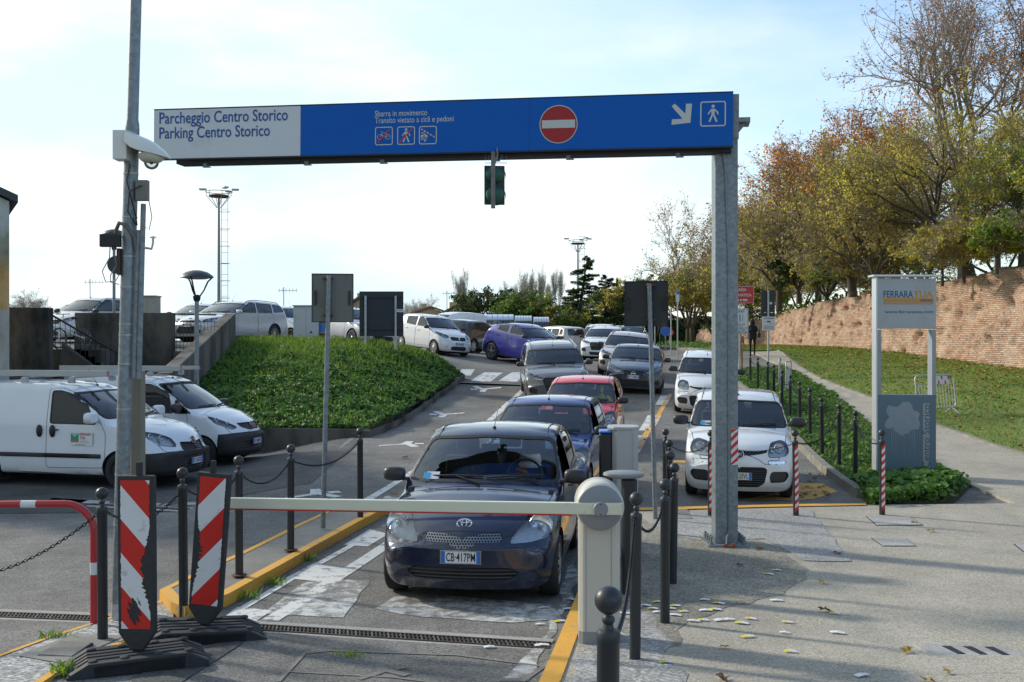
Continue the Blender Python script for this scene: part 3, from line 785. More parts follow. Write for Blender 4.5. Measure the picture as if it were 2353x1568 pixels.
def make_car_new(S, name, label, cat, front, back, col, plate=None, group=None, trim=None, wstyle=None, people=(), seats=True, detail=2):
    """front = ground point under the middle of the nose, back = horizontal direction towards the tail"""
    L = S['L']; Wd = S['W']/2; H = S['H']
    root = thing(name, label, cat, (0, 0, 0), 0, group)
    ctr = (0, L/2, 0)
    P = lambda x, y, z: (x, y-L/2, z)
    bm = body_shell(S); E, zt, belt, T = S['_E'], S['_zt'], S['_belt'], S['_T']
    cy, cz = S['cowl']; ry_, rz_ = S['roof_front']; pm = paint(*col)
    tm = trim or M_TRIM
    def take(poly, ax, cond, name, mats, **k):
        fs = cookie(bm, poly, ax, cond)
        return lift(bm, fs, name, mats, k.pop('parent', root), center=ctr, **k)
    # wheel arches
    yf, yr, WR = S['wheels']; AR = WR+S.get('archgap', .055)
    for wy in (yf, yr):
        poly = [(wy+AR*math.cos(a), WR+AR*math.sin(a)) for a in np.linspace(-.55, PI+.55, 22)]
        poly = [(wy+AR*1.0, .02)]+[p for p in poly if p[1] > 0.05]+[(wy-AR*1.0, .02)]
        fs = cookie(bm, poly, 'x', lambda c, n: abs(c.x) > Wd*.55)
        es = set()
        fset = set(fs)
        for f in fs:
            for e_ in f.edges:
                if any(g not in fset for g in e_.link_faces): es.add(e_)
        bmesh.ops.delete(bm, geom=fs, context='FACES')
        es = [e_ for e_ in es if e_.is_valid]
        r = bmesh.ops.extrude_edge_only(bm, edges=es)
        for g in r['geom']:
            if isinstance(g, bmesh.types.BMVert): g.co.x = math.copysign(Wd-.30, g.co.x)
            elif isinstance(g, bmesh.types.BMFace): g.material_index = 2
    # windscreen
    hw0 = E(cy+.08, cz+.03)-.035; hw1 = E(ry_, rz_-.05)-.058; wz0 = cz+S.get('ws_lo', .035); wz1 = rz_-S.get('ws_hi', .045)
    poly = round_poly([(-hw0, wz0-.02), (0, wz0+.0), (hw0, wz0-.02), (hw1, wz1-.03), (0, wz1), (-hw1, wz1-.03)], .07, 3)
    ws_rng = lambda c, n: c.y < ry_+.35 and c.y > cy-.15 and n.y < -.05
    seal = round_poly([(-hw0-.03, wz0-.045), (0, wz0-.025), (hw0+.03, wz0-.045), (hw1+.025, wz1-.005), (0, wz1+.022), (-hw1-.025, wz1-.005)], .08, 3)
    sf = cookie(bm, seal, 'y', ws_rng)
    for f in sf: f.material_index = 1
    ws = take(poly, 'y', ws_rng, 'windscreen', S.get('glass', M_GLASS), push=-.006, rim=.012)
    # side windows
    for wi, poly in enumerate(S['dlo']):
        big = S.get('dlo_seal', .022)
        cxx = sum(p[0] for p in poly)/len(poly); czz = sum(p[1] for p in poly)/len(poly)
        out = []
        for p in poly:
            d = Vector((p[0]-cxx, p[1]-czz)); d2 = Vector((d.x, d.y*1.6)).normalized()*big*1.25; out.append((p[0]+d2.x, p[1]+d2.y))
        cnd = lambda c, n: abs(n.x) > .55 and abs(c.x) > Wd*.4
        for f in cookie(bm, round_poly(out, .05), 'x', cnd): f.material_index = 1
        for sgn in (-1, 1):
            nm = 'side_window'
            if sgn == S.get('open', 9) and wi == 0:
                fs = cookie(bm, round_poly(poly, .045), 'x', lambda c, n: abs(n.x) > .5 and c.x*sgn > Wd*.4)
                fs2 = [f for f in fs if f.calc_center_median().z < belt(cy)+.02]
                bmesh.ops.delete(bm, geom=[f for f in fs if f not in fs2], context='FACES'); continue
            take(round_poly(poly, .045), 'x', lambda c, n: abs(n.x) > .5 and c.x*sgn > Wd*.4, nm, S.get('glass2', M_GLASSD), push=-.006, rim=.014)
    # rear window
    if S.get('rear_glass'):
        (za, zb_, h0, h1) = S['rear_glass']
        poly = round_poly([(-h0, za), (h0, za), (h1, zb_), (-h1, zb_)], .07)
        take(poly, 'y', lambda c, n: c.y > L*.7 and n.y > .1, 'rear_window', M_GLASSD, push=-.006, rim=.012)
    # front lamps
    for poly, kind in S.get('lamps', []):
        pp = round_poly(poly, S.get('lamp_r', .04), 3)
        for sgn in (-1, 1):
            q = [(p[0]*sgn, p[1]) for p in pp]
            cnd = lambda c, n: c.y < min(L*.3, yf-WR-.02 if kind != 'head' else 9) and n.y < .25
            fs = cookie(bm, q, 'y', cnd)
            if not fs: continue
            if kind == 'head':
                hs = lift(bm, fs, 'headlight', M_HOUS, root, push=-.045, keep=True, center=ctr, smooth=50)
                cen = sum((f.calc_center_median() for f in fs), Vector())/len(fs); fcs = [(f.calc_center_median(), f.normal.copy()) for f in fs]
                lens = lift(bm, fs, 'lens', M_LENS, hs, push=.002, rim=.05, center=ctr)
                for bx_, bz_, br in S.get('bulbs', [(0, 0, .06)]):
                    tx, tz = cen.x+bx_*sgn, cen.z+bz_
                    f0 = min(fcs, key=lambda q: (q[0].x-tx)**2+(q[0].z-tz)**2)
                    n_ = (f0[1]*.55+Vector((0, -1, 0))*.9).normalized(); c_ = f0[0]
                    Mq = Matrix.Translation(P(tx, c_.y+.012, tz)) @ n_.to_track_quat('Z', 'Y').to_matrix().to_4x4()
                    rfm = MB().lathe([(br*1.04, -.002), (br, .004), (br*.96, -.004), (br*.75, -.022), (br*.4, -.034), (.001, -.038)], 22, M=Mq, cap=False).build('reflector', M_REFL, hs, smooth=60)
                    MB().sphere((0, 0, -.016), br*.24, 10, M=Mq).build('bulb', M_PLW, hs, smooth=60)
                if S.get('amber'):
                    ax_, az_, aw, ah = S['amber']; tx, tz = cen.x+ax_*sgn, cen.z+az_
                    f0 = min(fcs, key=lambda q: (q[0].x-tx)**2+(q[0].z-tz)**2)
                    Mq = Matrix.Translation(P(f0[0].x, f0[0].y+.0, f0[0].z)) @ f0[1].to_track_quat('Z', 'Y').to_matrix().to_4x4()
                    MB().sphere((0, 0, -.022), (aw/2, ah/2, .016), 12, M=Mq).build('indicator', M_AMB, hs, smooth=60)
            elif kind == 'fog': lift(bm, fs, 'fog_lamp', M_REFL, root, push=-.012, rim=.02, center=ctr)
            elif kind == 'intake': lift(bm, fs, 'bumper_intake', M_TRIM, root, push=-.022, rim=.024, center=ctr)
    for poly, kind in S.get('front', []):
        pp = round_poly(poly+[(-x, z) for x, z in poly[::-1]], .03, 2)
        fs = cookie(bm, pp, 'y', lambda c, n: c.y < min(L*.3, yf-WR-.02) and n.y < .3)
        if not fs: continue
        lift(bm, fs, 'grille' if kind != 'intake' else 'bumper_grille', {'grille': grille_mat(), 'honey': honey_mat(), 'intake': grille_mat(), 'bar': M_TRIM, 'chrome': M_CHR}[kind], root,
             push=-.015 if kind != 'honey' else -.002, rim=.018, center=ctr)
    if S.get('black_nose'):
        zn, yn = S['black_nose']
        for f in cookie(bm, [(-.3, .0), (yn, .0), (yn-.06, zn), (-.3, zn+.03)], 'x', lambda c, n: True): f.material_index = 1
    if S.get('black_sill'):
        for f in cookie(bm, [(yf+AR, .0), (yr-AR, .0), (yr-AR, S['black_sill']), (yf+AR, S['black_sill'])], 'x', lambda c, n: True): f.material_index = 1
    # rear lamps
    for poly in S.get('tails', []):
        fs = cookie(bm, round_poly(poly, .03, 2), 'x', lambda c, n: abs(c.x) > Wd*.45 and (abs(n.x) > .3 or n.y > .3))
        for sgn in (-1, 1):
            q = [f for f in fs if f.is_valid and f.calc_center_median().x*sgn > 0]
            lift(bm, q, 'tail_lamp', M_RED, root, push=.004, rim=.01, center=ctr)
    # bonnet and doors as parts
    ribs = MB()
    if detail >= 1 and S.get('bonnet'):
        bp = S['bonnet']
        poly = bp+[(-x, y) for x, y in bp[::-1]]
        fs = cookie(bm, poly, 'z', lambda c, n: n.z > .25 and c.y < cy+.05 and c.z > .45 and c.z < cz+.05)
        fs = [f for f in fs if f.material_index == 0]
        seam_ribbon(ribs, fs, L)
        o = lift(bm, fs, 'bonnet', pm, root, center=ctr, smooth=40)
    for dp in S.get('doors', []):
        for sgn in (-1, 1):
            fs = cookie(bm, round_poly(dp, .05, 2), 'x', lambda c, n: c.x*sgn > Wd*.6 and abs(n.x) > .3)
            fs = [f for f in fs if f.material_index == 0]
            if not fs: continue
            seam_ribbon(ribs, fs, L)
            d = lift(bm, fs, 'door', pm, root, center=ctr, smooth=40)
            hy = max(p[0] for p in dp)-.13; hz = float(belt(hy))-.11
            hx = E(hy, hz)
            hb = MB().box(P(sgn*(hx+.022), hy-.03, hz), (.022, .16, .024)); hb.box(P(sgn*(hx+.004), hy-.10, hz), (.02, .02, .02)); hb.box(P(sgn*(hx+.004), hy+.04, hz), (.02, .02, .02))
            hb.build('handle', tm if S.get('dark_handles', False) else pm, d, bevel=.006)
    # shell
    for v in bm.verts: v.co.y -= L/2
    # drip mouldings along the roof
    if S.get('drip', True):
        for sgn in (-1, 1):
            pts = []
            for yy in np.linspace(ry_+.04, S['roof_rear']+.1, 14):
                x = (E(yy, float(zt(yy)))-.085); pts.append((sgn*x, yy-L/2, T(x, yy, E(yy, float(zt(yy))))+.001))
            ribs.tube(pts, .008, 5)
    rv = [bm.verts.new(v) for v in ribs.v]
    for q in ribs.f:
        try: f = bm.faces.new([rv[i] for i in q]); f.material_index = 3
        except ValueError: pass
    me = bpy.data.meshes.new('body'); bm.to_mesh(me); bm.free()
    body = link_mesh('body', me, [pm, M_RUB, M_WELL, M_BLK], root, 38)
    if S.get('rails'):
        for sgn in (-1, 1):
            pts = []
            n_ = 12
            for k, yy in enumerate(np.linspace(ry_+.05, S['roof_rear']+.1, n_)):
                x = (E(yy, float(zt(yy)))-.075); pts.append((sgn*x, yy-L/2, T(x, yy, E(yy, float(zt(yy))))+(.045 if 0 < k < n_-1 else -.01)))
            MB().tube(pts, .016, 7).build('roof_rail', M_HUBC, root, smooth=50)
    # wells, floor
    mb = MB()
    for wy in (yf, yr):
        mb.box(P(0, wy, WR+.08), (2*Wd-.56, 2*AR, 2*WR-.05))
    mb.box(P(0, L/2, .30), (2*Wd-.3, L-.9, .12))
    mb.build('underbody', M_WELL, root)
    # wheels
    st = wstyle or S.get('wstyle', 'cap'); tmh, rmh = wheel_mesh(WR, S.get('tw', .185), st)
    rim_m = M_ALLOY if st.startswith('alloy') else (M_HUBC if st == 'cap' else mat('steel_rim', (.06,.06,.06), .5, .5, vary=.2))
    for wy in (yf, yr):
        for sgn in (-1, 1):
            w = link_mesh('wheel', tmh, M_TYRE, root, 50); w.location = P(sgn*(Wd-.105), wy, WR)
            w.rotation_euler = (0, sgn*PI/2, 0)
            r = link_mesh('rim', rmh, [rim_m, M_BRK], w, 40)
    # mirrors
    my_ = S.get('mirror', (cy+.28, belt(cy)+.06)); mcol = pm if S.get('mirror_painted') else tm
    ms = S.get('mirror_size', 1.0)
    for sgn in (-1, 1):
        ex = E(my_[0], my_[1])
        h = MB().sphere((0, 0, 0), 1.0, 20)
        sp = lambda q, e: math.copysign(abs(q)**e, q)
        h.v = [(P(sgn*(ex+.125*ms), 0, 0)[0]+.112*ms*sp(x, .62), my_[0]-L/2-.015+.07*ms*sp(y, .8), my_[1]+.03+.072*ms*sp(z, .62)) for x, y, z in h.v]
        h.v = [(x, max(y, my_[0]-L/2-.09) if True else y, z) for x, y, z in h.v]
        h.v = [(x, min(y, my_[0]-L/2+.025), z) for x, y, z in h.v]
        mo = h.build('wing_mirror', mcol, root, smooth=50)
        MB().box(P(sgn*(ex+.02), my_[0]+.0, my_[1]-.02), (.08, .05, .035)).build('mirror_arm', tm, mo, bevel=.01)
        MB().box(P(sgn*(ex+.125*ms), my_[0]+.028, my_[1]+.03), (.19*ms, .004, .115*ms)).build('mirror_glass', M_CHR, mo)
    # wipers on the screen
    def on_screen(x, z, off=.012):
        lo, hi = cy-.1, ry_+.3
        for _ in range(24):
            m_ = (lo+hi)/2
            if T(x, m_, E(m_, z)) < z: lo = m_
            else: hi = m_
        return Vector(P(x, lo-off, z))
    for x0, x1 in ((.02*0+.06, .60*min(1, Wd/.83)), (-.52*min(1, Wd/.83), .02)):
        wp_ = MB(); N = 6
        sh = S.get('wiper_flip', 1)
        pts = [on_screen(sh*(x0+(x1-x0)*k/N), cz+.035+.025*math.sin(PI*k/N*.5+.4), .02) for k in range(N+1)]
        wp_.tube(pts, .010, 5)
        pts2 = [on_screen(sh*(x1-.02), cz+.00, .03), on_screen(sh*((x0+x1)/2), cz+.055, .035)]
        wp_.tube(pts2, .008, 5)
        wp_.build('wiper', M_RUB, root)
    # cowl vent
    mbv = MB()
    # aerial
    if S.get('aerial', True):
        ay = ry_+S.get('aer', .14); az = float(zt(ay))
        a = MB(); a.sphere(P(0, ay, az+.0), (.022, .035, .02), 10); a.tube([P(0, ay, az+.01), P(.03, ay+.20*1.0, az+.30)], [.005, .002], 5)
        a.build('aerial', M_RUB, root)
    # cabin
    if seats:
        it = MB(); fl = .42
        it.box(P(0, (cy+S['roof_rear'])/2+.1, fl), (2*Wd-.30, S['roof_rear']-cy, .06))
        for s in (-1, 1): it.box(P(s*(Wd-.13), (cy+S['roof_rear'])/2+.05, .68), (.05, S['roof_rear']-cy, .50))
        it.box(P(0, S['roof_rear']+.12, .72), (2*Wd-.34, .08, .55))
        it.build('cabin_lining', M_INT, root)
        dsh = MB(); dsh.box(P(0, cy+.38, cz-.13), (2*Wd-.30, .42, .20)); dsh.sphere(P(.34*Wd/.83, cy+.40, cz-.02), (.19, .14, .06), 12)
        dsh.build('dashboard', M_DASH, root, bevel=.05)
        sy = cy+S.get('seat', 1.10)
        def seat(x, y, w=.48):
            s_ = MB(); hgt = H-1.02
            s_.box((0, -.05, .62), (w, .50, .16)); s_.box((0, .25, .62+.28), (w-.02, .14, .56), M=Matrix.Identity(4))
            s_.box((0, .32, .62+.66), (.26, .09, .17))
            o = s_.build('seat', M_INT2 if S.get('pale_seats') else M_INT, root, bevel=.04, smooth=50); o.location = P(x, y, H-1.55); return o
        for s in (-1, 1): seat(s*.37*Wd/.83, sy)
        seat(0, sy+.80, 1.15*Wd/.83)
        stw = MB(); torus(stw, (0, 0, 0), .185, .185, .014, 24); stw.box((0, 0, 0), (.34, .02, .05)); stw.box((0, 0, -.08), (.05, .02, .16)); stw.sphere((0, 0, 0), (.07, .03, .06), 10)
        o = stw.build('steering_wheel', M_RUB, root, smooth=50); o.location = P(.36*Wd/.83, cy+.66, cz+.00); o.rotation_euler = (R(-28), 0, 0)
        MB().box(P(0, ry_+.02, rz_-.16), (.24, .03, .07)).build('rear_view_mirror', M_RUB, root, bevel=.02)
    if S.get('badge'):
        bk, bz = S['badge']; by_ = nose_y(S, 0, bz)-.012; tl = S.get('badge_tilt', R(-22)); bs = S.get('badge_s', 1.0)
        Mb = TR(0, by_-L/2, bz, rx=tl, s=bs); b_ = MB(); eb = None
        if bk == 'ovals':
            torus(b_, (0, 0, 0), .066, .044, .0055, 28, M=Mb); torus(b_, (0, 0, 0), .022, .040, .005, 22, M=Mb); torus(b_, (0, 0, .021), .044, .017, .005, 22, M=Mb)
            eb = b_.build('emblem', M_CHR, root, smooth=50)
        elif bk == 'ringbar':
            torus(b_, (0, 0, 0), .06, .055, .008, 28, M=Mb); b_.box((0, -.004, 0), (.15, .012, .022), M=Mb); eb = b_.build('emblem', M_CHR, root, smooth=40)
        elif bk == 'disc':
            torus(b_, (0, 0, 0), .062, .062, .009, 28, M=Mb); eb = b_.build('emblem', M_CHR, root, smooth=40)
            MB().lathe([(.06, -.004), (.06, .006), (.001, .009)], 24, M=Mb @ Matrix.Rotation(PI/2, 4, 'X'), cap=False).build('emblem_disc', mat('dark_red_enamel', (.10,.008,.012), .2, vary=.1), eb)
            text_obj('FIAT', 'emblem_lettering', M_CHR, eb, Mb @ TR(0, -.013, -.020, rx=PI/2), .058, .62, .001, 'CENTER')
        elif bk == 'oval':
            b_.lathe([(.062, -.003), (.062, .004), (.001, .006)], 24, M=Mb @ Matrix.Rotation(PI/2, 4, 'X') @ Matrix.Scale(.45, 4, (0, 1, 0)), cap=False); torus(b_, (0, 0, 0), .064, .03, .004, 24, M=Mb, mi=1)
            eb = b_.build('emblem', [M_PLB, M_CHR], root, smooth=40)
        elif bk == 'S':
            eb = text_obj('S', 'emblem', M_CHR, root, Mb @ TR(0, -.006, -.04, rx=PI/2), .12, .9, .006, 'CENTER')
    return root
def nose_y(S, x, z):
    ys_ = np.linspace(0, .6, 241); zz = S['_zt'](ys_)
    k = int(np.argmax(zz >= z)) if zz[0] < z else 0
    y0 = float(ys_[k])
    return _ny(S, x, z, y0)
def _ny(S, x, z, y0):
    ff = max(0, 1-y0/.75)
    return y0+(float(pl(S['nose'])(z))+S.get('fbow', .16)*(x/(S['W']/2))**2)*ff
def seam_ribbon(mb, faces, L, w=.0045, off=.0015):
    fs = set(faces)
    for f in faces:
        for e in f.edges:
            if sum(1 for g in e.link_faces if g in fs) == 1:
                a, b = e.verts; d = (b.co-a.co)
                if d.length < 1e-5: continue
                n = f.normal; t = d.normalized().cross(n)*w
                o = n*off; q = [a.co+t+o, b.co+t+o, b.co-t+o, a.co-t+o]
                mb.add([(p.x, p.y-L/2, p.z) for p in q], [(0, 1, 2, 3)])
def grille_mat():
    if 'black_grille' in MATS: return MATS['black_grille']
    m, t, b = new_mat('black_grille')
    V = nd(t, 'ShaderNodeTexCoord').outputs['Object']
    w = nd(t, 'ShaderNodeTexWave', wave_type='BANDS', bands_direction='Z', inp={'Scale': 9.0}); t.links.new(V, w.inputs['Vector'])
    t.links.new(ramp(t, w.outputs['Fac'], [(.4, (.004,.004,.004)), (.6, (.035,.035,.037))]), b.inputs['Base Color'])
    b.inputs['Roughness'].default_value = .45; bump(t, b, w.outputs['Fac'], 1.0, .01); MATS['black_grille'] = m; return m
def honey_mat():
    """chrome mesh with round dark holes in a hexagonal lattice"""
    if 'honeycomb_grille' in MATS: return MATS['honeycomb_grille']
    m, t, b = new_mat('honeycomb_grille')
    V = nd(t, 'ShaderNodeTexCoord').outputs['Object']; s = nd(t, 'ShaderNodeSeparateXYZ'); t.links.new(V, s.inputs[0])
    P_ = .026
    def mm(op, a, b_=None, c=None):
        n = nd(t, 'ShaderNodeMath', operation=op)
        for i, v in enumerate((a, b_, c)):
            if v is None: continue
            if isinstance(v, (int, float)): n.inputs[i].default_value = v
            else: t.links.new(v, n.inputs[i])
        return n.outputs[0]
    def lat(ox, oz):
        u = mm('SUBTRACT', mm('FRACT', mm('ADD', mm('DIVIDE', s.outputs[0], P_), ox+50)), .5)
        w = mm('SUBTRACT', mm('FRACT', mm('ADD', mm('DIVIDE', s.outputs[2], P_*1.732), oz+50)), .5)
        return mm('SQRT', mm('ADD', mm('MULTIPLY', u, u), mm('MULTIPLY', mm('MULTIPLY', w, 1.732), mm('MULTIPLY', w, 1.732))))
    d = mm('MINIMUM', lat(0, 0), lat(.5, .5))
    msk = mm('LESS_THAN', d, .38)
    t.links.new(mixrgb(t, msk, (.34,.35,.37), (.004,.004,.004)), b.inputs['Base Color'])
    mt = mm('SUBTRACT', 1.0, msk); t.links.new(mt, b.inputs['Metallic']); b.inputs['Roughness'].default_value = .22
    MATS['honeycomb_grille'] = m; return m

CAR_CACHE = {}
def recolour(o, old, new):
    if o.type == 'MESH':
        for i, sl_ in enumerate(o.material_slots):
            if sl_.material is old: sl_.link = 'OBJECT'; sl_.material = new
    for c in o.children: recolour(c, old, new)
def make_car(S, name, label, cat, front, back, col, plate=None, group=None, **k):
    L = S['L']; Wd = S['W']/2
    back = Vector((back[0], back[1], 0)).normalized(); rz = -math.atan2(back.x, back.y)
    fx, fy = front[0]+back.x*L*.12, front[1]+back.y*L*.12; bx, by = front[0]+back.x*L*.88, front[1]+back.y*L*.88
    z0, z1 = Gz(fx, fy), Gz(bx, by); pit = math.atan2(z1-z0, L*.76)
    sd = Vector((back.y, -back.x, 0)); mx, my = front[0]+back.x*L/2, front[1]+back.y*L/2
    rl = math.atan2(Gz(mx-sd.x*Wd, my-sd.y*Wd)-Gz(mx+sd.x*Wd, my+sd.y*Wd), 2*Wd)
    key = (id(S), str(sorted(k.items())))
    if key in CAR_CACHE:
        src, pm0 = CAR_CACHE[key]; root = dup_tree(src); root.name = name; root['label'] = label; root['category'] = cat
        for o in [c for c in root.children if c.name.startswith('number_plate')]:
            for q in list(o.children): bpy.data.objects.remove(q)
            bpy.data.objects.remove(o)
        if group: root['group'] = group
        if col[0] != pm0: recolour(root, MATS[pm0], paint(*col))
    else:
        root = make_car_new(S, name, label, cat, front, back, col, group=group, **k)
        CAR_CACHE[key] = (root, col[0])
    root.location = (mx, my, (z0+z1)/2); root.rotation_euler = (pit, rl, rz)
    if plate:
        px, pz, pt = plate
        plate_part(root, px, nose_y(S, px, pz)-.012-L/2, pz, pt)
    return root
def hatch(L, W_, H, **k):
    s = dict(L=L, W=W_, H=H); s.update(k); return s
YARIS = hatch(3.615, 1.66, 1.50, open=1, M=60, dy=.05, cowl=(.98, .985), roof_front=(1.80, 1.425), roof_rear=3.0, belt=(.945, 1.02), tum=.16, clr=.13, badge=('ovals', .725), badge_tilt=R(-35),
  top=[(0,.56),(.02,.66),(.06,.715),(.16,.765),(.4,.845),(.7,.915),(.96,.955),(1.0,.985),(1.3,1.16),(1.6,1.325),(1.80,1.425),(1.95,1.465),(2.2,1.49),(2.5,1.495),(2.9,1.48),(3.2,1.44),(3.38,1.36),(3.5,1.10),(3.58,.95),(3.60,.80),(3.615,.5)],
  nose=[(.15,.10),(.24,.03),(.34,.0),(.52,.0),(.56,.025),(.64,.05),(.75,.12),(.9,.2)], tail=[(.15,.08),(.3,0),(.55,0),(.6,.03),(1.0,.06),(1.4,.1)],
  wheels=(.68,3.02,.285), wstyle='cap', kf=.80, rf=.62, fbow=.20,
  dlo=[[(1.33,1.005),(2.10,1.02),(2.12,1.385),(1.93,1.385),(1.62,1.22)], [(2.22,1.03),(2.95,1.08),(3.0,1.18),(2.93,1.37),(2.22,1.39)]],
  lamps=[([(.41,.56),(.60,.565),(.79,.61),(.835,.70),(.80,.80),(.70,.845),(.57,.80),(.47,.68)], 'head')], bulbs=[(-.035,-.01,.105)], amber=(.125,.0,.06,.13),
  front=[([(.345,.575),(.35,.655),(.20,.655),(.06,.625),(0,.612),(0,.522),(.06,.53),(.14,.572)][::-1], 'honey'), ([(0,.25),(0,.365),(.44,.36),(.52,.31),(.42,.25)], 'intake')],
  doors=[[(1.14,.32),(2.17,.30),(2.17,1.0),(1.27,.985),(1.14,.80)],[(2.19,.30),(2.72,.34),(2.86,.62),(3.0,.80),(3.02,1.02),(2.19,1.0)]],
  bonnet=[(0,.10),(.36,.12),(.50,.20),(.62,.34),(.68,.60),(.72,.94),(0,.945)],
  rear_glass=(1.03,1.38,.56,.48), tails=[[(3.38,.75),(3.7,.75),(3.7,1.0),(3.42,1.02)]])
AYGO = hatch(3.43, 1.615, 1.465, clr=.14, badge=('ovals', .72), cowl=(.86, .99), roof_front=(1.62, 1.395), roof_rear=2.9, belt=(.95, 1.06), tum=.16,
  top=[(0,.56),(.02,.68),(.07,.745),(.2,.80),(.5,.90),(.82,.965),(.88,.99),(1.2,1.17),(1.62,1.395),(1.8,1.44),(2.2,1.465),(2.7,1.45),(3.1,1.40),(3.25,1.2),(3.36,.95),(3.43,.5)],
  nose=[(.15,.10),(.24,.03),(.34,.0),(.55,.0),(.64,.05),(.75,.12),(.9,.2)], tail=[(.15,.08),(.3,0),(.55,0),(.6,.03),(1.0,.06),(1.4,.1)],
  wheels=(.63,2.97,.28), kf=.76, rf=.62, fbow=.22, open=1,
  dlo=[[(1.20,1.01),(2.0,1.04),(2.02,1.355),(1.80,1.35),(1.48,1.20)], [(2.12,1.05),(2.72,1.12),(2.75,1.30),(2.12,1.355)]],
  lamps=[([(.42,.62),(.60,.56),(.76,.60),(.80,.74),(.74,.86),(.60,.84),(.46,.74)], 'head')], bulbs=[(.02,.02,.088),(-.10,-.05,.035)],
  front=[([(0,.24),(0,.42),(.30,.42),(.36,.34),(.30,.24)], 'intake'), ([(0,.60),(0,.63),(.26,.63),(.26,.60)], 'bar')],
  doors=[[(1.02,.32),(2.06,.30),(2.06,1.02),(1.16,.99),(1.02,.80)]], bonnet=[(0,.10),(.36,.12),(.50,.20),(.60,.34),(.66,.60),(.70,.83),(0,.835)],
  rear_glass=(1.03,1.33,.5,.45), tails=[[(3.2,.8),(3.5,.8),(3.5,1.1),(3.22,1.1)]])
PANDA = hatch(3.65, 1.64, 1.55, M=54, dy=.055, clr=.14, badge=('disc', .715), cowl=(.92, 1.03), roof_front=(1.60, 1.455), roof_rear=3.2, belt=(.99, 1.03), tum=.145,
  top=[(0,.58),(.015,.72),(.05,.80),(.12,.86),(.3,.925),(.6,.975),(.88,1.005),(.94,1.03),(1.25,1.24),(1.60,1.455),(1.78,1.51),(2.1,1.54),(2.6,1.55),(3.1,1.535),(3.42,1.48),(3.53,1.3),(3.60,1.0),(3.65,.5)],
  nose=[(.15,.10),(.24,.03),(.32,.0),(.60,.0),(.68,.02),(.8,.06),(.95,.14)], tail=[(.15,.08),(.3,0),(.55,0),(.6,.03),(1.0,.04),(1.4,.06)],
  wheels=(.73,3.03,.29), kf=.84, rf=.5, fbow=.17, wstyle='steel', pale_seats=True,
  dlo=[[(1.24,1.05),(2.05,1.06),(2.06,1.43),(1.80,1.43),(1.55,1.30)], [(2.15,1.06),(2.85,1.08),(2.85,1.43),(2.15,1.43)], [(2.95,1.12),(3.22,1.15),(3.22,1.40),(2.95,1.42)]],
  lamps=[([(.415,.70),(.45,.665),(.68,.675),(.74,.74),(.71,.86),(.62,.90),(.46,.87)], 'head'), ([(.42,.575),(.68,.575),(.70,.615),(.42,.63)], 'fog'), ([(.45,.30),(.66,.31),(.73,.40),(.70,.47),(.47,.47),(.44,.40)], 'intake')], bulbs=[(.0,.0,.07),(-.095,-.02,.04)],
  front=[([(0,.69),(0,.755),(.30,.755),(.40,.775),(.41,.745),(.30,.72),(.12,.70)], 'bar'), ([(0,.23),(0,.535),(.36,.535),(.41,.50),(.37,.30),(.28,.23)], 'intake')],
  doors=[[(1.08,.32),(2.10,.30),(2.10,1.03),(1.16,1.02),(1.08,.85)],[(2.12,.30),(2.68,.33),(2.84,.62),(2.92,.8),(2.92,1.04),(2.12,1.03)]],
  bonnet=[(0,.05),(.38,.06),(.55,.14),(.66,.30),(.70,.60),(.72,.87),(0,.885)], mirror_size=1.1, mirror=(1.25,1.08),
  rear_glass=(1.07,1.42,.55,.5), tails=[[(3.50,.95),(3.7,.95),(3.7,1.42),(3.46,1.42)]])
TUCSON = hatch(4.48, 1.85, 1.655, cowl=(1.18, 1.10), roof_front=(1.98, 1.52), roof_rear=3.9, belt=(1.03, 1.16), tum=.19, clr=.2,
  top=[(0,.70),(.02,.82),(.07,.90),(.25,.97),(.7,1.04),(1.1,1.075),(1.2,1.10),(1.6,1.34),(1.98,1.53),(2.25,1.60),(2.7,1.625),(3.3,1.615),(3.9,1.57),(4.15,1.48),(4.32,1.2),(4.4,1.0),(4.48,.6)],
  nose=[(.2,.08),(.3,.02),(.4,.0),(.7,.0),(.85,.03),(.95,.1)], tail=[(.2,.08),(.3,0),(.7,0),(1.0,.06),(1.5,.15)],
  wheels=(.88,3.55,.345), wstyle='alloy5', kf=.82, rf=.6, tw=.22, mirror_painted=False, rails=True,
  dlo=[[(1.6,1.14),(2.55,1.16),(2.56,1.52),(2.25,1.51),(1.9,1.34)], [(2.66,1.17),(3.4,1.20),(3.42,1.50),(2.66,1.52)], [(3.5,1.23),(3.8,1.30),(3.6,1.47),(3.5,1.48)]],
  lamps=[([(.44,.80),(.60,.80),(.86,.90),(.84,.96),(.62,.90),(.42,.86)], 'head'), ([(.60,.42),(.82,.46),(.80,.62),(.60,.58)], 'intake')], bulbs=[(-.08,-.01,.04),(.06,.02,.04)],
  front=[([(0,.50),(0,.86),(.38,.86),(.44,.78),(.34,.50)], 'grille'), ([(0,.28),(0,.42),(.45,.42),(.40,.28)], 'intake')],
  doors=[[(1.5,.36),(2.6,.34),(2.6,1.12),(1.6,1.10),(1.5,.9)],[(2.62,.34),(3.15,.38),(3.4,.7),(3.5,.9),(3.5,1.16),(2.62,1.12)]],
  bonnet=[(0,.10),(.5,.12),(.72,.3),(.78,.7),(.80,1.1),(0,1.13)])
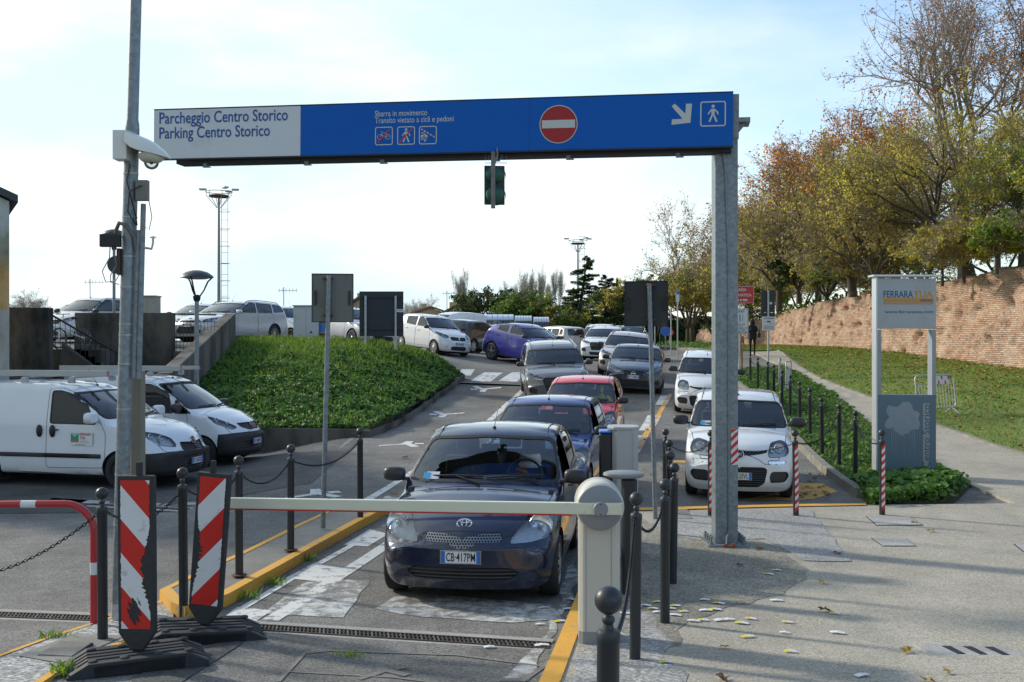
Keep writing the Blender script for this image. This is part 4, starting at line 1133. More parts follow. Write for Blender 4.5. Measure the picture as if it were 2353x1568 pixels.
MICRA = hatch(4.0, 1.74, 1.455, clr=.15, badge=('ringbar', .62), cowl=(1.08, 1.0), roof_front=(1.85, 1.385), roof_rear=3.3, belt=(.94, 1.08), tum=.17,
  top=[(0,.60),(.02,.70),(.07,.76),(.25,.83),(.7,.93),(1.02,.975),(1.1,1.0),(1.5,1.22),(1.85,1.385),(2.05,1.43),(2.4,1.45),(2.9,1.43),(3.4,1.36),(3.7,1.2),(3.88,1.0),(4.0,.6)],
  nose=[(.2,.08),(.3,.02),(.4,.0),(.6,.0),(.7,.03),(.85,.1)], tail=[(.2,.08),(.3,0),(.7,0),(1.0,.06),(1.5,.15)],
  wheels=(.80,3.33,.31), wstyle='alloy5', kf=.80, rf=.62,
  dlo=[[(1.45,1.03),(2.35,1.06),(2.36,1.36),(2.1,1.355),(1.8,1.22)], [(2.45,1.07),(3.1,1.13),(3.05,1.32),(2.45,1.36)]],
  lamps=[([(.36,.66),(.50,.62),(.80,.74),(.82,.86),(.62,.82),(.40,.72)], 'head'), ([(.52,.28),(.78,.34),(.74,.44),(.56,.40)], 'intake')], bulbs=[(-.06,-.02,.04),(.08,.02,.04)],
  front=[([(0,.50),(0,.70),(.33,.70),(.26,.58),(.16,.50)], 'grille'), ([(0,.28),(0,.42),(.45,.42),(.40,.28)], 'intake')],
  doors=[[(1.35,.33),(2.4,.31),(2.4,1.03),(1.45,1.0),(1.35,.8)],[(2.42,.31),(3.0,.36),(3.15,.6),(3.3,.8),(3.3,1.08),(2.42,1.03)]],
  bonnet=[(0,.08),(.4,.1),(.62,.3),(.70,.7),(.74,1.0),(0,1.04)], rear_glass=(1.05,1.32,.5,.42), tails=[[(3.7,.8),(4.1,.8),(4.1,1.0),(3.72,1.02)]])
JUKE = hatch(4.135, 1.765, 1.57, cowl=(1.18, 1.10), roof_front=(1.90, 1.47), roof_rear=3.2, belt=(1.04, 1.20), tum=.19, clr=.19,
  top=[(0,.70),(.02,.86),(.08,.94),(.3,1.0),(.8,1.06),(1.12,1.08),(1.2,1.10),(1.55,1.31),(1.90,1.475),(2.1,1.535),(2.4,1.565),(2.9,1.54),(3.4,1.46),(3.75,1.30),(3.95,1.12),(4.05,.95),(4.135,.6)],
  nose=[(.2,.08),(.3,.02),(.4,.0),(.6,.0),(.8,.05),(1.0,.12)], tail=[(.2,.06),(.35,0),(.7,0),(1.0,.1),(1.5,.15)],
  wheels=(.82,3.35,.345), wstyle='alloy5', kf=.80, rf=.62, tw=.22, archgap=.065,
  dlo=[[(1.55,1.15),(2.42,1.17),(2.43,1.47),(2.18,1.465),(1.85,1.32)], [(2.54,1.18),(3.15,1.24),(3.08,1.42),(2.54,1.465)]],
  lamps=[([(.52,.96),(.70,.93),(.80,.97),(.74,1.03),(.56,1.02)], 'head'), ([(.48,.66),(.62,.63),(.72,.70),(.70,.82),(.56,.84),(.47,.76)], 'fog')], bulbs=[(0,0,.04)],
  front=[([(0,.55),(0,.80),(.36,.80),(.30,.55)], 'grille'), ([(0,.28),(0,.48),(.5,.48),(.45,.28)], 'intake')],
  doors=[[(1.45,.36),(2.48,.34),(2.48,1.14),(1.55,1.10),(1.45,.9)],[(2.50,.34),(2.98,.40),(3.15,.7),(3.3,.95),(3.25,1.22),(2.50,1.14)]],
  bonnet=[(0,.10),(.5,.12),(.68,.3),(.74,.7),(.78,1.1),(0,1.14)], tails=[[(3.72,1.02),(4.2,.98),(4.2,1.14),(3.78,1.22)]])
CELERIO = hatch(3.60, 1.60, 1.53, badge=('S', .70), cowl=(.84, 1.04), roof_front=(1.58, 1.455), roof_rear=3.1, belt=(.97, 1.06), tum=.15, clr=.17,
  top=[(0,.58),(.015,.72),(.06,.80),(.2,.87),(.5,.95),(.8,1.01),(.86,1.04),(1.2,1.25),(1.58,1.46),(1.75,1.51),(2.1,1.53),(2.6,1.53),(3.1,1.51),(3.38,1.45),(3.5,1.25),(3.56,1.0),(3.60,.5)],
  nose=[(.15,.10),(.24,.03),(.32,.0),(.55,.0),(.68,.04),(.8,.09),(.95,.16)], tail=[(.15,.08),(.3,0),(.55,0),(.6,.03),(1.0,.04),(1.4,.06)],
  wheels=(.65,3.07,.28), kf=.80, rf=.55, fbow=.18, wstyle='cap',
  dlo=[[(1.18,1.06),(1.98,1.07),(1.99,1.42),(1.76,1.42),(1.46,1.27)], [(2.09,1.07),(2.80,1.10),(2.85,1.40),(2.09,1.42)]],
  lamps=[([(.40,.74),(.48,.68),(.66,.72),(.76,.82),(.72,.92),(.56,.86),(.42,.80)], 'head'), ([(.50,.32),(.60,.31),(.62,.41),(.51,.42)], 'fog')], bulbs=[(-.03,-.02,.05),(.08,.04,.04)],
  front=[([(0,.60),(0,.745),(.30,.76),(.37,.73),(.32,.62)], 'grille'), ([(0,.24),(0,.40),(.30,.40),(.38,.34),(.32,.24)], 'intake')],
  doors=[[(1.0,.32),(2.03,.30),(2.03,1.04),(1.10,1.02),(1.0,.85)],[(2.05,.30),(2.72,.34),(2.86,.62),(2.92,.8),(2.9,1.06),(2.05,1.04)]],
  bonnet=[(0,.07),(.38,.08),(.55,.16),(.64,.32),(.68,.58),(.70,.80),(0,.81)], rear_glass=(1.07,1.40,.52,.47), tails=[[(3.42,.85),(3.7,.85),(3.7,1.15),(3.44,1.15)]])
WAGON = hatch(4.56, 1.84, 1.50, badge=('oval', .78), cowl=(1.15, 1.0), roof_front=(2.0, 1.40), roof_rear=4.0, belt=(.95, 1.04), tum=.17,
  top=[(0,.60),(.02,.70),(.07,.77),(.25,.84),(.7,.93),(1.08,.975),(1.17,1.0),(1.6,1.22),(2.0,1.40),(2.25,1.455),(2.7,1.475),(3.4,1.465),(4.0,1.43),(4.25,1.36),(4.42,1.1),(4.5,.95),(4.56,.5)],
  nose=[(.2,.08),(.3,.02),(.4,.0),(.6,.0),(.7,.03),(.85,.1)], tail=[(.2,.08),(.3,0),(.7,0),(1.0,.06),(1.4,.12)],
  wheels=(.88,3.52,.32), wstyle='alloy10', kf=.80, rf=.62, rails=True, mirror_painted=True, aer=.3,
  dlo=[[(1.55,1.03),(2.5,1.05),(2.51,1.37),(2.25,1.37),(1.9,1.22)], [(2.60,1.05),(3.4,1.07),(3.42,1.36),(2.60,1.375)], [(3.52,1.08),(4.1,1.12),(3.98,1.32),(3.52,1.355)]],
  lamps=[([(.50,.66),(.60,.64),(.84,.72),(.84,.84),(.68,.82),(.50,.74)], 'head'), ([(.62,.34),(.76,.36),(.76,.46),(.62,.46)], 'fog')], bulbs=[(-.06,0,.045),(.07,.02,.045)],
  front=[([(0,.64),(0,.72),(.42,.72),(.40,.64)], 'grille'), ([(0,.28),(0,.52),(.38,.52),(.52,.36),(.46,.28)], 'intake')],
  doors=[[(1.45,.33),(2.55,.31),(2.55,1.02),(1.55,1.0),(1.45,.8)],[(2.57,.31),(3.18,.36),(3.36,.6),(3.46,.8),(3.46,1.04),(2.57,1.02)]],
  bonnet=[(0,.08),(.5,.1),(.70,.3),(.76,.7),(.78,1.08),(0,1.11)], rear_glass=(1.05,1.34,.6,.5), tails=[[(4.3,.8),(4.6,.8),(4.6,1.3),(4.22,1.3)]])
HATCH = hatch(4.0, 1.72, 1.47, cowl=(1.05, .98), roof_front=(1.85, 1.38), roof_rear=3.3, belt=(.93, 1.04), tum=.17,
  top=[(0,.58),(.02,.68),(.07,.745),(.25,.82),(.7,.91),(1.0,.955),(1.07,.98),(1.45,1.19),(1.85,1.385),(2.05,1.435),(2.4,1.46),(2.9,1.45),(3.4,1.40),(3.62,1.30),(3.82,1.05),(3.92,.9),(4.0,.5)],
  nose=[(.2,.08),(.3,.02),(.4,.0),(.6,.0),(.7,.03),(.85,.1)], tail=[(.2,.08),(.3,0),(.7,0),(1.0,.06),(1.4,.12)],
  wheels=(.80,3.30,.30), wstyle='alloy7', kf=.80, rf=.62,
  dlo=[[(1.42,1.01),(2.3,1.03),(2.31,1.36),(2.08,1.355),(1.76,1.20)], [(2.41,1.04),(3.15,1.08),(3.18,1.30),(2.41,1.365)]],
  lamps=[([(.44,.64),(.54,.62),(.78,.70),(.78,.82),(.62,.78),(.44,.72)], 'head'), ([(.56,.32),(.70,.33),(.70,.42),(.56,.42)], 'fog')], bulbs=[(-.06,0,.045),(.07,.02,.045)],
  front=[([(0,.58),(0,.68),(.34,.68),(.34,.58)], 'grille'), ([(0,.26),(0,.46),(.40,.46),(.46,.34),(.38,.26)], 'intake')],
  doors=[[(1.3,.33),(2.36,.31),(2.36,1.0),(1.40,.98),(1.3,.8)],[(2.38,.31),(3.0,.36),(3.12,.6),(3.24,.8),(3.24,1.04),(2.38,1.0)]],
  bonnet=[(0,.08),(.4,.1),(.62,.3),(.70,.7),(.74,.98),(0,1.01)], rear_glass=(1.03,1.36,.55,.47), tails=[[(3.80,.82),(4.1,.82),(4.1,1.02),(3.72,1.10)]])
M_GLASSV = glass_mat('dark_van_glass', (.05,.055,.06), .002, refl=.45)
DOBLO = hatch(4.39, 1.83, 1.85, drip=False, glass2=M_GLASSV, badge=('disc', .80), cowl=(.98, 1.20), roof_front=(1.86, 1.70), roof_rear=4.1, belt=(1.10, 1.14), tum=.13, clr=.2,
  top=[(0,.66),(.015,.80),(.05,.89),(.15,.98),(.4,1.07),(.8,1.15),(.95,1.175),(1.0,1.20),(1.4,1.46),(1.86,1.70),(2.1,1.78),(2.6,1.83),(3.4,1.85),(4.1,1.82),(4.28,1.75),(4.34,1.5),(4.37,1.0),(4.39,.5)],
  nose=[(.2,.06),(.3,.0),(.6,.0),(.66,.03),(.85,.08),(1.05,.18)], tail=[(.2,.04),(.3,0),(.55,0),(.6,.02),(1.0,.03),(1.6,.06)],
  wheels=(.92,3.67,.315), wstyle='steel', kf=.82, rf=.6, fbow=.24, archgap=.05, tw=.2,
  dlo=[[(1.42,1.12),(2.30,1.13),(2.31,1.66),(2.0,1.66),(1.62,1.42)]],
  lamps=[([(.42,.74),(.46,.70),(.74,.76),(.85,.90),(.80,1.0),(.62,.95),(.46,.86)], 'head')], bulbs=[(-.05,-.02,.075),(.09,.03,.065)],
  front=[([(0,.60),(0,.76),(.34,.78),(.34,.60)], 'grille'), ([(0,.26),(0,.54),(.36,.54),(.34,.26)], 'intake')], black_nose=(.62,.52), dark_handles=True,
  doors=[[(1.22,.36),(2.38,.34),(2.38,1.72),(2.02,1.72),(1.34,1.16),(1.22,.95)]], bonnet=[(0,.06),(.4,.07),(.62,.16),(.74,.34),(.78,.62),(.80,.92),(0,.93)],
  mirror=(1.42,1.20), mirror_size=1.35, mirror_painted=True, roof_lines=True)
NV200 = hatch(4.40, 1.70, 1.86, drip=False, glass2=M_GLASSV, badge=('ringbar', .82), cowl=(.86, 1.16), roof_front=(1.80, 1.72), roof_rear=4.1, belt=(1.05, 1.12), tum=.12, clr=.19,
  top=[(0,.66),(.015,.78),(.06,.86),(.2,.96),(.5,1.07),(.82,1.14),(.88,1.16),(1.3,1.44),(1.80,1.73),(2.05,1.80),(2.6,1.85),(3.4,1.86),(4.1,1.83),(4.28,1.76),(4.35,1.5),(4.38,1.0),(4.40,.5)],
  nose=[(.2,.06),(.3,.0),(.6,.0),(.66,.03),(.85,.10),(1.05,.22)], tail=[(.2,.04),(.3,0),(.55,0),(.6,.02),(1.0,.03),(1.6,.06)],
  wheels=(.80,3.52,.30), wstyle='steel', kf=.80, rf=.6, fbow=.24, archgap=.05,
  dlo=[[(1.05,1.08),(1.40,1.09),(1.40,1.34)], [(1.46,1.09),(2.30,1.12),(2.31,1.64),(2.0,1.64),(1.60,1.48)]],
  lamps=[([(.44,.78),(.58,.74),(.80,.86),(.78,1.02),(.70,1.0),(.56,.88)], 'head')], bulbs=[(-.06,-.03,.05),(.06,.05,.05)],
  front=[([(0,.72),(0,.86),(.40,.86),(.36,.78),(.2,.72)], 'grille'), ([(0,.30),(0,.50),(.44,.50),(.40,.30)], 'intake')], black_nose=(.66,.50), dark_handles=True,
  doors=[[(1.12,.36),(2.36,.34),(2.36,1.70),(2.0,1.70),(1.48,1.40),(1.12,1.04)]], bonnet=[(0,.06),(.4,.07),(.60,.16),(.68,.34),(.72,.60),(.74,.80),(0,.81)],
  mirror=(1.30,1.16), mirror_size=1.3)
# the queue: front-centre ground point, direction to the tail
C_NAVY = ('navy_car_paint', (.006,.012,.040), .1, .22)
C_BLUE = ('blue_car_paint', (.008,.040,.20), .3, .28)
C_RED = ('red_car_paint', (.74,.022,.016), .0, .3)
C_GREYB = ('grey_brown_car_paint', (.115,.112,.108), .35, .3)
C_SLATE = ('slate_car_paint', (.040,.052,.072), .3, .28)
C_WHITE = ('white_car_paint', (.74,.745,.73), .0, .35)
C_WHITE2 = ('cool_white_car_paint', (.72,.75,.77), .0, .35)
C_SILV = ('silver_car_paint', (.56,.57,.58), .3, .3)
C_SILV2 = ('champagne_car_paint', (.52,.46,.42), .35, .3)
C_PURP = ('purple_car_paint', (.032,.030,.25), .2, .24)
C_DARK = ('charcoal_car_paint', (.03,.032,.035), .4, .28)
GQ = 'cars queuing down the ramp'; GL = 'cars parked in the upper car park'
def car(S, label, u, d, bk, col, **k):
    return make_car(S, 'parked_car' if k.pop('van', 0) == 0 else 'parked_van', label, k.pop('cat', 'car'), ((u-1176.5)/F*d, d), bk, col, **k)
yaris = make_car(YARIS, 'queuing_car', 'dark navy small hatchback waiting at the barrier, plate CB 417PM', 'car', (-.45, 9.02), (.135, .99), C_NAVY, plate=(0, .455, 'CB·417PM'), group=GQ)
blue = make_car(YARIS, 'queuing_car', 'royal blue small hatchback second in the queue behind the navy one', 'car', (.22, 14.5), (.19, .98), C_BLUE, group=GQ)
red = make_car(AYGO, 'queuing_car', 'bright red small hatchback third in the queue, driver leaning an arm out', 'car', (1.22, 20.2), (.17, .985), C_RED, group=GQ)
tucson = make_car(TUCSON, 'queuing_car', 'grey SUV with silver roof rails turning in behind the red car', 'SUV', (1.32, 28.6), (-.03, 1), C_GREYB, group=GQ)
micra = make_car(MICRA, 'queuing_car', 'slate blue hatchback with lit headlights beside the grey SUV, plate FL 716MC', 'car', (3.63, 30.9), (.17, .985), C_SLATE, plate=(0, .52, 'FL·716MC'), group=GQ)
panda = make_car(PANDA, 'parked_car', 'white compact car nearest to the gantry post, plate ending 520VL', 'car', (3.38, 15.25), (.2, .98), C_WHITE, plate=(0, .40, 'EX·520VL'), group='white compact cars in the side bays')
panda2 = make_car(PANDA, 'parked_car', 'white compact car parked behind the first one, half hidden by the gantry post', 'car', (5.08, 27.1), (.2, .98), C_WHITE, plate=(0, .40, 'EX·518VL'), group='white compact cars in the side bays')
doblo = make_car(DOBLO, 'parked_van', 'white panel van with a logo sticker on its door, nearest in the yard', 'van', (-5.62, 18.25), (-.975, .22), C_WHITE2, plate=(0, .44, 'ET·181DS'), group='white vans in the lower yard')
nv200 = make_car(NV200, 'parked_van', 'white panel van with black bumper parked beyond the other van by the green bank', 'van', (-5.32, 21.35), (-.975, .22), C_WHITE2, plate=(0, .48, 'FD·868MT'), group='white vans in the lower yard')
suz = make_car(CELERIO, 'parked_car', 'white five-door hatchback at the top of the ramp, beside the dark board', 'car', (-2.1, 40.3), (-.62, .78), C_WHITE, plate=(0, .50, 'FA·854MY'), group=GL)
juke = make_car(JUKE, 'parked_car', 'purple crossover with pale alloy wheels at the top of the ramp', 'car', (2.08, 39.0), (-.70, .72), C_PURP, group=GL)
wagon = make_car(WAGON, 'parked_car', 'silver estate car with roof rails behind the sloping concrete wall', 'estate car', (-10.75, 33.9), (.40, .92), C_SILV, plate=(0, .56, 'DN·207JX'), group=GL)
mpv = make_car(CELERIO, 'parked_car', 'pale silver hatchback behind the leaning bicycle and dark wall', 'car', (-15.1, 33.4), (.42, .91), C_SILV, plate=(0, .52, 'CR·632EL'), group=GL)
car(HATCH, 'silver hatchback partly behind the white cabinet and the grey sign back', 880, 36.5, (-.66, .75), C_SILV, wstyle='alloy10', group=GL)
car(HATCH, 'pale grey hatchback seen over the parapet behind the tall pole', 372, 36.5, (.42, .91), C_SILV, group=GL)
car(PANDA, 'white compact car with black sill between estate car and white cabinet', 730, 41.5, (-.80, .6), C_WHITE2, group=GL)
car(HATCH, 'dark blue-grey car cut off by the left building corner', 66, 35.5, (-.9, .42), C_SLATE, group=GL)
car(HATCH, 'silver car whose roof shows over the wall left of the pale silver hatchback', 66, 38.5, (.55, .83), C_SILV, group=GL)
car(WAGON, 'white estate car behind the white five-door hatchback', 1012, 47.5, (.45, .89), C_WHITE2, group=GL)
dk = make_car(HATCH, 'parked_car', 'charcoal hatchback seen from behind with red tail lamp beside the purple crossover', 'car', (-.75, 47.6), (-.50, -.86), C_DARK, group=GL)
car(HATCH, 'white hatchback just beyond the purple crossover', 1300, 50, (-.66, .75), C_WHITE2, group=GL)
car(PANDA, 'champagne compact car seen tail first right of the purple crossover', 1246, 58.5, (.50, -.86), C_SILV2, group=GL)
car(HATCH, 'champagne hatchback parked under the far light mast', 1338, 62, (-.55, .83), C_SILV2, group=GL)
car(TUCSON, 'white SUV coming down behind the pinkish silver one', 1375, 46.5, (.22, .975), C_WHITE2, group=GQ)
car(TUCSON, 'pinkish silver SUV right behind the slate blue hatchback', 1425, 38.0, (.20, .98), C_SILV2, group=GQ)
car(TUCSON, 'white SUV farthest back in the queue', 1367, 56.5, (.2, .98), C_WHITE, group=GQ)
car(WAGON, 'dark estate car at the far end of the queue', 1405, 63, (.2, .98), C_DARK, group=GQ)
car(WAGON, 'slate estate car beyond the grey back of the far sign', 1440, 60, (.2, .98), C_SLATE, group=GQ)
car(PANDA, 'pale car far across the upper car park left of the queue', 1335, 78, (.9, .3), C_WHITE2, group=GL, detail=0)
VANB = dict(DOBLO); VANB['H'] = 2.1; VANB['top'] = [(a, b*1.13 if b > .7 else b) for a, b in DOBLO['top']]; VANB['roof_front'] = (1.86, 1.92); VANB['cowl'] = (.98, 1.35); VANB['doors'] = []; VANB['dlo'] = []
make_car(VANB, 'parked_van', 'tall white van behind the white five-door hatchback', 'van', ((935-1176.5)/F*52, 52.0), (.85, .52), C_WHITE2, group=GL)
# ------------------------------------------------------------------ foliage helpers
rng = np.random.default_rng(7)
def rand_unit(n):
    v = rng.normal(size=(n, 3)); return v/np.linalg.norm(v, axis=1, keepdims=True)
def leaf_cloud(name, P, N, size, mats, parent=None, shape='hex', mi=None, aspect=.8):
    """many small separate leaves: P centres, N facing, size half-length"""
    n = len(P)
    if n == 0: return None
    N = N/np.maximum(np.linalg.norm(N, axis=1, keepdims=True), 1e-6)
    r = rand_unit(n); A = np.cross(N, r); A /= np.maximum(np.linalg.norm(A, axis=1, keepdims=True), 1e-6); B = np.cross(N, A)
    s = size[:, None]
    if shape == 'diamond':
        V = np.stack([P-A*s, P-B*s*aspect*.6, P+A*s, P+B*s*aspect*.6], 1); k = 4
        F = (np.arange(n)[:, None]*4+np.array([0, 1, 2, 3])[None])
    else:                                    # cupped lobed leaf as a fan of six
        ang = np.linspace(0, 2*PI, 6, endpoint=False); ring = []
        for i, a in enumerate(ang):
            rr = 1.0 if i % 2 == 0 else .78
            ring.append(P+(A*math.cos(a)+B*math.sin(a))*s*rr+N*s*.16)
        V = np.stack([P-N*s*.10]+ring, 1); k = 7
        F = np.concatenate([(np.arange(n)[:, None]*7+np.array([0, 1+i, 1+(i+1) % 6])[None]) for i in range(6)], 0)
        if mi is not None: mi = np.tile(mi, 6)
    return np_mesh(name, V.reshape(-1, 3), F, mats, parent, mi=mi)
def blades(name, P, h, mats, parent=None, mi=None, lean=.5, w=.006):
    n = len(P); a = rng.uniform(0, 2*PI, n); d = np.stack([np.cos(a), np.sin(a), np.zeros(n)], 1); e = np.stack([-np.sin(a), np.cos(a), np.zeros(n)], 1)
    hh = h[:, None]; up_ = np.array([0, 0, 1.0]); l = rng.uniform(.1, lean, n)[:, None]
    V = np.stack([P-e*w, P+e*w, P+d*hh*l*.35+up_*hh*.6+e*w*.7, P+d*hh*l+up_*hh], 1)
    F = np.arange(n)[:, None]*4+np.array([0, 1, 2, 3])[None]
    return np_mesh(name, V.reshape(-1, 3), F, mats, parent, mi=mi)
def leaf_mat(name, col, trans=.35, rough=.55, vary=.35, scale=3):
    if name in MATS: return MATS[name]
    m = bpy.data.materials.new(name); m.use_nodes = True; t = m.node_tree; b = t.nodes['Principled BSDF']
    f = noise_fac(t, scale, 4, .7)
    c = mixrgb(t, f, tuple(q*(1-vary) for q in col), tuple(min(1, q*(1+vary)) for q in col))
    t.links.new(c, b.inputs['Base Color']); b.inputs['Roughness'].default_value = rough; b.inputs['Specular IOR Level'].default_value = .18
    tr = nd(t, 'ShaderNodeBsdfTranslucent'); t.links.new(mixrgb(t, 1.0, c, (1.15, 1.2, .7), 'MULTIPLY'), tr.inputs[0])
    mx = nd(t, 'ShaderNodeMixShader', inp={0: trans}); t.links.new(b.outputs[0], mx.inputs[1]); t.links.new(tr.outputs[0], mx.inputs[2])
    t.links.new(mx.outputs[0], t.nodes['Material Output'].inputs[0]); MATS[name] = m
    return m
def scatter_poly(poly, n):
    xs = [p[0] for p in poly]; ys = [p[1] for p in poly]; out = np.zeros((0, 2))
    while len(out) < n:
        q = np.stack([rng.uniform(min(xs), max(xs), n*2), rng.uniform(min(ys), max(ys), n*2)], 1)
        out = np.concatenate([out, q[in_poly(q[:, 0], q[:, 1], poly)]])
    return out[:n]
def patch_noise(x, y, s, seed=0):
    return np.array([mnoise.noise(Vector((a*s+seed*17.3, b*s-seed*9.1, seed))) for a, b in zip(x, y)])

# ------------------------------------------------------------------ green bank
M_SOIL = asphalt_mat('earth', (.015,.02,.008), (.035,.045,.018), (.07,.08,.035), grain=30, blotch=.5, cracks=0, bmp=.8)
M_LAWN = asphalt_mat('lawn', (.075,.095,.02), (.15,.20,.035), (.27,.29,.09), grain=26, blotch=.35, cracks=0, bmp=.9)
L1 = leaf_mat('mallow_leaf', (.095,.19,.038)); L2 = leaf_mat('mallow_leaf_dark', (.035,.085,.02)); L3 = leaf_mat('mallow_leaf_light', (.14,.25,.06)); L4 = leaf_mat('grass_blade', (.20,.30,.045)); L5 = leaf_mat('grass_blade_dry', (.20,.21,.07))
sheet('bank_earth', BANK, 0, M_SOIL, step=.22, bank=True)
q = scatter_poly(BANK, 30000); z = G(q[:, 0], q[:, 1], True)
hn = patch_noise(q[:, 0], q[:, 1], 1.4); hz = np.clip(.09+.13*hn, .01, .3)*rng.uniform(.3, 1.15, len(q))
topb = np.clip((g_bank(q[:, 0], q[:, 1])-1.95)/.3, 0, 1)
P3 = np.stack([q[:, 0], q[:, 1], z+hz*(1-.5*topb)], 1)
dn = .05; gx = (g_bank(q[:, 0]+dn, q[:, 1])-g_bank(q[:, 0]-dn, q[:, 1]))/(2*dn); gy = (g_bank(q[:, 0], q[:, 1]+dn)-g_bank(q[:, 0], q[:, 1]-dn))/(2*dn)
NN = np.stack([-gx, -gy-.25, np.ones(len(q))], 1)+rand_unit(len(q))*.75
pn = patch_noise(q[:, 0], q[:, 1], .9, 3)
mi = np.where(rng.random(len(q))+pn*.5 > .78, 2, np.where(rng.random(len(q)) > .62, 1, 0))
keep = rng.random(len(q)) > topb*.35
o = leaf_cloud('bank_plants', P3[keep], NN[keep], rng.uniform(.026, .078, keep.sum()), [L1, L2, L3], mi=mi[keep])
tag(o, 'dense green mallow and weeds covering the sloping bank', 'ground cover', kind='stuff')
q = scatter_poly(BANK, 30000); z = G(q[:, 0], q[:, 1], True); topw = np.clip((z-1.2)/1.0, .10, 1); kk = rng.random(len(q)) < topw
o = blades('bank_grass', np.stack([q[kk, 0], q[kk, 1], z[kk]], 1), rng.uniform(.08, .24, kk.sum()), [L4, L5, L3], mi=rng.choice(3, kk.sum(), p=[.72, .1, .18]), w=.008)
tag(o, 'fresh grass growing along the top of the bank', 'grass', kind='stuff')
# lot grass strip behind the railing
gp = [(-9.9,30.4),(-8.95,30.4),(-8.95,34.2),(-10.4,34.2)]
sheet('lawn', gp, .015, M_LAWN)
q = scatter_poly([(-9.95,30.4),(-5.0,30.4),(-5.0,34.8),(-10.2,34.8)], 9000); z = G(q[:, 0], q[:, 1], True); ok = ~in_poly(q[:, 0], q[:, 1], BANK)
o = blades('verge_grass', np.stack([q[ok, 0], q[ok, 1], z[ok]], 1), rng.uniform(.07, .2, ok.sum()), [L4, L3], mi=rng.integers(0, 2, ok.sum()), w=.008); tag(o, 'grass behind the railing at the foot of the silver estate car', 'grass', kind='stuff')

# ------------------------------------------------------------------ concrete walls
M_OLDC = mat('stained_concrete', (.15,.135,.11), .92, vary=.35, scale=2.2, bumpy=.5, bscale=26, dirt=(.035,.033,.026), dscale=1.1, dlo=.42, dhi=.62, stretch=(1.2, 1.2, .45))
M_OLDC2 = mat('dark_stained_concrete', (.13,.118,.095), .95, vary=.4, scale=2.0, bumpy=.5, bscale=26, dirt=(.02,.02,.017), dscale=1.0, dlo=.38, dhi=.6, stretch=(1, 1, .4))
def wall_run(name, lab, pts, zt0, zt1, zb, th, m, cap=True):
    (x0, y0), (x1, y1) = pts; d = Vector((x1-x0, y1-y0, 0)); L = d.length; a = math.atan2(d.y, d.x)
    t = thing(name, lab, 'wall', (x0, y0, zb), a)
    mb = MB(); n = 10
    for i in range(n):
        s0, s1 = L*i/n, L*(i+1)/n; h0 = zt0+(zt1-zt0)*i/n-zb; h1 = zt0+(zt1-zt0)*(i+1)/n-zb
    vs = [(0, 0, 0), (L, 0, 0), (L, th, 0), (0, th, 0), (0, 0, zt0-zb), (L, 0, zt1-zb), (L, th, zt1-zb), (0, th, zt0-zb)]
    mb.add(vs, [(3, 2, 1, 0), (4, 5, 6, 7), (0, 1, 5, 4), (1, 2, 6, 5), (2, 3, 7, 6), (3, 0, 4, 7)])
    mb.build('wall_body', m, t, bevel=.02)
    return t
wall_run('retaining_wall', 'low stained concrete wall at the foot of the green bank', [(-8.1,23.25),(-3.25,23.25)], .455, .40, -.3, .22, M_OLDC)
wall_run('stair_wall', 'sloping concrete wall left of the green bank, behind the lamp post', [(-8.15,24.5),(-8.98,33.3)], 1.63, 3.30, -.3, .34, M_OLDC)
wall_run('parapet_wall', 'dark stained concrete parapet left of the bicycle', [(-17,27),(-12.22,27)], 3.34, 3.28, -.3, .3, M_OLDC2)
wall_run('parapet_wall', 'dark stained concrete parapet right of the bicycle, behind the tall pole', [(-12.82,30),(-9.95,30)], 3.23, 3.23, -.3, .3, M_OLDC2)
wall_run('parapet_wall', 'short concrete wall under the railing beside the sloping wall', [(-9.94,30.02),(-8.72,30.02)], 2.10, 2.10, -.3, .26, M_OLDC)
st = thing('staircase', 'concrete steps and cheek wall going down below the handrail', 'stairs', (-12.3, 28.4, 0))
mb = MB(); mb.prism([(-.1, 0), (2.7, 0), (2.7, .25), (-.1, 2.35)], 0, .22, M=Matrix.Rotation(PI/2, 4, 'X')); mb.build('cheek_wall', M_OLDC2, st)
mb = MB()
for i in range(13): mb.box((.15+i*.2, .9, (2.3-i*.17)/2), (.2, 1.3, 2.3-i*.17-.002*i))
mb.build('steps', M_OLDC, st)
M_IRON = mat('painted_iron', (.02,.021,.022), .5, .3, vary=.25, scale=20)
rl = thing('handrail', 'dark iron handrail with balusters along the stairs', 'railing', (-12.9, 28.3, 0))
p0 = Vector((0, 0, 3.22)); p1 = Vector((3.6, 0, 1.15))
MB().tube([p0, p1], .028, 8).build('top_rail', M_IRON, rl, smooth=40)
MB().tube([p0-Vector((0,0,.85)), p1-Vector((0,0,.85))], .014, 6).build('bottom_rail', M_IRON, rl)
for i in range(1, 26):
    p = p0.lerp(p1, i/26); MB().tube([p, p-Vector((0, 0, .85))], .009, 5).build('baluster', M_IRON, rl)
rl = thing('railing', 'dark iron railing between the two concrete walls in front of the silver estate car', 'railing', (-9.93, 30.16, 0))
MB().tube([(0, 0, 3.19), (1.22, 0, 3.17)], .022, 6).build('top_rail', M_IRON, rl); MB().tube([(0, 0, 2.98), (1.22, 0, 2.96)], .010, 5).build('middle_rail', M_IRON, rl); MB().tube([(0, 0, 2.2), (1.22, 0, 2.2)], .012, 5).build('bottom_rail', M_IRON, rl)
for i in range(12):
    x = .05+i*.102; MB().tube([(x, 0, 2.10), (x, 0, 2.98)], .007, 4).build('baluster', M_IRON, rl)
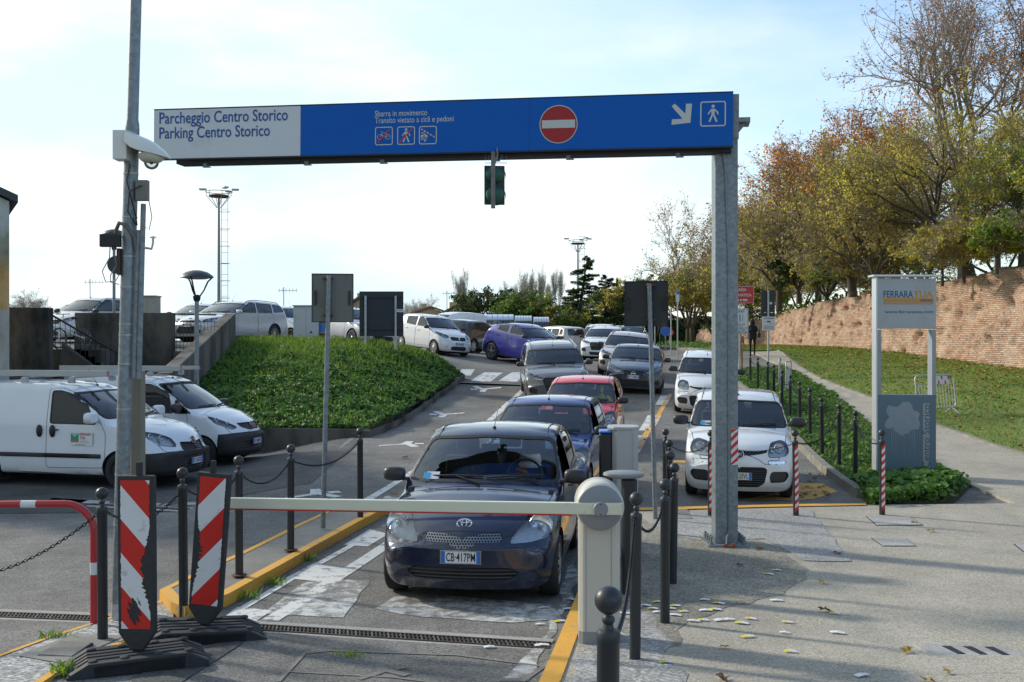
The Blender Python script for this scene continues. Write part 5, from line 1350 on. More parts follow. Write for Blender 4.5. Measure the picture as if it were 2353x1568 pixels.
# kerb on the ramp side of the bank
kp = [(-3.28,23.1),(-2.93,25.5),(-2.43,29),(-1.98,32),(-1.62,33.9)]
sheet('bank_kerb', [(x-.10, y) for x, y in kp]+[(x+.06, y) for x, y in kp[::-1]], .15, M_OLDC, thick=.25, step=.3)
# ------------------------------------------------------------------ left building
M_PLAS = None
def plaster():
    m, t, b = new_mat('old_plaster')
    V = nd(t, 'ShaderNodeTexCoord').outputs['Object']; s = nd(t, 'ShaderNodeSeparateXYZ'); t.links.new(V, s.inputs[0])
    z = nd(t, 'ShaderNodeMath', operation='MULTIPLY_ADD', inp={1: 1.0, 2: 0}); t.links.new(s.outputs[2], z.inputs[0])
    n = noise_fac(t, 1.2, 6, .6, vec=V); ad = nd(t, 'ShaderNodeMath', operation='MULTIPLY_ADD', inp={1: .35}); t.links.new(n, ad.inputs[0]); t.links.new(z.outputs[0], ad.inputs[2])
    dv = nd(t, 'ShaderNodeMath', operation='DIVIDE', inp={1: 6.2}); t.links.new(ad.outputs[0], dv.inputs[0])
    c = ramp(t, dv.outputs[0], [(.0, (.38,.36,.31)), (.54, (.40,.38,.33)), (.56, (.58,.27,.02)), (.66, (.60,.31,.04)), (.74, (.17,.16,.06)), (.80, (.24,.24,.16)), (.83, (.44,.45,.42)), (1, (.45,.46,.43))])
    c = mixrgb(t, .35, c, ramp(t, noise_fac(t, 3, 8, .7, vec=V, stretch=(1,1,.35)), [(.35, (.05,.05,.04)), (.6, (.5,.48,.42))]))
    t.links.new(c, b.inputs['Base Color']); b.inputs['Roughness'].default_value = .95; bump(t, b, noise_fac(t, 20, 5, vec=V), .4, .01)
    return m
bl = thing('building', 'old plastered building with ochre stain, cut off by the left edge', 'building', (-10.8, 22, -.15), R(30))
mb = MB(); ztr = 5.63
mb.prism([(-6, 0), (0, 0), (0, 5.55), (-6, 8.2)], -4.8, 0, M=Matrix.Rotation(PI/2, 4, 'X')); mb.build('wall', plaster(), bl)
mb = MB(); mb.prism([(-6.2, 8.32), (.16, 5.52), (.16, 5.68), (-6.2, 8.48)], -5.0, .14, M=Matrix.Rotation(PI/2, 4, 'X')); mb.build('roof', mat('dark_roof_sheet', (.045,.05,.05), .7, vary=.3, scale=4), bl)

# ------------------------------------------------------------------ footway side: verge, lawn, kerbs
VERGE = [U(2015,1166).to_2d(), U(1992,1158).to_2d(), U(1985,1144).to_2d(), U(1905,1087).to_2d(), U(1855,1040).to_2d(), U(1825,1007).to_2d(), U(1785,960).to_2d(), U(1700,885).to_2d(), U(1690,862).to_2d(), U(1715,852).to_2d()]+[p+Vector((-.02, 0)) for p in PATH_L[::-1][2:-2]]+[U(2230,1120).to_2d(), U(2190,1160).to_2d()]
sheet('verge', VERGE, .075, M_SOIL, thick=.2)
M_KERB = asphalt_mat('kerb_stone', (.16,.15,.12), (.27,.255,.21), (.38,.36,.31), grain=60, blotch=.4, cracks=.3, bmp=.3)
kv = VERGE[2:8]
for i in range(len(kv)-1):
    a, b = kv[i], kv[i+1]; d = (b-a); n_ = max(1, int(d.length/1.0))
    for k in range(n_):
        p, r = a+d*(k/n_), a+d*((k+1)/n_); m_ = (p+r)/2; L = (r-p).length
        o = MB().box((0, 0, 0), (L-.02, .14, .26)).build('kerb_stone', M_KERB, None, bevel=.012)
        o.location = (m_.x-.05, m_.y, Gz(m_.x, m_.y)+.02); o.rotation_euler = (0, -math.atan2(Gz(r.x, r.y)-Gz(p.x, p.y), L), math.atan2(d.y, d.x))
        tag(o, 'grey kerb stone edging the weedy verge beside the white cars', 'kerb stone', 'kerb stones of the verge')
# outline of the lawn between the path and the brick wall
WALL = [(20.3, 6), (20.2, 22), (20, 30), (19.6, 39), (19.2, 46.4), (18.9, 61.5), (18.6, 78), (18.0, 100)]
WTOP = [4.9, 5.2, 5.3, 5.3, 5.04, 4.86, 4.02, 3.46]
PR = [Vector((15.05, 16)), Vector((15.05, 20.6))]+[p+Vector((.03, 0)) for p in PATH_R[::-1]]
sheet('lawn', [(p.x, p.y) for p in PR]+[(11.5, 58), (12.5, 75), (18.2, 99), (18.6, 78), (18.9, 61.5), (19.2, 46.4), (19.6, 39), (20, 30), (20.2, 22), (20.3, 12), (15.2, 12)], .06, M_LAWN, step=.8)
LAWN = [(p.x, p.y) for p in PR]+[(11.8, 56), (15, 75), (18.6, 75), (19.4, 40), (20, 30), (19, 16)]
sheet('path_edge_strip', [(p.x, p.y) for p in PATH_R]+[(p.x+.12, p.y+.03) for p in PATH_R[::-1]], .085, M_KERB, thick=.05)
far_isle = [U(1508,800).to_2d(), U(1600,806).to_2d(), U(1690,822).to_2d(), U(1690,800).to_2d()+Vector((.4,1)), U(1600,791).to_2d(), U(1520,789).to_2d()]
sheet('lawn', far_isle, .10, M_LAWN, thick=.2)
sheet('verge_kerb', [U(1508,801).to_2d(), U(1600,808).to_2d(), U(1692,824).to_2d(), U(1690,819).to_2d(), U(1600,804).to_2d(), U(1510,798).to_2d()], .13, M_KERB, thick=.2)
def green(poly, n, hgt, name, lab, sz, dz=.07, grass=.5, mats=None, tall=.12, thin=None):
    q = scatter_poly(poly, n); z = G(q[:, 0], q[:, 1])+dz; nz = patch_noise(q[:, 0], q[:, 1], .8, 5)
    g = rng.random(n)+nz*.6 < grass
    if thin is not None:
        k = rng.random(n) < thin(q[:, 0], q[:, 1]); q, z, g, nz = q[k], z[k], g[k], nz[k]
    a = ~g
    o = leaf_cloud(name, np.stack([q[a, 0], q[a, 1], z[a]+hgt*rng.uniform(.05, 1, a.sum())*(.6+nz[a])], 1), np.array([[0, -.3, 1.0]])+rand_unit(a.sum())*.7, rng.uniform(sz*.5, sz, a.sum()), mats or [L1, L2, L3], mi=rng.choice(3, a.sum(), p=[.45, .2, .35]))
    if o: tag(o, lab, 'ground cover', kind='stuff')
    if g.sum():
        o = blades(name.replace('plants', 'grass'), np.stack([q[g, 0], q[g, 1], z[g]], 1), rng.uniform(tall*.4, tall, g.sum()), [L4, L5, L3], mi=rng.choice(3, g.sum(), p=[.6, .14, .26]), w=.009)
        tag(o, lab.replace('plants', 'grass'), 'grass', kind='stuff')
green(VERGE, 15000, .17, 'verge_plants', 'green weeds and mallow plants on the verge around the posts', .06, grass=.35)
green([U(2000,1172).to_2d(), U(2080,1165).to_2d(), U(2165,1160).to_2d(), U(2210,1125).to_2d(), U(2150,1080).to_2d(), U(2030,1075).to_2d(), U(1960,1120).to_2d()], 6500, .24, 'verge_plants', 'bushy weeds round the foot of the grey totem', .075, grass=.25)
green(LAWN, 60000, .04, 'lawn_plants', 'short plants and grass on the slope below the brick wall', .045, dz=.05, grass=.86, tall=.10)
green(far_isle, 3500, .2, 'verge_plants', 'weeds on the far green island by the thin poles', .09, dz=.1, grass=.3)
# fallen leaves on the lawn
q = scatter_poly(LAWN, 9000); k = rng.random(len(q)) < np.clip((q[:, 0]-9)/9, .12, 1)*.8; q = q[k]; z = G(q[:, 0], q[:, 1])+.10
LF = [leaf_mat('fallen_leaf', (.26,.12,.04), .1), leaf_mat('fallen_leaf_dark', (.14,.07,.035), .1), leaf_mat('fallen_leaf_yellow', (.42,.28,.07), .15)]
o = leaf_cloud('leaf_litter', np.stack([q[:, 0], q[:, 1], z], 1), np.array([[0, 0, 1.0]])+rand_unit(len(q))*.5, rng.uniform(.03, .065, len(q)), LF, mi=rng.integers(0, 3, len(q)))
tag(o, 'brown fallen leaves strewn over the slope below the wall', 'leaves', kind='stuff')

# ------------------------------------------------------------------ old brick rampart wall
def brick_mat():
    m, t, b = new_mat('old_brick')
    V = nd(t, 'ShaderNodeTexCoord').outputs['UV']
    wv = nd(t, 'ShaderNodeTexNoise', inp={'Scale': 2.2, 'Detail': 5.0}); t.links.new(V, wv.inputs['Vector'])
    ad = nd(t, 'ShaderNodeMix', data_type='VECTOR'); ad.inputs['Factor'].default_value = .05; t.links.new(V, ad.inputs['A']); t.links.new(wv.outputs['Color'], ad.inputs['B'])
    br = nd(t, 'ShaderNodeTexBrick', inp={'Scale': 1.0, 'Mortar Size': .020, 'Mortar Smooth': .6, 'Bias': 0.0, 'Brick Width': .27, 'Row Height': .075,
        'Color1': (.41,.22,.135,1), 'Color2': (.64,.46,.33,1), 'Mortar': (.24,.18,.13,1)}); t.links.new(ad.outputs['Result'], br.inputs['Vector'])
    c = br.outputs['Color']
    c = mixrgb(t, ramp(t, noise_fac(t, .9, 6, .6, vec=V), [(.46, 0.0), (.68, .6)]), c, (.62,.49,.36))
    c = mixrgb(t, ramp(t, noise_fac(t, 2.6, 8, .7, vec=V), [(.50, 0.0), (.62, .55)]), c, (.50,.22,.12))
    c = mixrgb(t, ramp(t, noise_fac(t, 5.5, 6, .75, vec=V), [(.57, 0.0), (.63, .92)]), c, (.085,.045,.028))
    t.links.new(c, b.inputs['Base Color']); b.inputs['Roughness'].default_value = .95
    hh = mixrgb(t, .5, br.outputs['Fac'], noise_fac(t, 7, 8, .8, vec=V)); bump(t, b, hh, 1.0, .06)
    return m
def rampart():
    P = np.array(WALL); seg = np.hypot(*np.diff(P, axis=0).T); cum = np.concatenate([[0], np.cumsum(seg)])
    n = int(cum[-1]/.16); S_ = np.linspace(0, cum[-1], n); X = np.interp(S_, cum, P[:, 0]); Y = np.interp(S_, cum, P[:, 1]); H = np.interp(S_, cum, WTOP)
    crest = np.array([mnoise.noise(Vector((s*.35, 3, 0)))*.22+mnoise.noise(Vector((s*1.7, 9, 0)))*.14+(round(mnoise.noise(Vector((s*3.5, 5, 0)))*3)/3)*.10 for s in S_])
    zb = G(X, Y)-.35; m = 34; vs = np.zeros((n, m+4, 3)); uv = np.zeros((n, m+4, 2))
    for j in range(m):
        f = j/(m-1); z = zb+(H+crest-zb)*f
        dis = np.array([mnoise.noise(Vector((s*.55, zz*.9, 1)))*.10+mnoise.noise(Vector((s*2.4, zz*3.4, 4)))*.07+max(0, mnoise.noise(Vector((s*1.5, zz*2.0, 8)))-.22)*.9+max(0, mnoise.noise(Vector((s*4.2, zz*5.0, 6)))-.3)*.6+mnoise.noise(Vector((s*5, zz*8, 2)))*.035 for s, zz in zip(S_, z)])
        vs[:, j, 0] = X-.25*(1-f)+dis+.22*f; vs[:, j, 1] = Y; vs[:, j, 2] = z; uv[:, j, 0] = S_; uv[:, j, 1] = z
    for k, (dx, dz) in enumerate(((.35, .04), (.9, .05), (1.6, -.1), (1.7, -1.5))):
        vs[:, m+k, 0] = X+.2+dx; vs[:, m+k, 1] = Y; vs[:, m+k, 2] = H+crest+dz; uv[:, m+k, 0] = S_; uv[:, m+k, 1] = H+dx+dz
    M_ = m+4; i = (np.arange(n-1)[:, None]*M_+np.arange(M_-1)[None]).ravel(); F_ = np.stack([i, i+1, i+M_+1, i+M_], 1)
    t = thing('brick_wall', 'long weathered old brick wall on the right below the trees', 'wall', (0, 0, 0))
    o = np_mesh('brickwork', vs.reshape(-1, 3), F_, brick_mat(), t, smooth=False)
    ul = o.data.uv_layers.new(name='UVMap'); li = np.zeros(len(o.data.loops), dtype=np.int32); o.data.loops.foreach_get('vertex_index', li)
    ul.data.foreach_set('uv', uv.reshape(-1, 2)[li].ravel().astype(np.float32))
rampart()
# earth of the rampart behind the wall
ex = np.array([.9, 1.6, 3, 6, 10, 16, 26, 60]); Pw = np.array(WALL); ys = np.concatenate([np.linspace(-20, 6, 4), np.linspace(8, 100, 60), np.linspace(104, 160, 8)])
xw = np.interp(ys, Pw[:, 1], Pw[:, 0]); hw = np.interp(ys, Pw[:, 1], WTOP)
vs = np.array([[[x+e, y, h-.12+min(1.4, e*.18)+.15*mnoise.noise(Vector((x+e, y, 0)))] for e in ex] for x, y, h in zip(xw, ys, hw)]); k = len(ex)
i = (np.arange(len(ys)-1)[:, None]*k+np.arange(k-1)[None]).ravel()
o = np_mesh('hill', vs.reshape(-1, 3), np.stack([i, i+1, i+k+1, i+k], 1), M_LAWN, smooth=True); tag(o, kind='structure')

S_ = rng.uniform(0, 92, 9000); yy = 6+S_; xx = np.interp(yy, Pw[:, 1], Pw[:, 0])+rng.uniform(-.1, 1.3, 9000); pn = patch_noise(yy, xx, .35, 2); k = rng.random(9000) < np.clip(.25+pn*1.6, .02, 1)
q = np.stack([xx, yy, np.interp(yy, Pw[:, 1], WTOP)+rng.uniform(-.25, .55, 9000)*np.clip(.4+pn, .1, 1)+.1], 1)[k]
o = leaf_cloud('wall_top_plants', q, rand_unit(len(q))+np.array([[-.5, 0, .5]]), rng.uniform(.04, .10, len(q)), [L1, L2, L5], mi=rng.integers(0, 3, len(q))); tag(o, 'weeds and ivy overgrowing the ragged top of the brick wall', 'ground cover', kind='stuff')
# ------------------------------------------------------------------ street furniture
def galv(name, col=(.20,.23,.245), rough=.48, sc=14):
    if name in MATS: return MATS[name]
    m, t, b = new_mat(name)
    V = nd(t, 'ShaderNodeTexCoord').outputs['Object']
    v = nd(t, 'ShaderNodeTexVoronoi', inp={'Scale': sc*2.2}); t.links.new(V, v.inputs['Vector'])
    h = nd(t, 'ShaderNodeSeparateColor'); t.links.new(v.outputs['Color'], h.inputs[0])
    f = mixrgb(t, .5, h.outputs[0], noise_fac(t, sc, 6, .7, vec=V))
    c = ramp(t, f, [(.2, tuple(q*.80 for q in col)), (.8, tuple(min(1, q*1.25) for q in col))])
    c = mixrgb(t, ramp(t, noise_fac(t, 2.2, 6, .7, vec=V, stretch=(1, 1, .25)), [(.52, 0.0), (.75, .5)]), c, (.14,.15,.15))
    t.links.new(c, b.inputs['Base Color']); b.inputs['Metallic'].default_value = .35; b.inputs['Roughness'].default_value = rough
    bump(t, b, f, .12, .002); MATS[name] = m; return m
M_GALV = galv('galvanised_steel'); M_GALVD = galv('dull_galvanised_steel', (.20,.225,.235), .6); M_GALVL = galv('bright_galvanised_steel', (.42,.45,.46), .45)
M_RUST = mat('rusty_steel', (.13,.055,.03), .85, .2, vary=.5, scale=12, bumpy=.3)
M_BOLL = mat('bollard_paint', (.028,.033,.037), .42, .1, vary=.25, scale=7, bumpy=.12, bscale=200, dirt=(.10,.10,.09), dscale=6, dlo=.62, dhi=.8)
M_CHAIN = mat('black_chain', (.022,.022,.023), .45, .5, vary=.3, scale=30)
M_REDR = mat('red_reflective', (.56,.018,.012), .38, vary=.12, scale=5)
M_WHR = mat('white_reflective', (.66,.67,.67), .42, vary=.10, scale=6, dirt=(.34,.34,.33), dscale=9, dlo=.58, dhi=.75)
M_BLKP = mat('black_recycled_rubber', (.030,.031,.033), .75, vary=.35, scale=25, bumpy=.5, bscale=120)
M_BEIGE = mat('barrier_enamel', (.52,.50,.43), .42, vary=.05, scale=4, dirt=(.36,.33,.26), dscale=3, dlo=.6, dhi=.8, coat=.3)
M_CREAM = mat('cream_enamel', (.66,.66,.52), .35, vary=.05, scale=5, dirt=(.45,.43,.33), dscale=6, dlo=.62, dhi=.8, coat=.4)
M_GREYP = mat('grey_moulding', (.235,.245,.255), .5, vary=.1, scale=5)
M_GREYP2 = mat('light_grey_enamel', (.40,.40,.385), .45, vary=.06, scale=4, dirt=(.25,.24,.21), dscale=3, dlo=.6, dhi=.8)
M_CAMW = mat('camera_white', (.66,.67,.62), .35, vary=.06, scale=5, coat=.3, dirt=(.40,.40,.34), dscale=5, dlo=.6, dhi=.8)

def bollard_mesh():
    mb = MB(); prof = [(.0385, -.3), (.0385, .96), (.041, .965), (.041, .995), (.036, 1.005), (.020, 1.01), (.016, 1.025), (.022, 1.035), (.022, 1.045), (.016, 1.055)]
    mb.lathe(prof, 22, cap=True)
    return mb
BOL = []
def bollard(u=None, v=None, lab='', p=None, dz=0, h=1.0, base=False, stripe=None, group='black ball-topped posts with chains'):
    if p is None: p = U(u, v, dz)
    gz = p[2] if len(p) > 2 else Gz(p[0], p[1])+dz
    t = thing('bollard', lab, 'bollard', (p[0], p[1], gz), rng.uniform(0, 6), group, rx=rng.normal()*.006, ry=rng.normal()*.006)
    o = link_mesh('post', MESH_POST, M_BOLL, t, 40); o.scale = (1, 1, h)
    s = link_mesh('ball', MESH_BALL, M_BOLL, t, 60); s.location = (0, 0, 1.105*h-(h-1)*.0)
    if base: MB().lathe([(.075, 0), (.075, .008), (.04, .012)], 18).build('base_flange', M_RUST, t)
    if stripe:
        M = Matrix.Rotation(stripe-t.rotation_euler.z, 4, 'Z')
        fm = MB(); n = 17
        for k in range(n):
            z0 = .08+k*(.87/n); z1 = z0+.87/n; s_ = .035
            a = np.linspace(-.75, .75, 5)
            for i in range(4):
                r = .0395
                q = [(r*math.sin(x), -r*math.cos(x), zz+s_*x) for x, zz in ((a[i], z0), (a[i+1], z0), (a[i+1], z1), (a[i], z1))]
                fm.add(q, [(0, 1, 2, 3)], k % 2, M=M)
        fm.build('striped_tape', [M_REDR, M_WHR], t)
    top = Vector((p[0], p[1], gz+.985*h)); BOL.append(top); return top
MESH_POST = bollard_mesh().mesh('post'); MESH_BALL = MB().sphere((0, 0, 0), .048, 24).mesh('ball')
def chain(a, b, sag, name_lab, link=.034, r=.0042, group='chains hanging between the posts', far=False):
    a = Vector(a); b = Vector(b); D = b-a; L0 = D.length; N = 60
    pts = [a+D*(i/N)-Vector((0, 0, 4*sag*(i/N)*(1-i/N))) for i in range(N+1)]
    ln = sum((pts[i+1]-pts[i]).length for i in range(N)); n = max(4, int(ln/(link*.78)))
    cum = [0]
    for i in range(N): cum.append(cum[-1]+(pts[i+1]-pts[i]).length)
    def at(s):
        k = min(N-1, int(np.searchsorted(cum, s))-1) if s > 0 else 0; k = max(k, 0); f = (s-cum[k])/max(1e-6, cum[k+1]-cum[k]); return pts[k].lerp(pts[k+1], min(1, max(0, f))), (pts[k+1]-pts[k]).normalized()
    mb = MB(); o_ = a.copy()
    nu, nv = (8, 4) if not far else (6, 3)
    for i in range(n):
        p, t = at((i+.5)*ln/n); p = p-o_
        s = t.cross(Vector((0, 0, 1))).normalized(); u = s.cross(t)
        if i % 2: s, u = (s+u*.4).normalized(), (u-s*.4).normalized()
        else: s, u = (u-s*.4).normalized(), (s+u*.4).normalized()
        hl, hw = link*.5, link*.30
        loop = [p+t*(hl*math.cos(q))+s*(hw*math.sin(q)) for q in [2*PI*k/nu for k in range(nu)]]
        mb.tube(loop, r, nv, closed=True)
    o = mb.build('chain', M_CHAIN, None, smooth=60); o.location = a
    tag(o, name_lab, 'chain', group); return o
# left row
b1 = bollard(236, 1466, 'black ball-topped post right of the red hoop barrier', dz=.03)
b2 = bollard(422, 1388, 'black ball-topped post between the two striped panels', dz=.12)
b3 = bollard(550, 1322, 'black ball-topped post with rusty foot right of the striped panels', dz=.12, base=True)
b4 = bollard(668, 1264, 'black ball-topped post standing left of the pole with the grey sign back', dz=.12, base=True)
b5 = bollard(828, 1186, 'black ball-topped post at the far end of the concrete island', dz=.12)
b0 = Vector((b1.x-1.9, b1.y-.6, b1.z-.1))
bollard(None, None, 'black ball-topped post outside the left edge', p=(b0.x, b0.y))
chain(b0, b1, .42, 'black chain running out of the left edge in front of the red hoop')
chain(b1, b2, .17, 'black chain hidden partly behind the nearer striped panel')
chain(b2, b3, .14, 'black chain behind the farther striped panel')
chain(b3, b4, .17, 'black chain sagging above the concrete island, third from the tall pole')
chain(b4, b5, .17, 'black chain crossing behind the pole of the grey sign back')
# right row along the lane
r0 = bollard(None, None, 'nearest black ball-topped post, cut off by the bottom edge', p=((1393-1176.5)/F*3.45, 3.45, .42))
r1 = bollard(1459, 1515, 'black ball-topped post right beside the barrier housing', dz=RZ)
r2 = bollard(1528, 1432, 'tall black ball-topped post right of the barrier housing, in the open footway', dz=RZ)
labs = ['first', 'second', 'third', 'fourth']
rr = [Vector((x, y, 0)) for x, y in ((1.53, 9.75), (1.70, 11.0), (1.90, 12.4), (2.08, 13.9))]
prev = r2; rt = []
for i, q in enumerate(rr):
    p = bollard(None, None, 'black ball-topped post, %s behind the tall one in the row leading away' % labs[i], p=(q.x, q.y, Gz(q.x, q.y)+RZ)); rt.append(p)
chain(r0, r1, .25, 'black chain beside the barrier housing, hanging from the nearest post')
chain(r1, r2, .17, 'black chain hanging between the two posts right of the barrier')
pp = [r2]+rt
for i in range(len(pp)-1): chain(pp[i], pp[i+1], .12, 'black chain %s in the row of posts leading to the yellow line' % labs[i])
# striped posts across the bay
s1 = bollard(1633, 1186, 'red and white striped post beside the gantry column', dz=RZ, stripe=.1, group='striped ball-topped posts in front of the white car')
s2 = bollard(1829, 1186, 'red and white striped post right of the nearest white compact car', dz=RZ, stripe=.25, group='striped ball-topped posts in front of the white car')
s3 = bollard(2027, 1183, 'red and white striped post in front of the grey totem', dz=RZ, stripe=.25, group='striped ball-topped posts in front of the white car')
chain(rt[-1], s1, .14, 'black chain in front of the left headlight of the nearest white car'); chain(s1, s2, .12, 'black chain across the bonnet of the nearest white compact car', far=True)
# row on the verge
ver = [(1966,1098),(1928,1073),(1889,1049),(1861,1014),(1838,988),(1815,965),(1797,948),(1779,930),(1764,918),(1742,900),(1724,884)]
ords = ['nearest', 'second', 'third', 'fourth', 'fifth', 'sixth', 'seventh', 'eighth', 'ninth', 'tenth', 'farthest']
vt = [bollard(u, v, 'black ball-topped post on the verge, %s in the row along the path' % ords[i], dz=.06, group='black posts on the verge') for i, (u, v) in enumerate(ver)]
chain(s3, vt[0], .16, 'thin chain from the striped post to the nearest verge post', far=True)
for i in range(len(vt)-1): chain(vt[i], vt[i+1], .16, 'thin chain on the verge, between the %s and the next post' % ords[i], far=True, group='chains along the verge')
chain(s2, vt[1], .2, 'long thin chain from the striped post into the verge', far=True)

# ---- barrier
def barrier():
    p = U(1378, 1481, RZ); t = thing('barrier_gate', 'beige automatic barrier with closed cream arm across the lane', 'barrier', (p.x, p.y, p.z), R(-2))
    bx = MB(); bx.box((0, .16, .50), (.30, .32, 1.0), ch=.03); o = bx.build('housing', M_BEIGE, t, bevel=.006)
    MB().box((0, .16, .04), (.304, .324, .10), ch=.03).build('plinth', M_GREYP, t)
    for x in (-.10, .085): MB().box((x, -.0015, .53), (.003, .003, .90)).build('panel_joint', M_GREYP, o)
    A = 1.01
    hd = MB(); hd.lathe([(.001, -.04), (.155, -.04), (.172, -.025), (.178, .0), (.178, .30), (.17, .33), (.001, .33)], 40, M=TR(0, -.02, A, rx=-PI/2), cap=False)
    hd.build('head', M_BEIGE, t, smooth=40)
    MB().lathe([(.001, 0), (.164, 0), (.164, .02), (.15, .03), (.001, .03)], 40, M=TR(0, -.055, A, rx=PI/2), cap=False).build('face_disc', M_GREYP, t, smooth=40)
    tip = W(486, 1155, 8.28); pv = Vector((p.x, p.y-.10, p.z+A))
    ang = math.atan2(tip.y-pv.y, tip.x-pv.x); dz = tip.z-pv.z; L = Vector((tip.x-pv.x, tip.y-pv.y)).length
    Mt = TR(0, -.105, A, rz=ang-R(-2)) @ Matrix.Rotation(-math.atan2(dz, L), 4, 'Y')
    arm = MB(); arm.box((L/2-.08, 0, 0), (L+.16, .045, .085), M=Mt); ao = arm.build('arm', M_CREAM, t, bevel=.008)
    MB().box((L/2+.10, 0, -.047), (L-.22, .035, .012), M=Mt).build('red_edge_strip', M_REDR, ao)
    MB().box((L+.004, 0, 0), (.008, .047, .087), M=Mt).build('end_cap', M_CREAM, ao)
    h = MB().lathe([(.001, 0), (.053, 0), (.053, .012), (.048, .018), (.001, .018)], 28, M=TR(0, -.128, A, rx=PI/2), cap=False).build('hub', M_GREYP, t, smooth=40)
    for s in (-1, 1): MB().lathe([(.001, 0), (.005, 0), (.005, .004), (.001, .004)], 8, M=TR(0, -.146, A+s*.038, rx=PI/2), cap=False).build('screw', M_BLK, h)
barrier()
def kiosk():
    p = U(1430, 1284, RZ); t = thing('ticket_machine', 'grey ticket machine column with dark front beyond the barrier', 'ticket machine', (p.x-.02, p.y+.2, p.z), R(-6))
    MB().box((.07, 0, .69), (.28, .34, 1.38), ch=.05).build('cabinet', M_GREYP2, t, bevel=.008)
    MB().box((.05, 0, 1.395), (.34, .36, .035), ch=.07).build('cap', M_GREYP2, t, bevel=.012)
    MB().box((-.14, .01, .66), (.14, .30, 1.34), ch=.02).build('reader_panel', mat('dark_panel', (.018,.02,.024), .4, vary=.2), t, bevel=.01)
    MB().box((-.14, .01, 1.352), (.15, .31, .02), ch=.02).build('blue_cap', M_PLB, t, bevel=.006)
    MB().box((.155, -.172, .7), (.003, .003, 1.3)).build('panel_joint', M_GREYP, t)
    p = Vector((1.02, 9.35, 0)); z = Gz(p.x, p.y)+RZ
    t = thing('barrier_hood', 'oval grey hood on a dark column just behind the barrier housing', 'column', (p.x, p.y, z), 0)
    MB().box((.05, 0, .52), (.13, .20, 1.04), ch=.02).build('column', mat('dark_panel', (.018,.02,.024)), t, bevel=.008)
    m = MB().lathe([(.001, -.03), (.10, -.03), (.175, -.018), (.19, .0), (.185, .018), (.15, .030), (.001, .036)], 36, cap=False)
    m.v = [(x, y*.75, zz+1.08) for x, y, zz in m.v]; m.build('hood', M_GREYP, t, smooth=50)
kiosk()

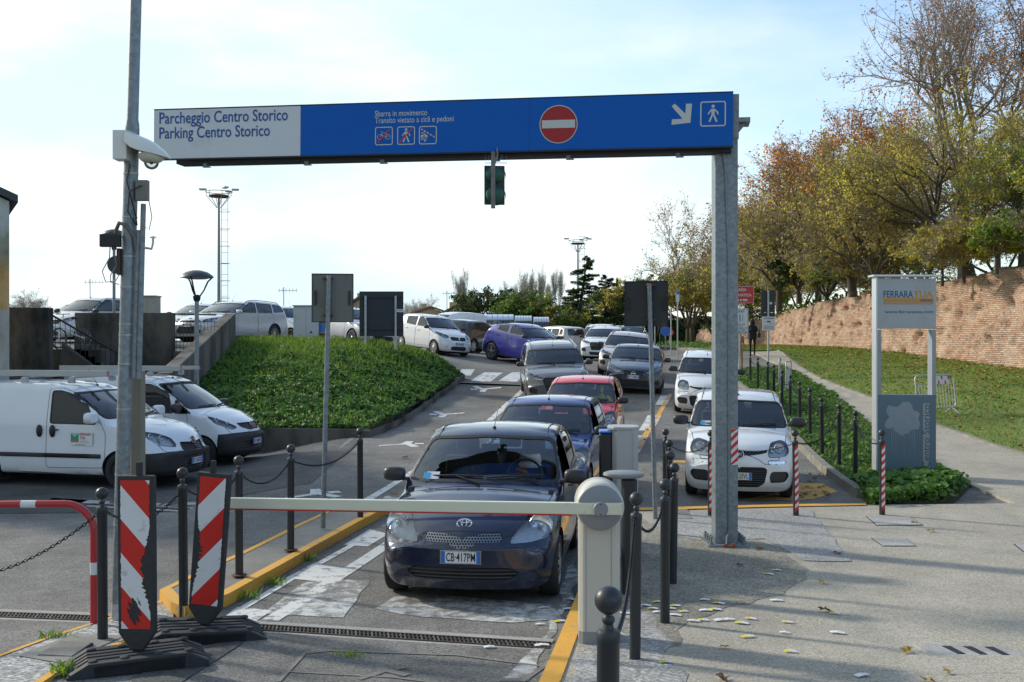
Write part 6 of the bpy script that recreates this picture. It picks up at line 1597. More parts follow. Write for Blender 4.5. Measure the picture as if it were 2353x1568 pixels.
# ---- gantry with sign
M_SBLUE = mat('sign_blue', (.0,.10,.42), .5, vary=.06, scale=2, spec=.2); M_SGREY = mat('sign_pale_grey', (.56,.60,.62), .5, vary=.05, scale=2, dirt=(.34,.37,.38), dscale=1.5, dlo=.55, dhi=.8)
M_SDB = mat('lettering_blue', (.01,.07,.27), .5, vary=.05); M_SWH = mat('lettering_white', (.50,.52,.50), .5, vary=.05); M_SRED = mat('sign_red', (.33,.004,.008), .4, vary=.06)
M_UNDER = mat('dark_beam', (.02,.021,.024), .6, vary=.3)
PL = W(353, 366, 12.6); PRr = W(1684.5, 335.5, 11.5); zb_l, zb_r = PL.z, PRr.z; zt_l, zt_r = W(353, 254, 12.6).z, W(1685, 212.7, 11.5).z
def gantry():
    base = U(1665, 1250, RZ); t = thing('sign_gantry', 'galvanised gantry carrying the long blue and grey parking sign', 'gantry', (base.x, base.y, base.z), 0)
    ax = Vector((PRr.x-PL.x, PRr.y-PL.y)); L = ax.length; a = math.atan2(ax.y, ax.x)
    Bz = base.z
    hz = 5.0-Bz
    col = MB(); w = .255
    # H section column: two flanges and a web
    col.box((0, -.11, hz/2), (w, .016, hz)); col.box((0, .11, hz/2), (w, .016, hz)); col.box((0, 0, hz/2), (.012, .206, hz))
    col.box((-.1265, 0, hz/2), (.004, .21, hz)) 
    c = col.build('column', M_GALV, t)
    MB().tube([(.02, -.128, .05), (.02, -.126, 3.2), (-.02, -.13, 4.3), (-.05, -.13, 4.5)], .011, 8).build('cable_conduit', M_GALVD, c, smooth=40)
    for z in (.9, 1.6, 2.4, 3.2, 3.9): MB().box((.02, -.121, z), (.05, .012, .02)).build('clip', M_GALVD, c)
    MB().box((.0, 0, .012), (.46, .46, .028)).build('base_plate', M_GALVD, t, bevel=.003)
    for s in (-1, 1):
        for q in (-.17, -.06, .06, .17):
            m = MB(); m.lathe([(.026, .026), (.026, .05), (.014, .05), (.014, .10), (.018, .10), (.018, .115)], 6); o = m.build('anchor_bolt', M_GALVD, t); o.location = (s*.19, q, 0)
    for x in (-.03, .05):
        o = MB().tube([(0, 0, .0), (0, 0, .07)], .024, 8).build('orange_duct', mat('orange_duct', (.30,.07,.03), .6, vary=.2), t); o.location = (x, -.245, -.02)
    MB().tube([(-.03, -.245, .04), (-.02, -.22, .12), (.02, -.13, .16)], .009, 6).build('grey_cable', M_GREYP, t)
    # red and white reflective plate on the column
    rf = MB()
    M = TR(.09, -.1215, 1.13)
    H_, Wq = .42, .082; n = 5
    for k in range(-1, n*2+1):
        z0 = -H_/2+k*H_/(n*2)*1.15; z1 = z0+H_/(n*2)*1.15
        cl = lambda z: max(-H_/2, min(H_/2, z))
        rf.add([(-Wq/2, 0, cl(z0-.02)), (Wq/2, 0, cl(z0+.06)), (Wq/2, 0, cl(z1+.06)), (-Wq/2, 0, cl(z1-.02))], [(0, 1, 2, 3)], k % 2, M=M)
    rf.build('reflector_plate', [M_REDR, M_WHR], c)
    # beam
    R0 = Vector((PRr.x, PRr.y, 0)); T0 = Matrix.Translation(Vector((PL.x, PL.y, zb_l))-Vector(t.location)) @ Matrix.Rotation(a, 4, 'Z') @ Matrix.Rotation(-math.atan2(zb_r-zb_l, L), 4, 'Y')
    hh = ((zt_l-zb_l)+(zt_r-zb_r))/2
    bm_ = MB(); bm_.box((L/2+.12, .20, .15), (L-.26, .22, .40), M=T0)
    beam = bm_.build('beam', M_UNDER, t, bevel=.006)
    MB().box((L+.10, .18, .30), (.18, .30, .05), M=T0).build('end_bracket', M_GALVD, t)
    MB().prism([(0, 0), (.13, 0), (0, -.16)], -.01, .01, M=T0 @ TR(L+.02, .10, .27, rx=PI/2)).build('gusset', M_GALVD, t)
    MB().box((L+.03, .06, .34), (.07, .05, .5), M=T0).build('end_plate', M_GALVD, t)
    # panels
    split = (690-353)/(1684.5-353)    # fraction in the picture; converted below
    def frac(u):                      # picture column -> distance along the sign
        r = (u-1176.5)/F; A = Vector((PL.x, PL.y)); d = ax.normalized()
        # (A+d*s).x = r*(A+d*s).y
        return (r*A.y-A.x)/(d.x-r*d.y)
    s0 = frac(690)
    pn = MB().box((s0/2, .02, hh/2), (s0, .04, hh), M=T0).build('grey_panel', M_SGREY, t, bevel=.006)
    pb = MB().box(((s0+L)/2, .02, hh/2), (L-s0-.002, .042, hh+.002), M=T0).build('blue_panel', M_SBLUE, t, bevel=.006)
    edge = MB()
    for z in (-.008, hh+.008): edge.box((L/2, .02, z), (L, .045, .012), M=T0)
    edge.build('edge_trim', M_UNDER, t)
    for u in (870, 1217): MB().box((frac(u), -.0018, hh/2), (.004, .002, hh-.01), M=T0).build('panel_joint', mat('joint_blue', (.004,.05,.25), .5), pb)
    def at(u, v, dy=-.003):           # point of the sign face seen at (u, v)
        s = frac(u); top = 254+(212.7-254)*(u-353)/(1685-353); bot = 366+(335.5-366)*(u-353)/(1684.5-353)
        return T0 @ TR(s, dy, hh*(bot-v)/(bot-top), rx=PI/2)
    ppm = lambda u: F/(12.6-1.1*frac(u)/L)
    def txt(s_, u, v, wpx, m_, par, bold=.012):
        me = text_mesh(s_, 1.0, 1.0, bold); xs = [q.co.x for q in me.vertices]; wm = frac(u+wpx)-frac(u)
        k = wm/(max(xs)-min(xs)); ky = k*1.30
        for q in me.vertices: q.co.x = (q.co.x-min(xs))*k; q.co.y *= ky
        me.transform(at(u, v)); me.materials.clear(); return link_mesh('lettering', me, m_, par)
    txt('Parcheggio Centro Storico', 366, 285, 295, M_SDB, pn); txt('Parking Centro Storico', 366, 319, 254, M_SDB, pn)
    txt('Sbarra in movimento', 861, 268.5, 120, M_SWH, pb, .004); txt('Transito vietato a cicli e pedoni', 861, 284, 181, M_SWH, pb, .004)
    def pic(u, v, half, name, rad=.25):
        """rounded square frame centred at (u,v); returns its matrix in metres"""
        M = at(u, v, -.0028); w = half/ppm(u); r = w*rad; out = []; inn = []
        for (cx, cy, a0) in ((w-r, w-r, 0), (-w+r, w-r, PI/2), (-w+r, -w+r, PI), (w-r, -w+r, 1.5*PI)):
            for k in range(6):
                q = a0+PI/2*k/5; out.append((cx+r*math.cos(q), cy+r*math.sin(q), 0)); inn.append((cx+(r-.10*w)*math.cos(q), cy+(r-.10*w)*math.sin(q), 0))
        n = len(out); f = MB().add(out+inn, [(i, (i+1) % n, n+(i+1) % n, n+i) for i in range(n)], M=M).build(name, M_SWH, pb)
        return M, w, f
    def man(M, w, s=1.0, m_=None, par=None, mirror=1):
        mb = MB(); x = lambda *p: [(q[0]*w*s*mirror, q[1]*w*s, 0) for q in p]
        n = 14; mb.add([(w*s*(.0+.13*math.cos(2*PI*k/n)), w*s*(.60+.13*math.sin(2*PI*k/n)), 0) for k in range(n)], [tuple(range(n))], M=M)
        for P_ in (((-.13,.40),(.13,.40),(.12,-.10),(-.12,-.10)), ((-.12,-.05),(.02,-.05),(-.22,-.66),(-.36,-.60)), ((-.02,-.05),(.12,-.05),(.36,-.62),(.22,-.68)), ((-.13,.40),(-.02,.36),(-.30,.02),(-.40,.06)), ((.02,.36),(.13,.40),(.42,.12),(.33,.04)), ((.42,.12),(.42,-.08),(.33,-.08),(.33,.06)), ((-.40,.06),(-.30,.05),(-.32,-.05),(-.42,-.04))):
            mb.add([(a_, b_, .0003*len(mb.f)) for a_, b_, _ in x(*P_)], [tuple(range(len(P_)))], M=M)
        return mb.build('walking_figure', M_SWH, par)
    def slash(M, w, par):
        MB().add([(-.74*w, -.66*w, .004), (-.62*w, -.76*w, .004), (.74*w, .66*w, .004), (.62*w, .76*w, .004)], [(0, 1, 2, 3)], M=M).build('red_slash', mat('slash_red', (.50,.03,.02), .4), par)
    M, w, f = pic(882, 313, 21, 'bicycle_pictogram')
    mb = MB()
    for cx in (-.45, .45): torus(mb, (cx*w, 0, 0), .27*w, .27*w, .028*w, 20, M=M @ TR(0, -.10*w, .001, rx=-PI/2))
    for p0_, p1_ in (((-.45,-.10),(-.20,.30)), ((-.20,.30),(.25,.30)), ((.25,.30),(.45,-.10)), ((-.28,.18),(.0,-.10)), ((.0,-.10),(.25,.30)), ((-.20,.30),(-.24,.46)), ((-.34,.48),(-.14,.46)), ((.18,.38),(.36,.38)), ((0,-.10),(.45,-.10))):
        mb.tube([(p0_[0]*w, p0_[1]*w, .001), (p1_[0]*w, p1_[1]*w, .001)], .026*w, 4, M=M)
    mb.build('bicycle_figure', M_SWH, f); slash(M, w, f)
    M, w, f = pic(933, 312, 21, 'pedestrian_pictogram'); man(M, w, 1.1, par=f); slash(M, w, f)
    M, w, f = pic(983, 311, 21, 'barrier_pictogram')
    bar = MB()
    for k in range(9):
        x0, x1 = -.75+1.5*k/9, -.75+1.5*(k+1)/9; y0, y1 = .62-.62*(x0+.75), .62-.62*(x1+.75)
        bar.add([(x0*w, y0*w, .002), (x1*w, y1*w, .002), (x1*w, (y1+.15)*w, .002), (x0*w, (y0+.15)*w, .002)], [(0, 1, 2, 3)], k % 2, M=M)
    bar.build('barrier_figure', [M_SWH, mat('slash_red', (.50,.03,.02))], f)
    MB().add([(x*w, y*w, .001) for x, y in ((-.78,-.48),(-.78,-.30),(-.30,-.30),(-.12,-.24),(-.02,-.22),(-.06,.0),(-.30,.08),(-.42,.30),(-.78,.32),(-.78,.24),(-.48,.22),(-.38,.06),(-.78,.04),(-.78,-.52),(-.05,-.52),(-.05,-.48))], [tuple(range(16))], M=M).build('car_figure', M_SWH, f)
    MB().add([(x*w, y*w, .001) for x, y in ((-.40,-.70),(-.22,-.70),(-.22,-.56),(-.40,-.56))], [(0,1,2,3)], M=M).build('tyre_figure', M_SWH, f)
    # no entry disc
    M = at(1283, 286, -.004); rr_ = 44/ppm(1283)
    f = MB().add([(rr_*math.cos(2*PI*k/48), rr_*math.sin(2*PI*k/48), 0) for k in range(48)], [tuple(range(48))], M=M).build('no_entry_sign', M_SWH, pb)
    MB().add([(rr_*.955*math.cos(2*PI*k/48), rr_*.955*math.sin(2*PI*k/48), .0015) for k in range(48)], [tuple(range(48))], M=M).build('red_disc', M_SRED, f)
    MB().add([(-rr_*.87, -rr_*.20, .003), (rr_*.87, -rr_*.20, .003), (rr_*.87, rr_*.22, .003), (-rr_*.87, rr_*.22, .003)], [(0, 1, 2, 3)], M=M).build('white_bar', M_SWH, f)
    M, w, f = pic(1638, 262, 29, 'pedestrian_pictogram', .2); man(M, w, 1.0, par=f)
    M = at(1568, 263, -.004); q = 25/ppm(1568)
    A = lambda *p: [(x_*q, y_*q, 0) for x_, y_ in p]
    # arrow pointing down to the right
    MB().add(A((-1.0,.75),(-.72,1.0),(.25,.05),(.30,.95),(.85,.95),(.72,-.80),(-1.0,-.95),(-.97,-.45),(.0,-.42)), [(0, 1, 2, 8), (2, 3, 4, 5), (8, 2, 5), (8, 5, 6, 7)], M=M).build('arrow', M_SWH, pb)
    for u in (463, 697, 873, 1133, 1304, 1558):
        s = frac(u); m = MB(); m.box((s, .10, -.02), (.05, .012, .16), M=T0); m.box((s+.01, .02, -.10), (.075, .16, .01), M=T0) if False else None
        m.box((s+.02, .10, -.095), (.09, .05, .008), M=T0); m.build('bracket', M_GALVD, t)
gantry()
def traffic_light():
    d = 11.9; p = W(1134, 352, d); t = thing('traffic_light', 'green two-lamp traffic light seen from behind, hanging under the sign', 'traffic light', p, R(6))
    s = d/F
    M_GRN = mat('signal_green', (.010,.085,.055), .5, vary=.2, scale=6); M_DGRN = mat('dark_green_backboard', (.008,.030,.026), .5, vary=.2)
    MB().box((-.008, -.04, -.32), (.05, .012, .66)).build('hanger', mat('grey_weathered_bar', (.20,.19,.17), .7, .3, vary=.4, scale=9, dirt=(.14,.08,.05), dscale=6), t, bevel=.003)
    MB().box((.02, .10, -.36), (.24, .02, .46)).build('backboard', M_DGRN, t, bevel=.01)
    for z in (-.24, -.475):
        MB().lathe([(.001, -.075), (.05, -.07), (.09, -.05), (.102, -.01), (.104, .05)], 28, M=TR(.02, .055, z, rx=-PI/2) @ Matrix.Scale(1, 4), cap=False).build('lamp_housing', M_GRN, t, smooth=50)
        vz = MB(); vz.lathe([(.095, .0), (.10, .16)], 24, M=TR(.06, .10, z, rx=-PI/2), cap=False); vz.build('visor', M_DGRN, t, smooth=50)
    MB().tube([(.04, .0, .06), (.05, .02, -.02), (.02, .05, -.12)], .009, 6).build('cable', M_GREYP, t)
traffic_light()
for i in range(9):
    pass
# bird spikes are thin wires on the light
def wires():
    p = W(1140, 375, 11.98); mb = MB()
    for i in range(8):
        x = -.12+i*.034; mb.tube([(x, 0, 0), (x+.012*((i % 3)-1), .01, .10)], .0016, 3)
    mb.box((0, 0, 0), (.26, .01, .006))
    o = mb.build('bird_spikes', M_GALVL, None); o.location = p; tag(o, 'row of thin bird spikes on top of the traffic light', 'bird spikes')
wires()
# ------------------------------------------------------------------ concrete island and drains on the left
ISL = [U(u, v) for u, v in ((398,1412),(430,1424),(520,1392),(600,1345),(720,1275),(820,1218),(888,1182),(880,1176),(780,1180),(680,1228),(560,1290),(470,1332),(372,1382))]
isl = [(p.x, p.y) for p in ISL]
sheet('traffic_island', isl, .10, M_CONC, thick=.2, step=.25)
near = [(p.x, p.y) for p in ISL[1:7]]; nb = []
def offset_line(pts, d):
    out = []
    for i, p in enumerate(pts):
        a = Vector(pts[max(i-1, 0)]); b = Vector(pts[min(i+1, len(pts)-1)]); t = (b-a).normalized(); out.append((p[0]-t.y*d, p[1]+t.x*d))
    return out
sheet('yellow_kerb', offset_line(near, -.02)+offset_line(near, .085)[::-1], .108, M_YEL, thick=.21, step=.2)
far_ = [(p.x, p.y) for p in ISL[8:]]; sheet('yellow_edge', offset_line(far_, -.02)[::1]+offset_line(far_, .05)[::-1], .106, M_YEL, thick=.1, step=.2)
end = [(p.x, p.y) for p in (ISL[12], ISL[0], ISL[1])]; sheet('yellow_kerb', offset_line(end, -.02)+offset_line(end, .09)[::-1], .109, M_YEL, thick=.22, step=.2)
low = [U(u, v) for u, v in ((-150,1632),(-10,1512),(225,1438),(370,1392),(400,1412),(395,1442),(265,1500),(95,1575),(-60,1640))]
sheet('island_foot', [(p.x, p.y) for p in low], .02, M_GRAV, step=.25)
l1 = [(p.x, p.y) for p in (U(-80,1560), U(0,1515), U(120,1470), U(225,1436), U(300,1412), U(372,1388))]
sheet('yellow_edge', offset_line(l1, -.015)+offset_line(l1, .03)[::-1], .026, M_YEL, step=.2)
l2 = [(p.x, p.y) for p in (U(70,1590), U(120,1556), U(265,1490), U(330,1465), U(398,1436))]
sheet('yellow_edge', offset_line(l2, -.03)+offset_line(l2, .03)[::-1], .03, M_YEL, thick=.05, step=.2)
mc = [U(70,1505), U(150,1478), U(215,1476), U(245,1488), U(160,1522), U(75,1520)]
sheet('concrete_pad', [(p.x, p.y) for p in (U(40,1515), U(175,1462), U(285,1470), U(140,1532))], .026, M_CONC, step=.3)
def cover(poly, name, lab, m, dz, grp='inspection covers in the paving', cat='manhole cover'):
    P_ = [U(u, v, dz) for u, v in poly]; c = sum(P_, Vector())/len(P_)
    t = thing(name, lab, cat, (c.x, c.y, Gz(c.x, c.y)+dz), 0, grp)
    pts = [(p.x-c.x, p.y-c.y) for p in P_]
    fr = MB().prism([(x*1.05, y*1.05) for x, y in pts], -.02, .006).build('frame', M_DARKA, t)
    MB().prism([(x*.985, y*.985) for x, y in pts], -.01, .012).build('lid', m, t)
cover([(88,1505),(140,1479),(212,1482),(165,1508)], 'manhole_cover', 'square concrete inspection cover beside the two black rubber bases', M_CONC, .03)
cover([(1992,1188),(2090,1190),(2118,1208),(2015,1208)], 'manhole_cover', 'pale concrete cover nearest to the totem, with a leaf on its corner', M_PALE, RZ)
cover([(2004,1238),(2082,1239),(2103,1256),(2030,1256)], 'manhole_cover', 'pale concrete cover in the footway, in front of the one with the leaf', M_PALE, RZ)
cover([(2332,1252),(2440,1254),(2480,1274),(2352,1268)], 'manhole_cover', 'pale concrete cover cut off by the right edge', M_PALE, RZ)
cover([(1510,1172),(1580,1172),(1592,1194),(1508,1194)], 'manhole_cover', 'concrete cover behind the black posts near the yellow line', M_CONC, RZ)
def floor_drain():
    c = U(2232, 1498, RZ); t = thing('drain_cover', 'concrete drain with three slots at the lower right', 'drain', (c.x, c.y, Gz(c.x, c.y)+RZ), R(-4), rx=0)
    MB().prism([(-.30, -.13), (.36, -.16), (.27, .13), (-.36, .15)], -.02, .006).build('surround', M_PALE, t)
    for i in range(3):
        x = -.14+i*.15; MB().prism([(x-.03, .10), (x+.03, .10), (x+.07, -.08), (x+.02, -.08)], .0, .010).build('slot', M_BLK, t)
floor_drain()
M_GRT = mat('rusty_grating', (.075,.058,.045), .7, .5, vary=.5, scale=7, bumpy=.3)
M_GRT2 = mat('steel_grating', (.16,.155,.15), .5, .6, vary=.4, scale=9, dirt=(.10,.05,.03), dscale=4)
def grate(a, b, w, lab, n=0, dz=.0, side=.10):
    a = Vector((a.x, a.y, 0)); b = Vector((b.x, b.y, 0)); d = b-a; L = d.length; ang = math.atan2(d.y, d.x)
    t = thing('drain_grate', lab, 'drain grate', (a.x, a.y, Gz(a.x, a.y)+dz), ang, 'channel drains across the lanes', ry=-math.atan2(Gz(b.x, b.y)-Gz(a.x, a.y), L))
    MB().box((L/2, 0, -.002), (L, w, .006)).build('channel', M_BLK, t)
    g = MB(); g.box((L/2, -w/2+.008, .006), (L, .016, .014)); g.box((L/2, w/2-.008, .006), (L, .016, .014)); g.box((L/2, 0, .006), (L, .010, .012))
    k = int(L/.034)
    for i in range(k): g.box(((i+.5)*L/k, 0, .005), (.014, w-.03, .012), rz=.42, mi=int(rng.random() < .3))
    g.build('grating', [M_GRT, M_GRT2], t)
    for s in (-1, 1): MB().box((L/2, s*(w/2+side/2+.003), .0), (L, side, .01)).build('concrete_edge', M_PALE, t)
grate(U(552,1441), U(1262,1486), .16, 'long rusty drain grate across the lane in front of the barrier')
grate(U(-60,1412), U(240,1424), .15, 'drain grate at the left edge behind the red hoop')
grate(U(545,1163), U(905,1179), .16, 'narrow drain grate beyond the barrier arm, behind the posts')
grate(U(205,1160), U(430,1172), .13, 'drain grate in the yard behind the nearer striped panel')
sheet('concrete_strip', [(p.x, p.y) for p in (U(120,1145), U(560,1152), U(560,1158), U(110,1152))], .006, M_PALE)
# darker asphalt of the yard and sloping apron
sheet('yard_asphalt', [(-3.35,23.2),(-3.35,17),(-5,15.2),(-18,14.0),(-18,22),(-10.9,22.9),(-8.3,23.2)], .006, M_DARKA, step=.5)
# trench scar and patches in the foreground lane
def strip(pts, w, dz, m, name='asphalt_seam'):
    P_ = [U(u, v) for u, v in pts]; q = [(p.x, p.y) for p in P_]
    return sheet(name, offset_line(q, -w/2)+offset_line(q, w/2)[::-1], dz, m, step=.15)
strip([(640,1568),(700,1503),(760,1497),(1050,1507),(1250,1533)], .03, .006, M_CONC); strip([(1290,1500),(1240,1540),(1200,1568)], .04, .006, M_CONC); strip([(655,1545),(900,1558),(1150,1590)], .02, .006, M_CONC)
sheet('asphalt_patch', up2 := [(p.x, p.y) for p in (U(300,1560), U(520,1470), U(560,1478), U(420,1568), U(330,1640))], .007, M_DARKA, step=.3)
# ---- painted markings
def mark(pts, m=None, dz=.005, name='road_marking', step=.3):
    q = [(p.x, p.y) for p in (U(u, v) for u, v in pts)]
    return sheet(name, ragged(q, .06, .15) if m is M_WHT2 else q, .004 if m is M_WHT2 else dz, m or M_WHT, step=.11 if m is M_WHT2 else step)
mark([(597,1428),(640,1428),(778,1338),(905,1252),(888,1243),(760,1325)])                              # inner white line
for k in (((510,1424),(590,1428),(625,1404),(545,1396)), ((655,1330),(742,1338),(795,1306),(720,1296)), ((790,1253),(845,1257),(893,1228),(850,1217))): mark(k)
mark([(545,1400),(560,1403),(690,1324),(830,1247),(872,1224),(860,1222),(815,1246),(676,1320)])
mark([(606,1412),(790,1420),(843,1346),(700,1336)], M_WHT2, .0085); mark([(700,1336),(843,1346),(840,1335),(720,1330)], M_WHT2, .0085)
mark([(862,1402),(900,1372),(980,1366),(1270,1390),(1300,1425),(1180,1432),(960,1418)], M_WHT2, .0085)
mark([(835,1148),(856,1149),(1000,1052),(1170,932),(1260,855),(1252,855),(1155,932),(990,1050)])            # long lane line
mark([(858,1157),(890,1140),(935,1152),(920,1160)], M_WHT2, .0085); mark([(920,1128),(1000,1090),(1030,1095),(960,1135)], M_WHT2, .0085)
mark([(1150,1568),(1215,1568),(1300,1400),(1325,1340),(1320,1290),(1295,1310),(1280,1400),(1235,1480)], M_WHT2, .0085)
for k in (((1488,955),(1520,955),(1500,990),(1468,990)), ((1518,910),(1545,908),(1532,930),(1505,932)), ((1457,1002),(1490,1002),(1470,1040),(1432,1040)), ((1440,1055),(1452,1055),(1430,1085),(1415,1085))): mark(k)
mark([(1384,1180),(1398,1180),(1458,1060),(1500,985),(1546,905),(1538,905),(1486,985),(1440,1060)], M_YEL2)
mark([(1545,1058),(1585,1058),(1580,1064),(1548,1064)], M_YEL2); mark([(1790,1128),(1830,1110),(1890,1112),(1925,1130),(1870,1148),(1800,1150)], M_YEL2); mark([(1700,1150),(1780,1135),(1850,1140),(1850,1150)], M_YEL2)
# zebra
for a, b in ((1062,1092),(1126,1162),(1190,1222)): mark([(a-12,848),(b-12,848),(b-24-(b-a)*.2,876) if False else (b-30,874),(a-30,870)] if False else [(a,849),(a+30,849),(a+20,864),(a-14,862)] if a == 1062 else [(a-12,856),(b-6,857),(b-34,878),(a-44,876)], M_WHT)
mark([(1582,868),(1620,868),(1612,884),(1570,886)])
g_ = [U(1058,878), U(1210,884)]; grate(g_[0], g_[1], .10, 'thin drain grate at the top of the ramp beside the green bank', side=.25)
grate(U(1490,893), U(1560,893), .10, 'thin drain grate across the ramp behind the slate blue hatchback', side=.2)
# walking-man and arrow symbols
def symbol(u, v, ang, s, m=None):
    p = U(u, v); t_ = Matrix.Rotation(ang, 2)
    for k, shape in enumerate(([(-.75,-.5),(.25,-.14),(.35,.14),(-.75,-.25)], [(.0,.0),(.25,.75),(.50,.70),(.35,.0)], [(.10,0),(.35,-.85),(.62,-.75),(.40,.05)], [(.50,-.16),(.82,-.16),(.82,.16),(.50,.16)])):
        pts = [t_ @ (Vector(q)*s) for q in shape]
        sheet('road_marking', [(p.x+q.x, p.y+q.y) for q in pts], .005+k*.0006, m or M_WHT, step=.3)
symbol(920, 1021, .15, .62); symbol(1030, 953, 3.3, .62); symbol(1120, 895, 3.35, .66); symbol(712, 1136, .5, .60); symbol(868, 1545, .6, .25, M_WHT2)
# ------------------------------------------------------------------ tall pole with cameras
def tall_pole():
    b = U(272, 1436, .03); top = W(312, -10, 8.55); t = thing('pole', 'tall galvanised pole on the left carrying the dome camera', 'pole', b)
    def at(v, du=0): 
        f = (1436-v)/1436.0; u = 272+40*f+du; return W(u, v, 8.53)-b
    A = at(1436); 
    MB().tube([at(1436), at(1385)], [.060, .060], 22).build('collar', M_GALVL, t, smooth=40)
    m = MB(); m.tube([at(1400), at(300), at(285), at(275), at(-60)], [.0585, .0585, .055, .0475, .047], 24); m.build('shaft', M_GALV, t, smooth=40)
    for v in (1090, 940, 836, 770, 745, 660, 590, 500, 400, 1205): 
        p = at(v); s = MB().tube([p-Vector((0,0,.006)), p+Vector((0,0,.006))], .0615, 22).build('steel_strap', mat('strap_steel', (.40,.37,.31), .4, .6, vary=.3), t, smooth=40)
    # conduits and junction box
    off = lambda v, dx: at(v)+Vector((dx, -.03, 0))
    MB().tube([off(870, .087), off(530, .087)], .019, 10).build('conduit', M_GALVD, t, smooth=40)
    MB().tube([off(870, .125), off(470, .122)], .022, 10).build('conduit', M_GALVD, t, smooth=40)
    MB().tube([at(580)+Vector((.075,-.03,0)), at(545)+Vector((.06,-.05,0)), at(520)+Vector((.0,-.075,0)), at(515)+Vector((-.06,-.07,0)), at(530)+Vector((-.09,-.05,0)), at(548)+Vector((-.095,-.03,0))], .017, 10).build('bent_conduit', mat('grey_brown_plastic', (.13,.12,.10), .6), t, smooth=50)
    MB().box(at(440)+Vector((.115, -.04, 0)), (.10, .06, .17)).build('junction_box', mat('grey_box', (.17,.17,.15), .6, vary=.25), t, bevel=.006)
    MB().tube([at(380)+Vector((.02,-.08,0)), at(420)+Vector((.0,-.09,0)), at(470)+Vector((.05,-.08,0)), at(500)+Vector((.07,-.05,0)), at(520)+Vector((.08,-.05,0))], .007, 6).build('black_cable', M_BLK, t, smooth=50)
    MB().tube([at(430)+Vector((.12,-.08,0)), at(445)+Vector((.03,-.11,0)), at(490)+Vector((.02,-.10,0)), at(520)+Vector((.08,-.06,0))], .006, 6).build('black_cable', M_BLK, t, smooth=50)
    MB().tube([at(460)+Vector((.165,-.03,0)), at(500)+Vector((.195,-.03,0)), at(530)+Vector((.175,-.03,0)), at(520)+Vector((.13,-.03,0))], .004, 5).build('grey_cable', M_GREYP, t, smooth=50)
    MB().tube([at(570)+Vector((.13,-.03,0)), at(573)+Vector((.20,-.03,0)), at(560)+Vector((.21,-.03,0)), at(548)+Vector((.21,-.03,0))], .010, 8).build('small_sensor_arm', M_GALVL, t, smooth=50)
    MB().lathe([(.026,0),(.026,.006),(.01,.016),(.001,.018)], 14, M=Matrix.Translation(at(548)+Vector((.21,-.03,0)))).build('small_sensor', M_CAMW, t, smooth=50)
    # service door
    MB().box(at(1290)+Vector((.01, -.059, 0)), (.055, .012, .22)).build('access_door', M_GALVD, t, bevel=.006)
    # concrete cable trunk
    p = U(316, 1440); tt = thing('concrete_post', 'slim brown concrete cable post right behind the tall pole', 'post', ((317-1176.5)/F*8.72, 8.72, Gz(p.x, 8.72)))
    MB().box((0, 0, 1.04), (.10, .10, 2.10), ch=.01).build('trunk', mat('brown_concrete', (.21,.19,.145), .9, vary=.18, scale=9, bumpy=.4, bscale=80), tt, bevel=.004)
    # dome camera
    c = thing('dome_camera', 'white dome camera housing strapped to the tall pole', 'camera', at(340)+b)
    hb = MB().box((-.045, -.085, .0), (.115, .13, .24)); hb.build('wall_box', M_CAMW, c, bevel=.006)
    # sweeping shroud: sections along x
    prof = [(-.0, .125, .02, .075), (.06, .10, -.03, .10), (.12, .075, -.055, .115), (.18, .05, -.07, .12), (.24, .015, -.08, .11), (.30, -.035, -.095, .085), (.345, -.085, -.105, .04), (.36, -.105, -.11, .012)]
    vs = []; n = 13
    for x, zt_, zb_, hw in prof:
        for k in range(n):
            a = PI*k/(n-1); vs.append((x, -.10-hw*math.cos(a)*1.0, zb_+(zt_-zb_)*math.sin(a)**.8))
    fs = [(i*n+k, i*n+k+1, (i+1)*n+k+1, (i+1)*n+k) for i in range(len(prof)-1) for k in range(n-1)]
    MB().add(vs, fs).build('shroud', M_CAMW, c, smooth=60)
    MB().lathe([(.105, 0), (.10, -.03), (.085, -.05), (.066, -.062)], 28, M=TR(.20, -.10, -.075)).build('camera_body', mat('camera_cream', (.52,.51,.41), .5, vary=.08), c, smooth=50)
    dm = MB().sphere((.20, -.10, -.138), .060, 24); dm.build('glass_dome', glass_mat('dome_glass', (.86,.88,.88), .03), c, smooth=80)
    k = MB(); k.sphere((.20, -.10, -.138), (.018, .018, .02), 10); k.box((.18, -.11, -.128), (.05, .03, .012)); k.build('lens_unit', M_BLK, c, bevel=.006)
    # black floodlight
    f = thing('floodlight', 'black infrared floodlight on the left side of the tall pole', 'floodlight', at(556, 0)+b)
    for x in (-.155, -.075): MB().box((x, -.10, 0), (.088, .05, .105), rz=.05).build('lamp_half', M_BLK, f, bevel=.006)
    MB().box((-.115, -.06, .055), (.10, .09, .010)).build('bracket', M_IRON, f, bevel=.002)
    MB().tube([(-.13, -.07, -.05), (-.14, -.06, -.14), (-.20, -.06, -.25), (-.17, -.06, -.34), (-.09, -.06, -.33), (-.06, -.06, -.28)], .0045, 5).build('loose_cable', M_GREYP, f, smooth=50)
    MB().tube([(-.10, -.07, -.05), (-.08, -.06, -.20), (-.13, -.06, -.28), (-.13, -.06, -.34), (-.06, -.06, -.36)], .0045, 5).build('loose_cable', M_GREYP, f, smooth=50)
    MB().box((-.062, -.05, -.17), (.03, .05, .22)).build('pole_bracket', mat('brown_metal', (.07,.045,.03), .7, .3), f, bevel=.004)
tall_pole()
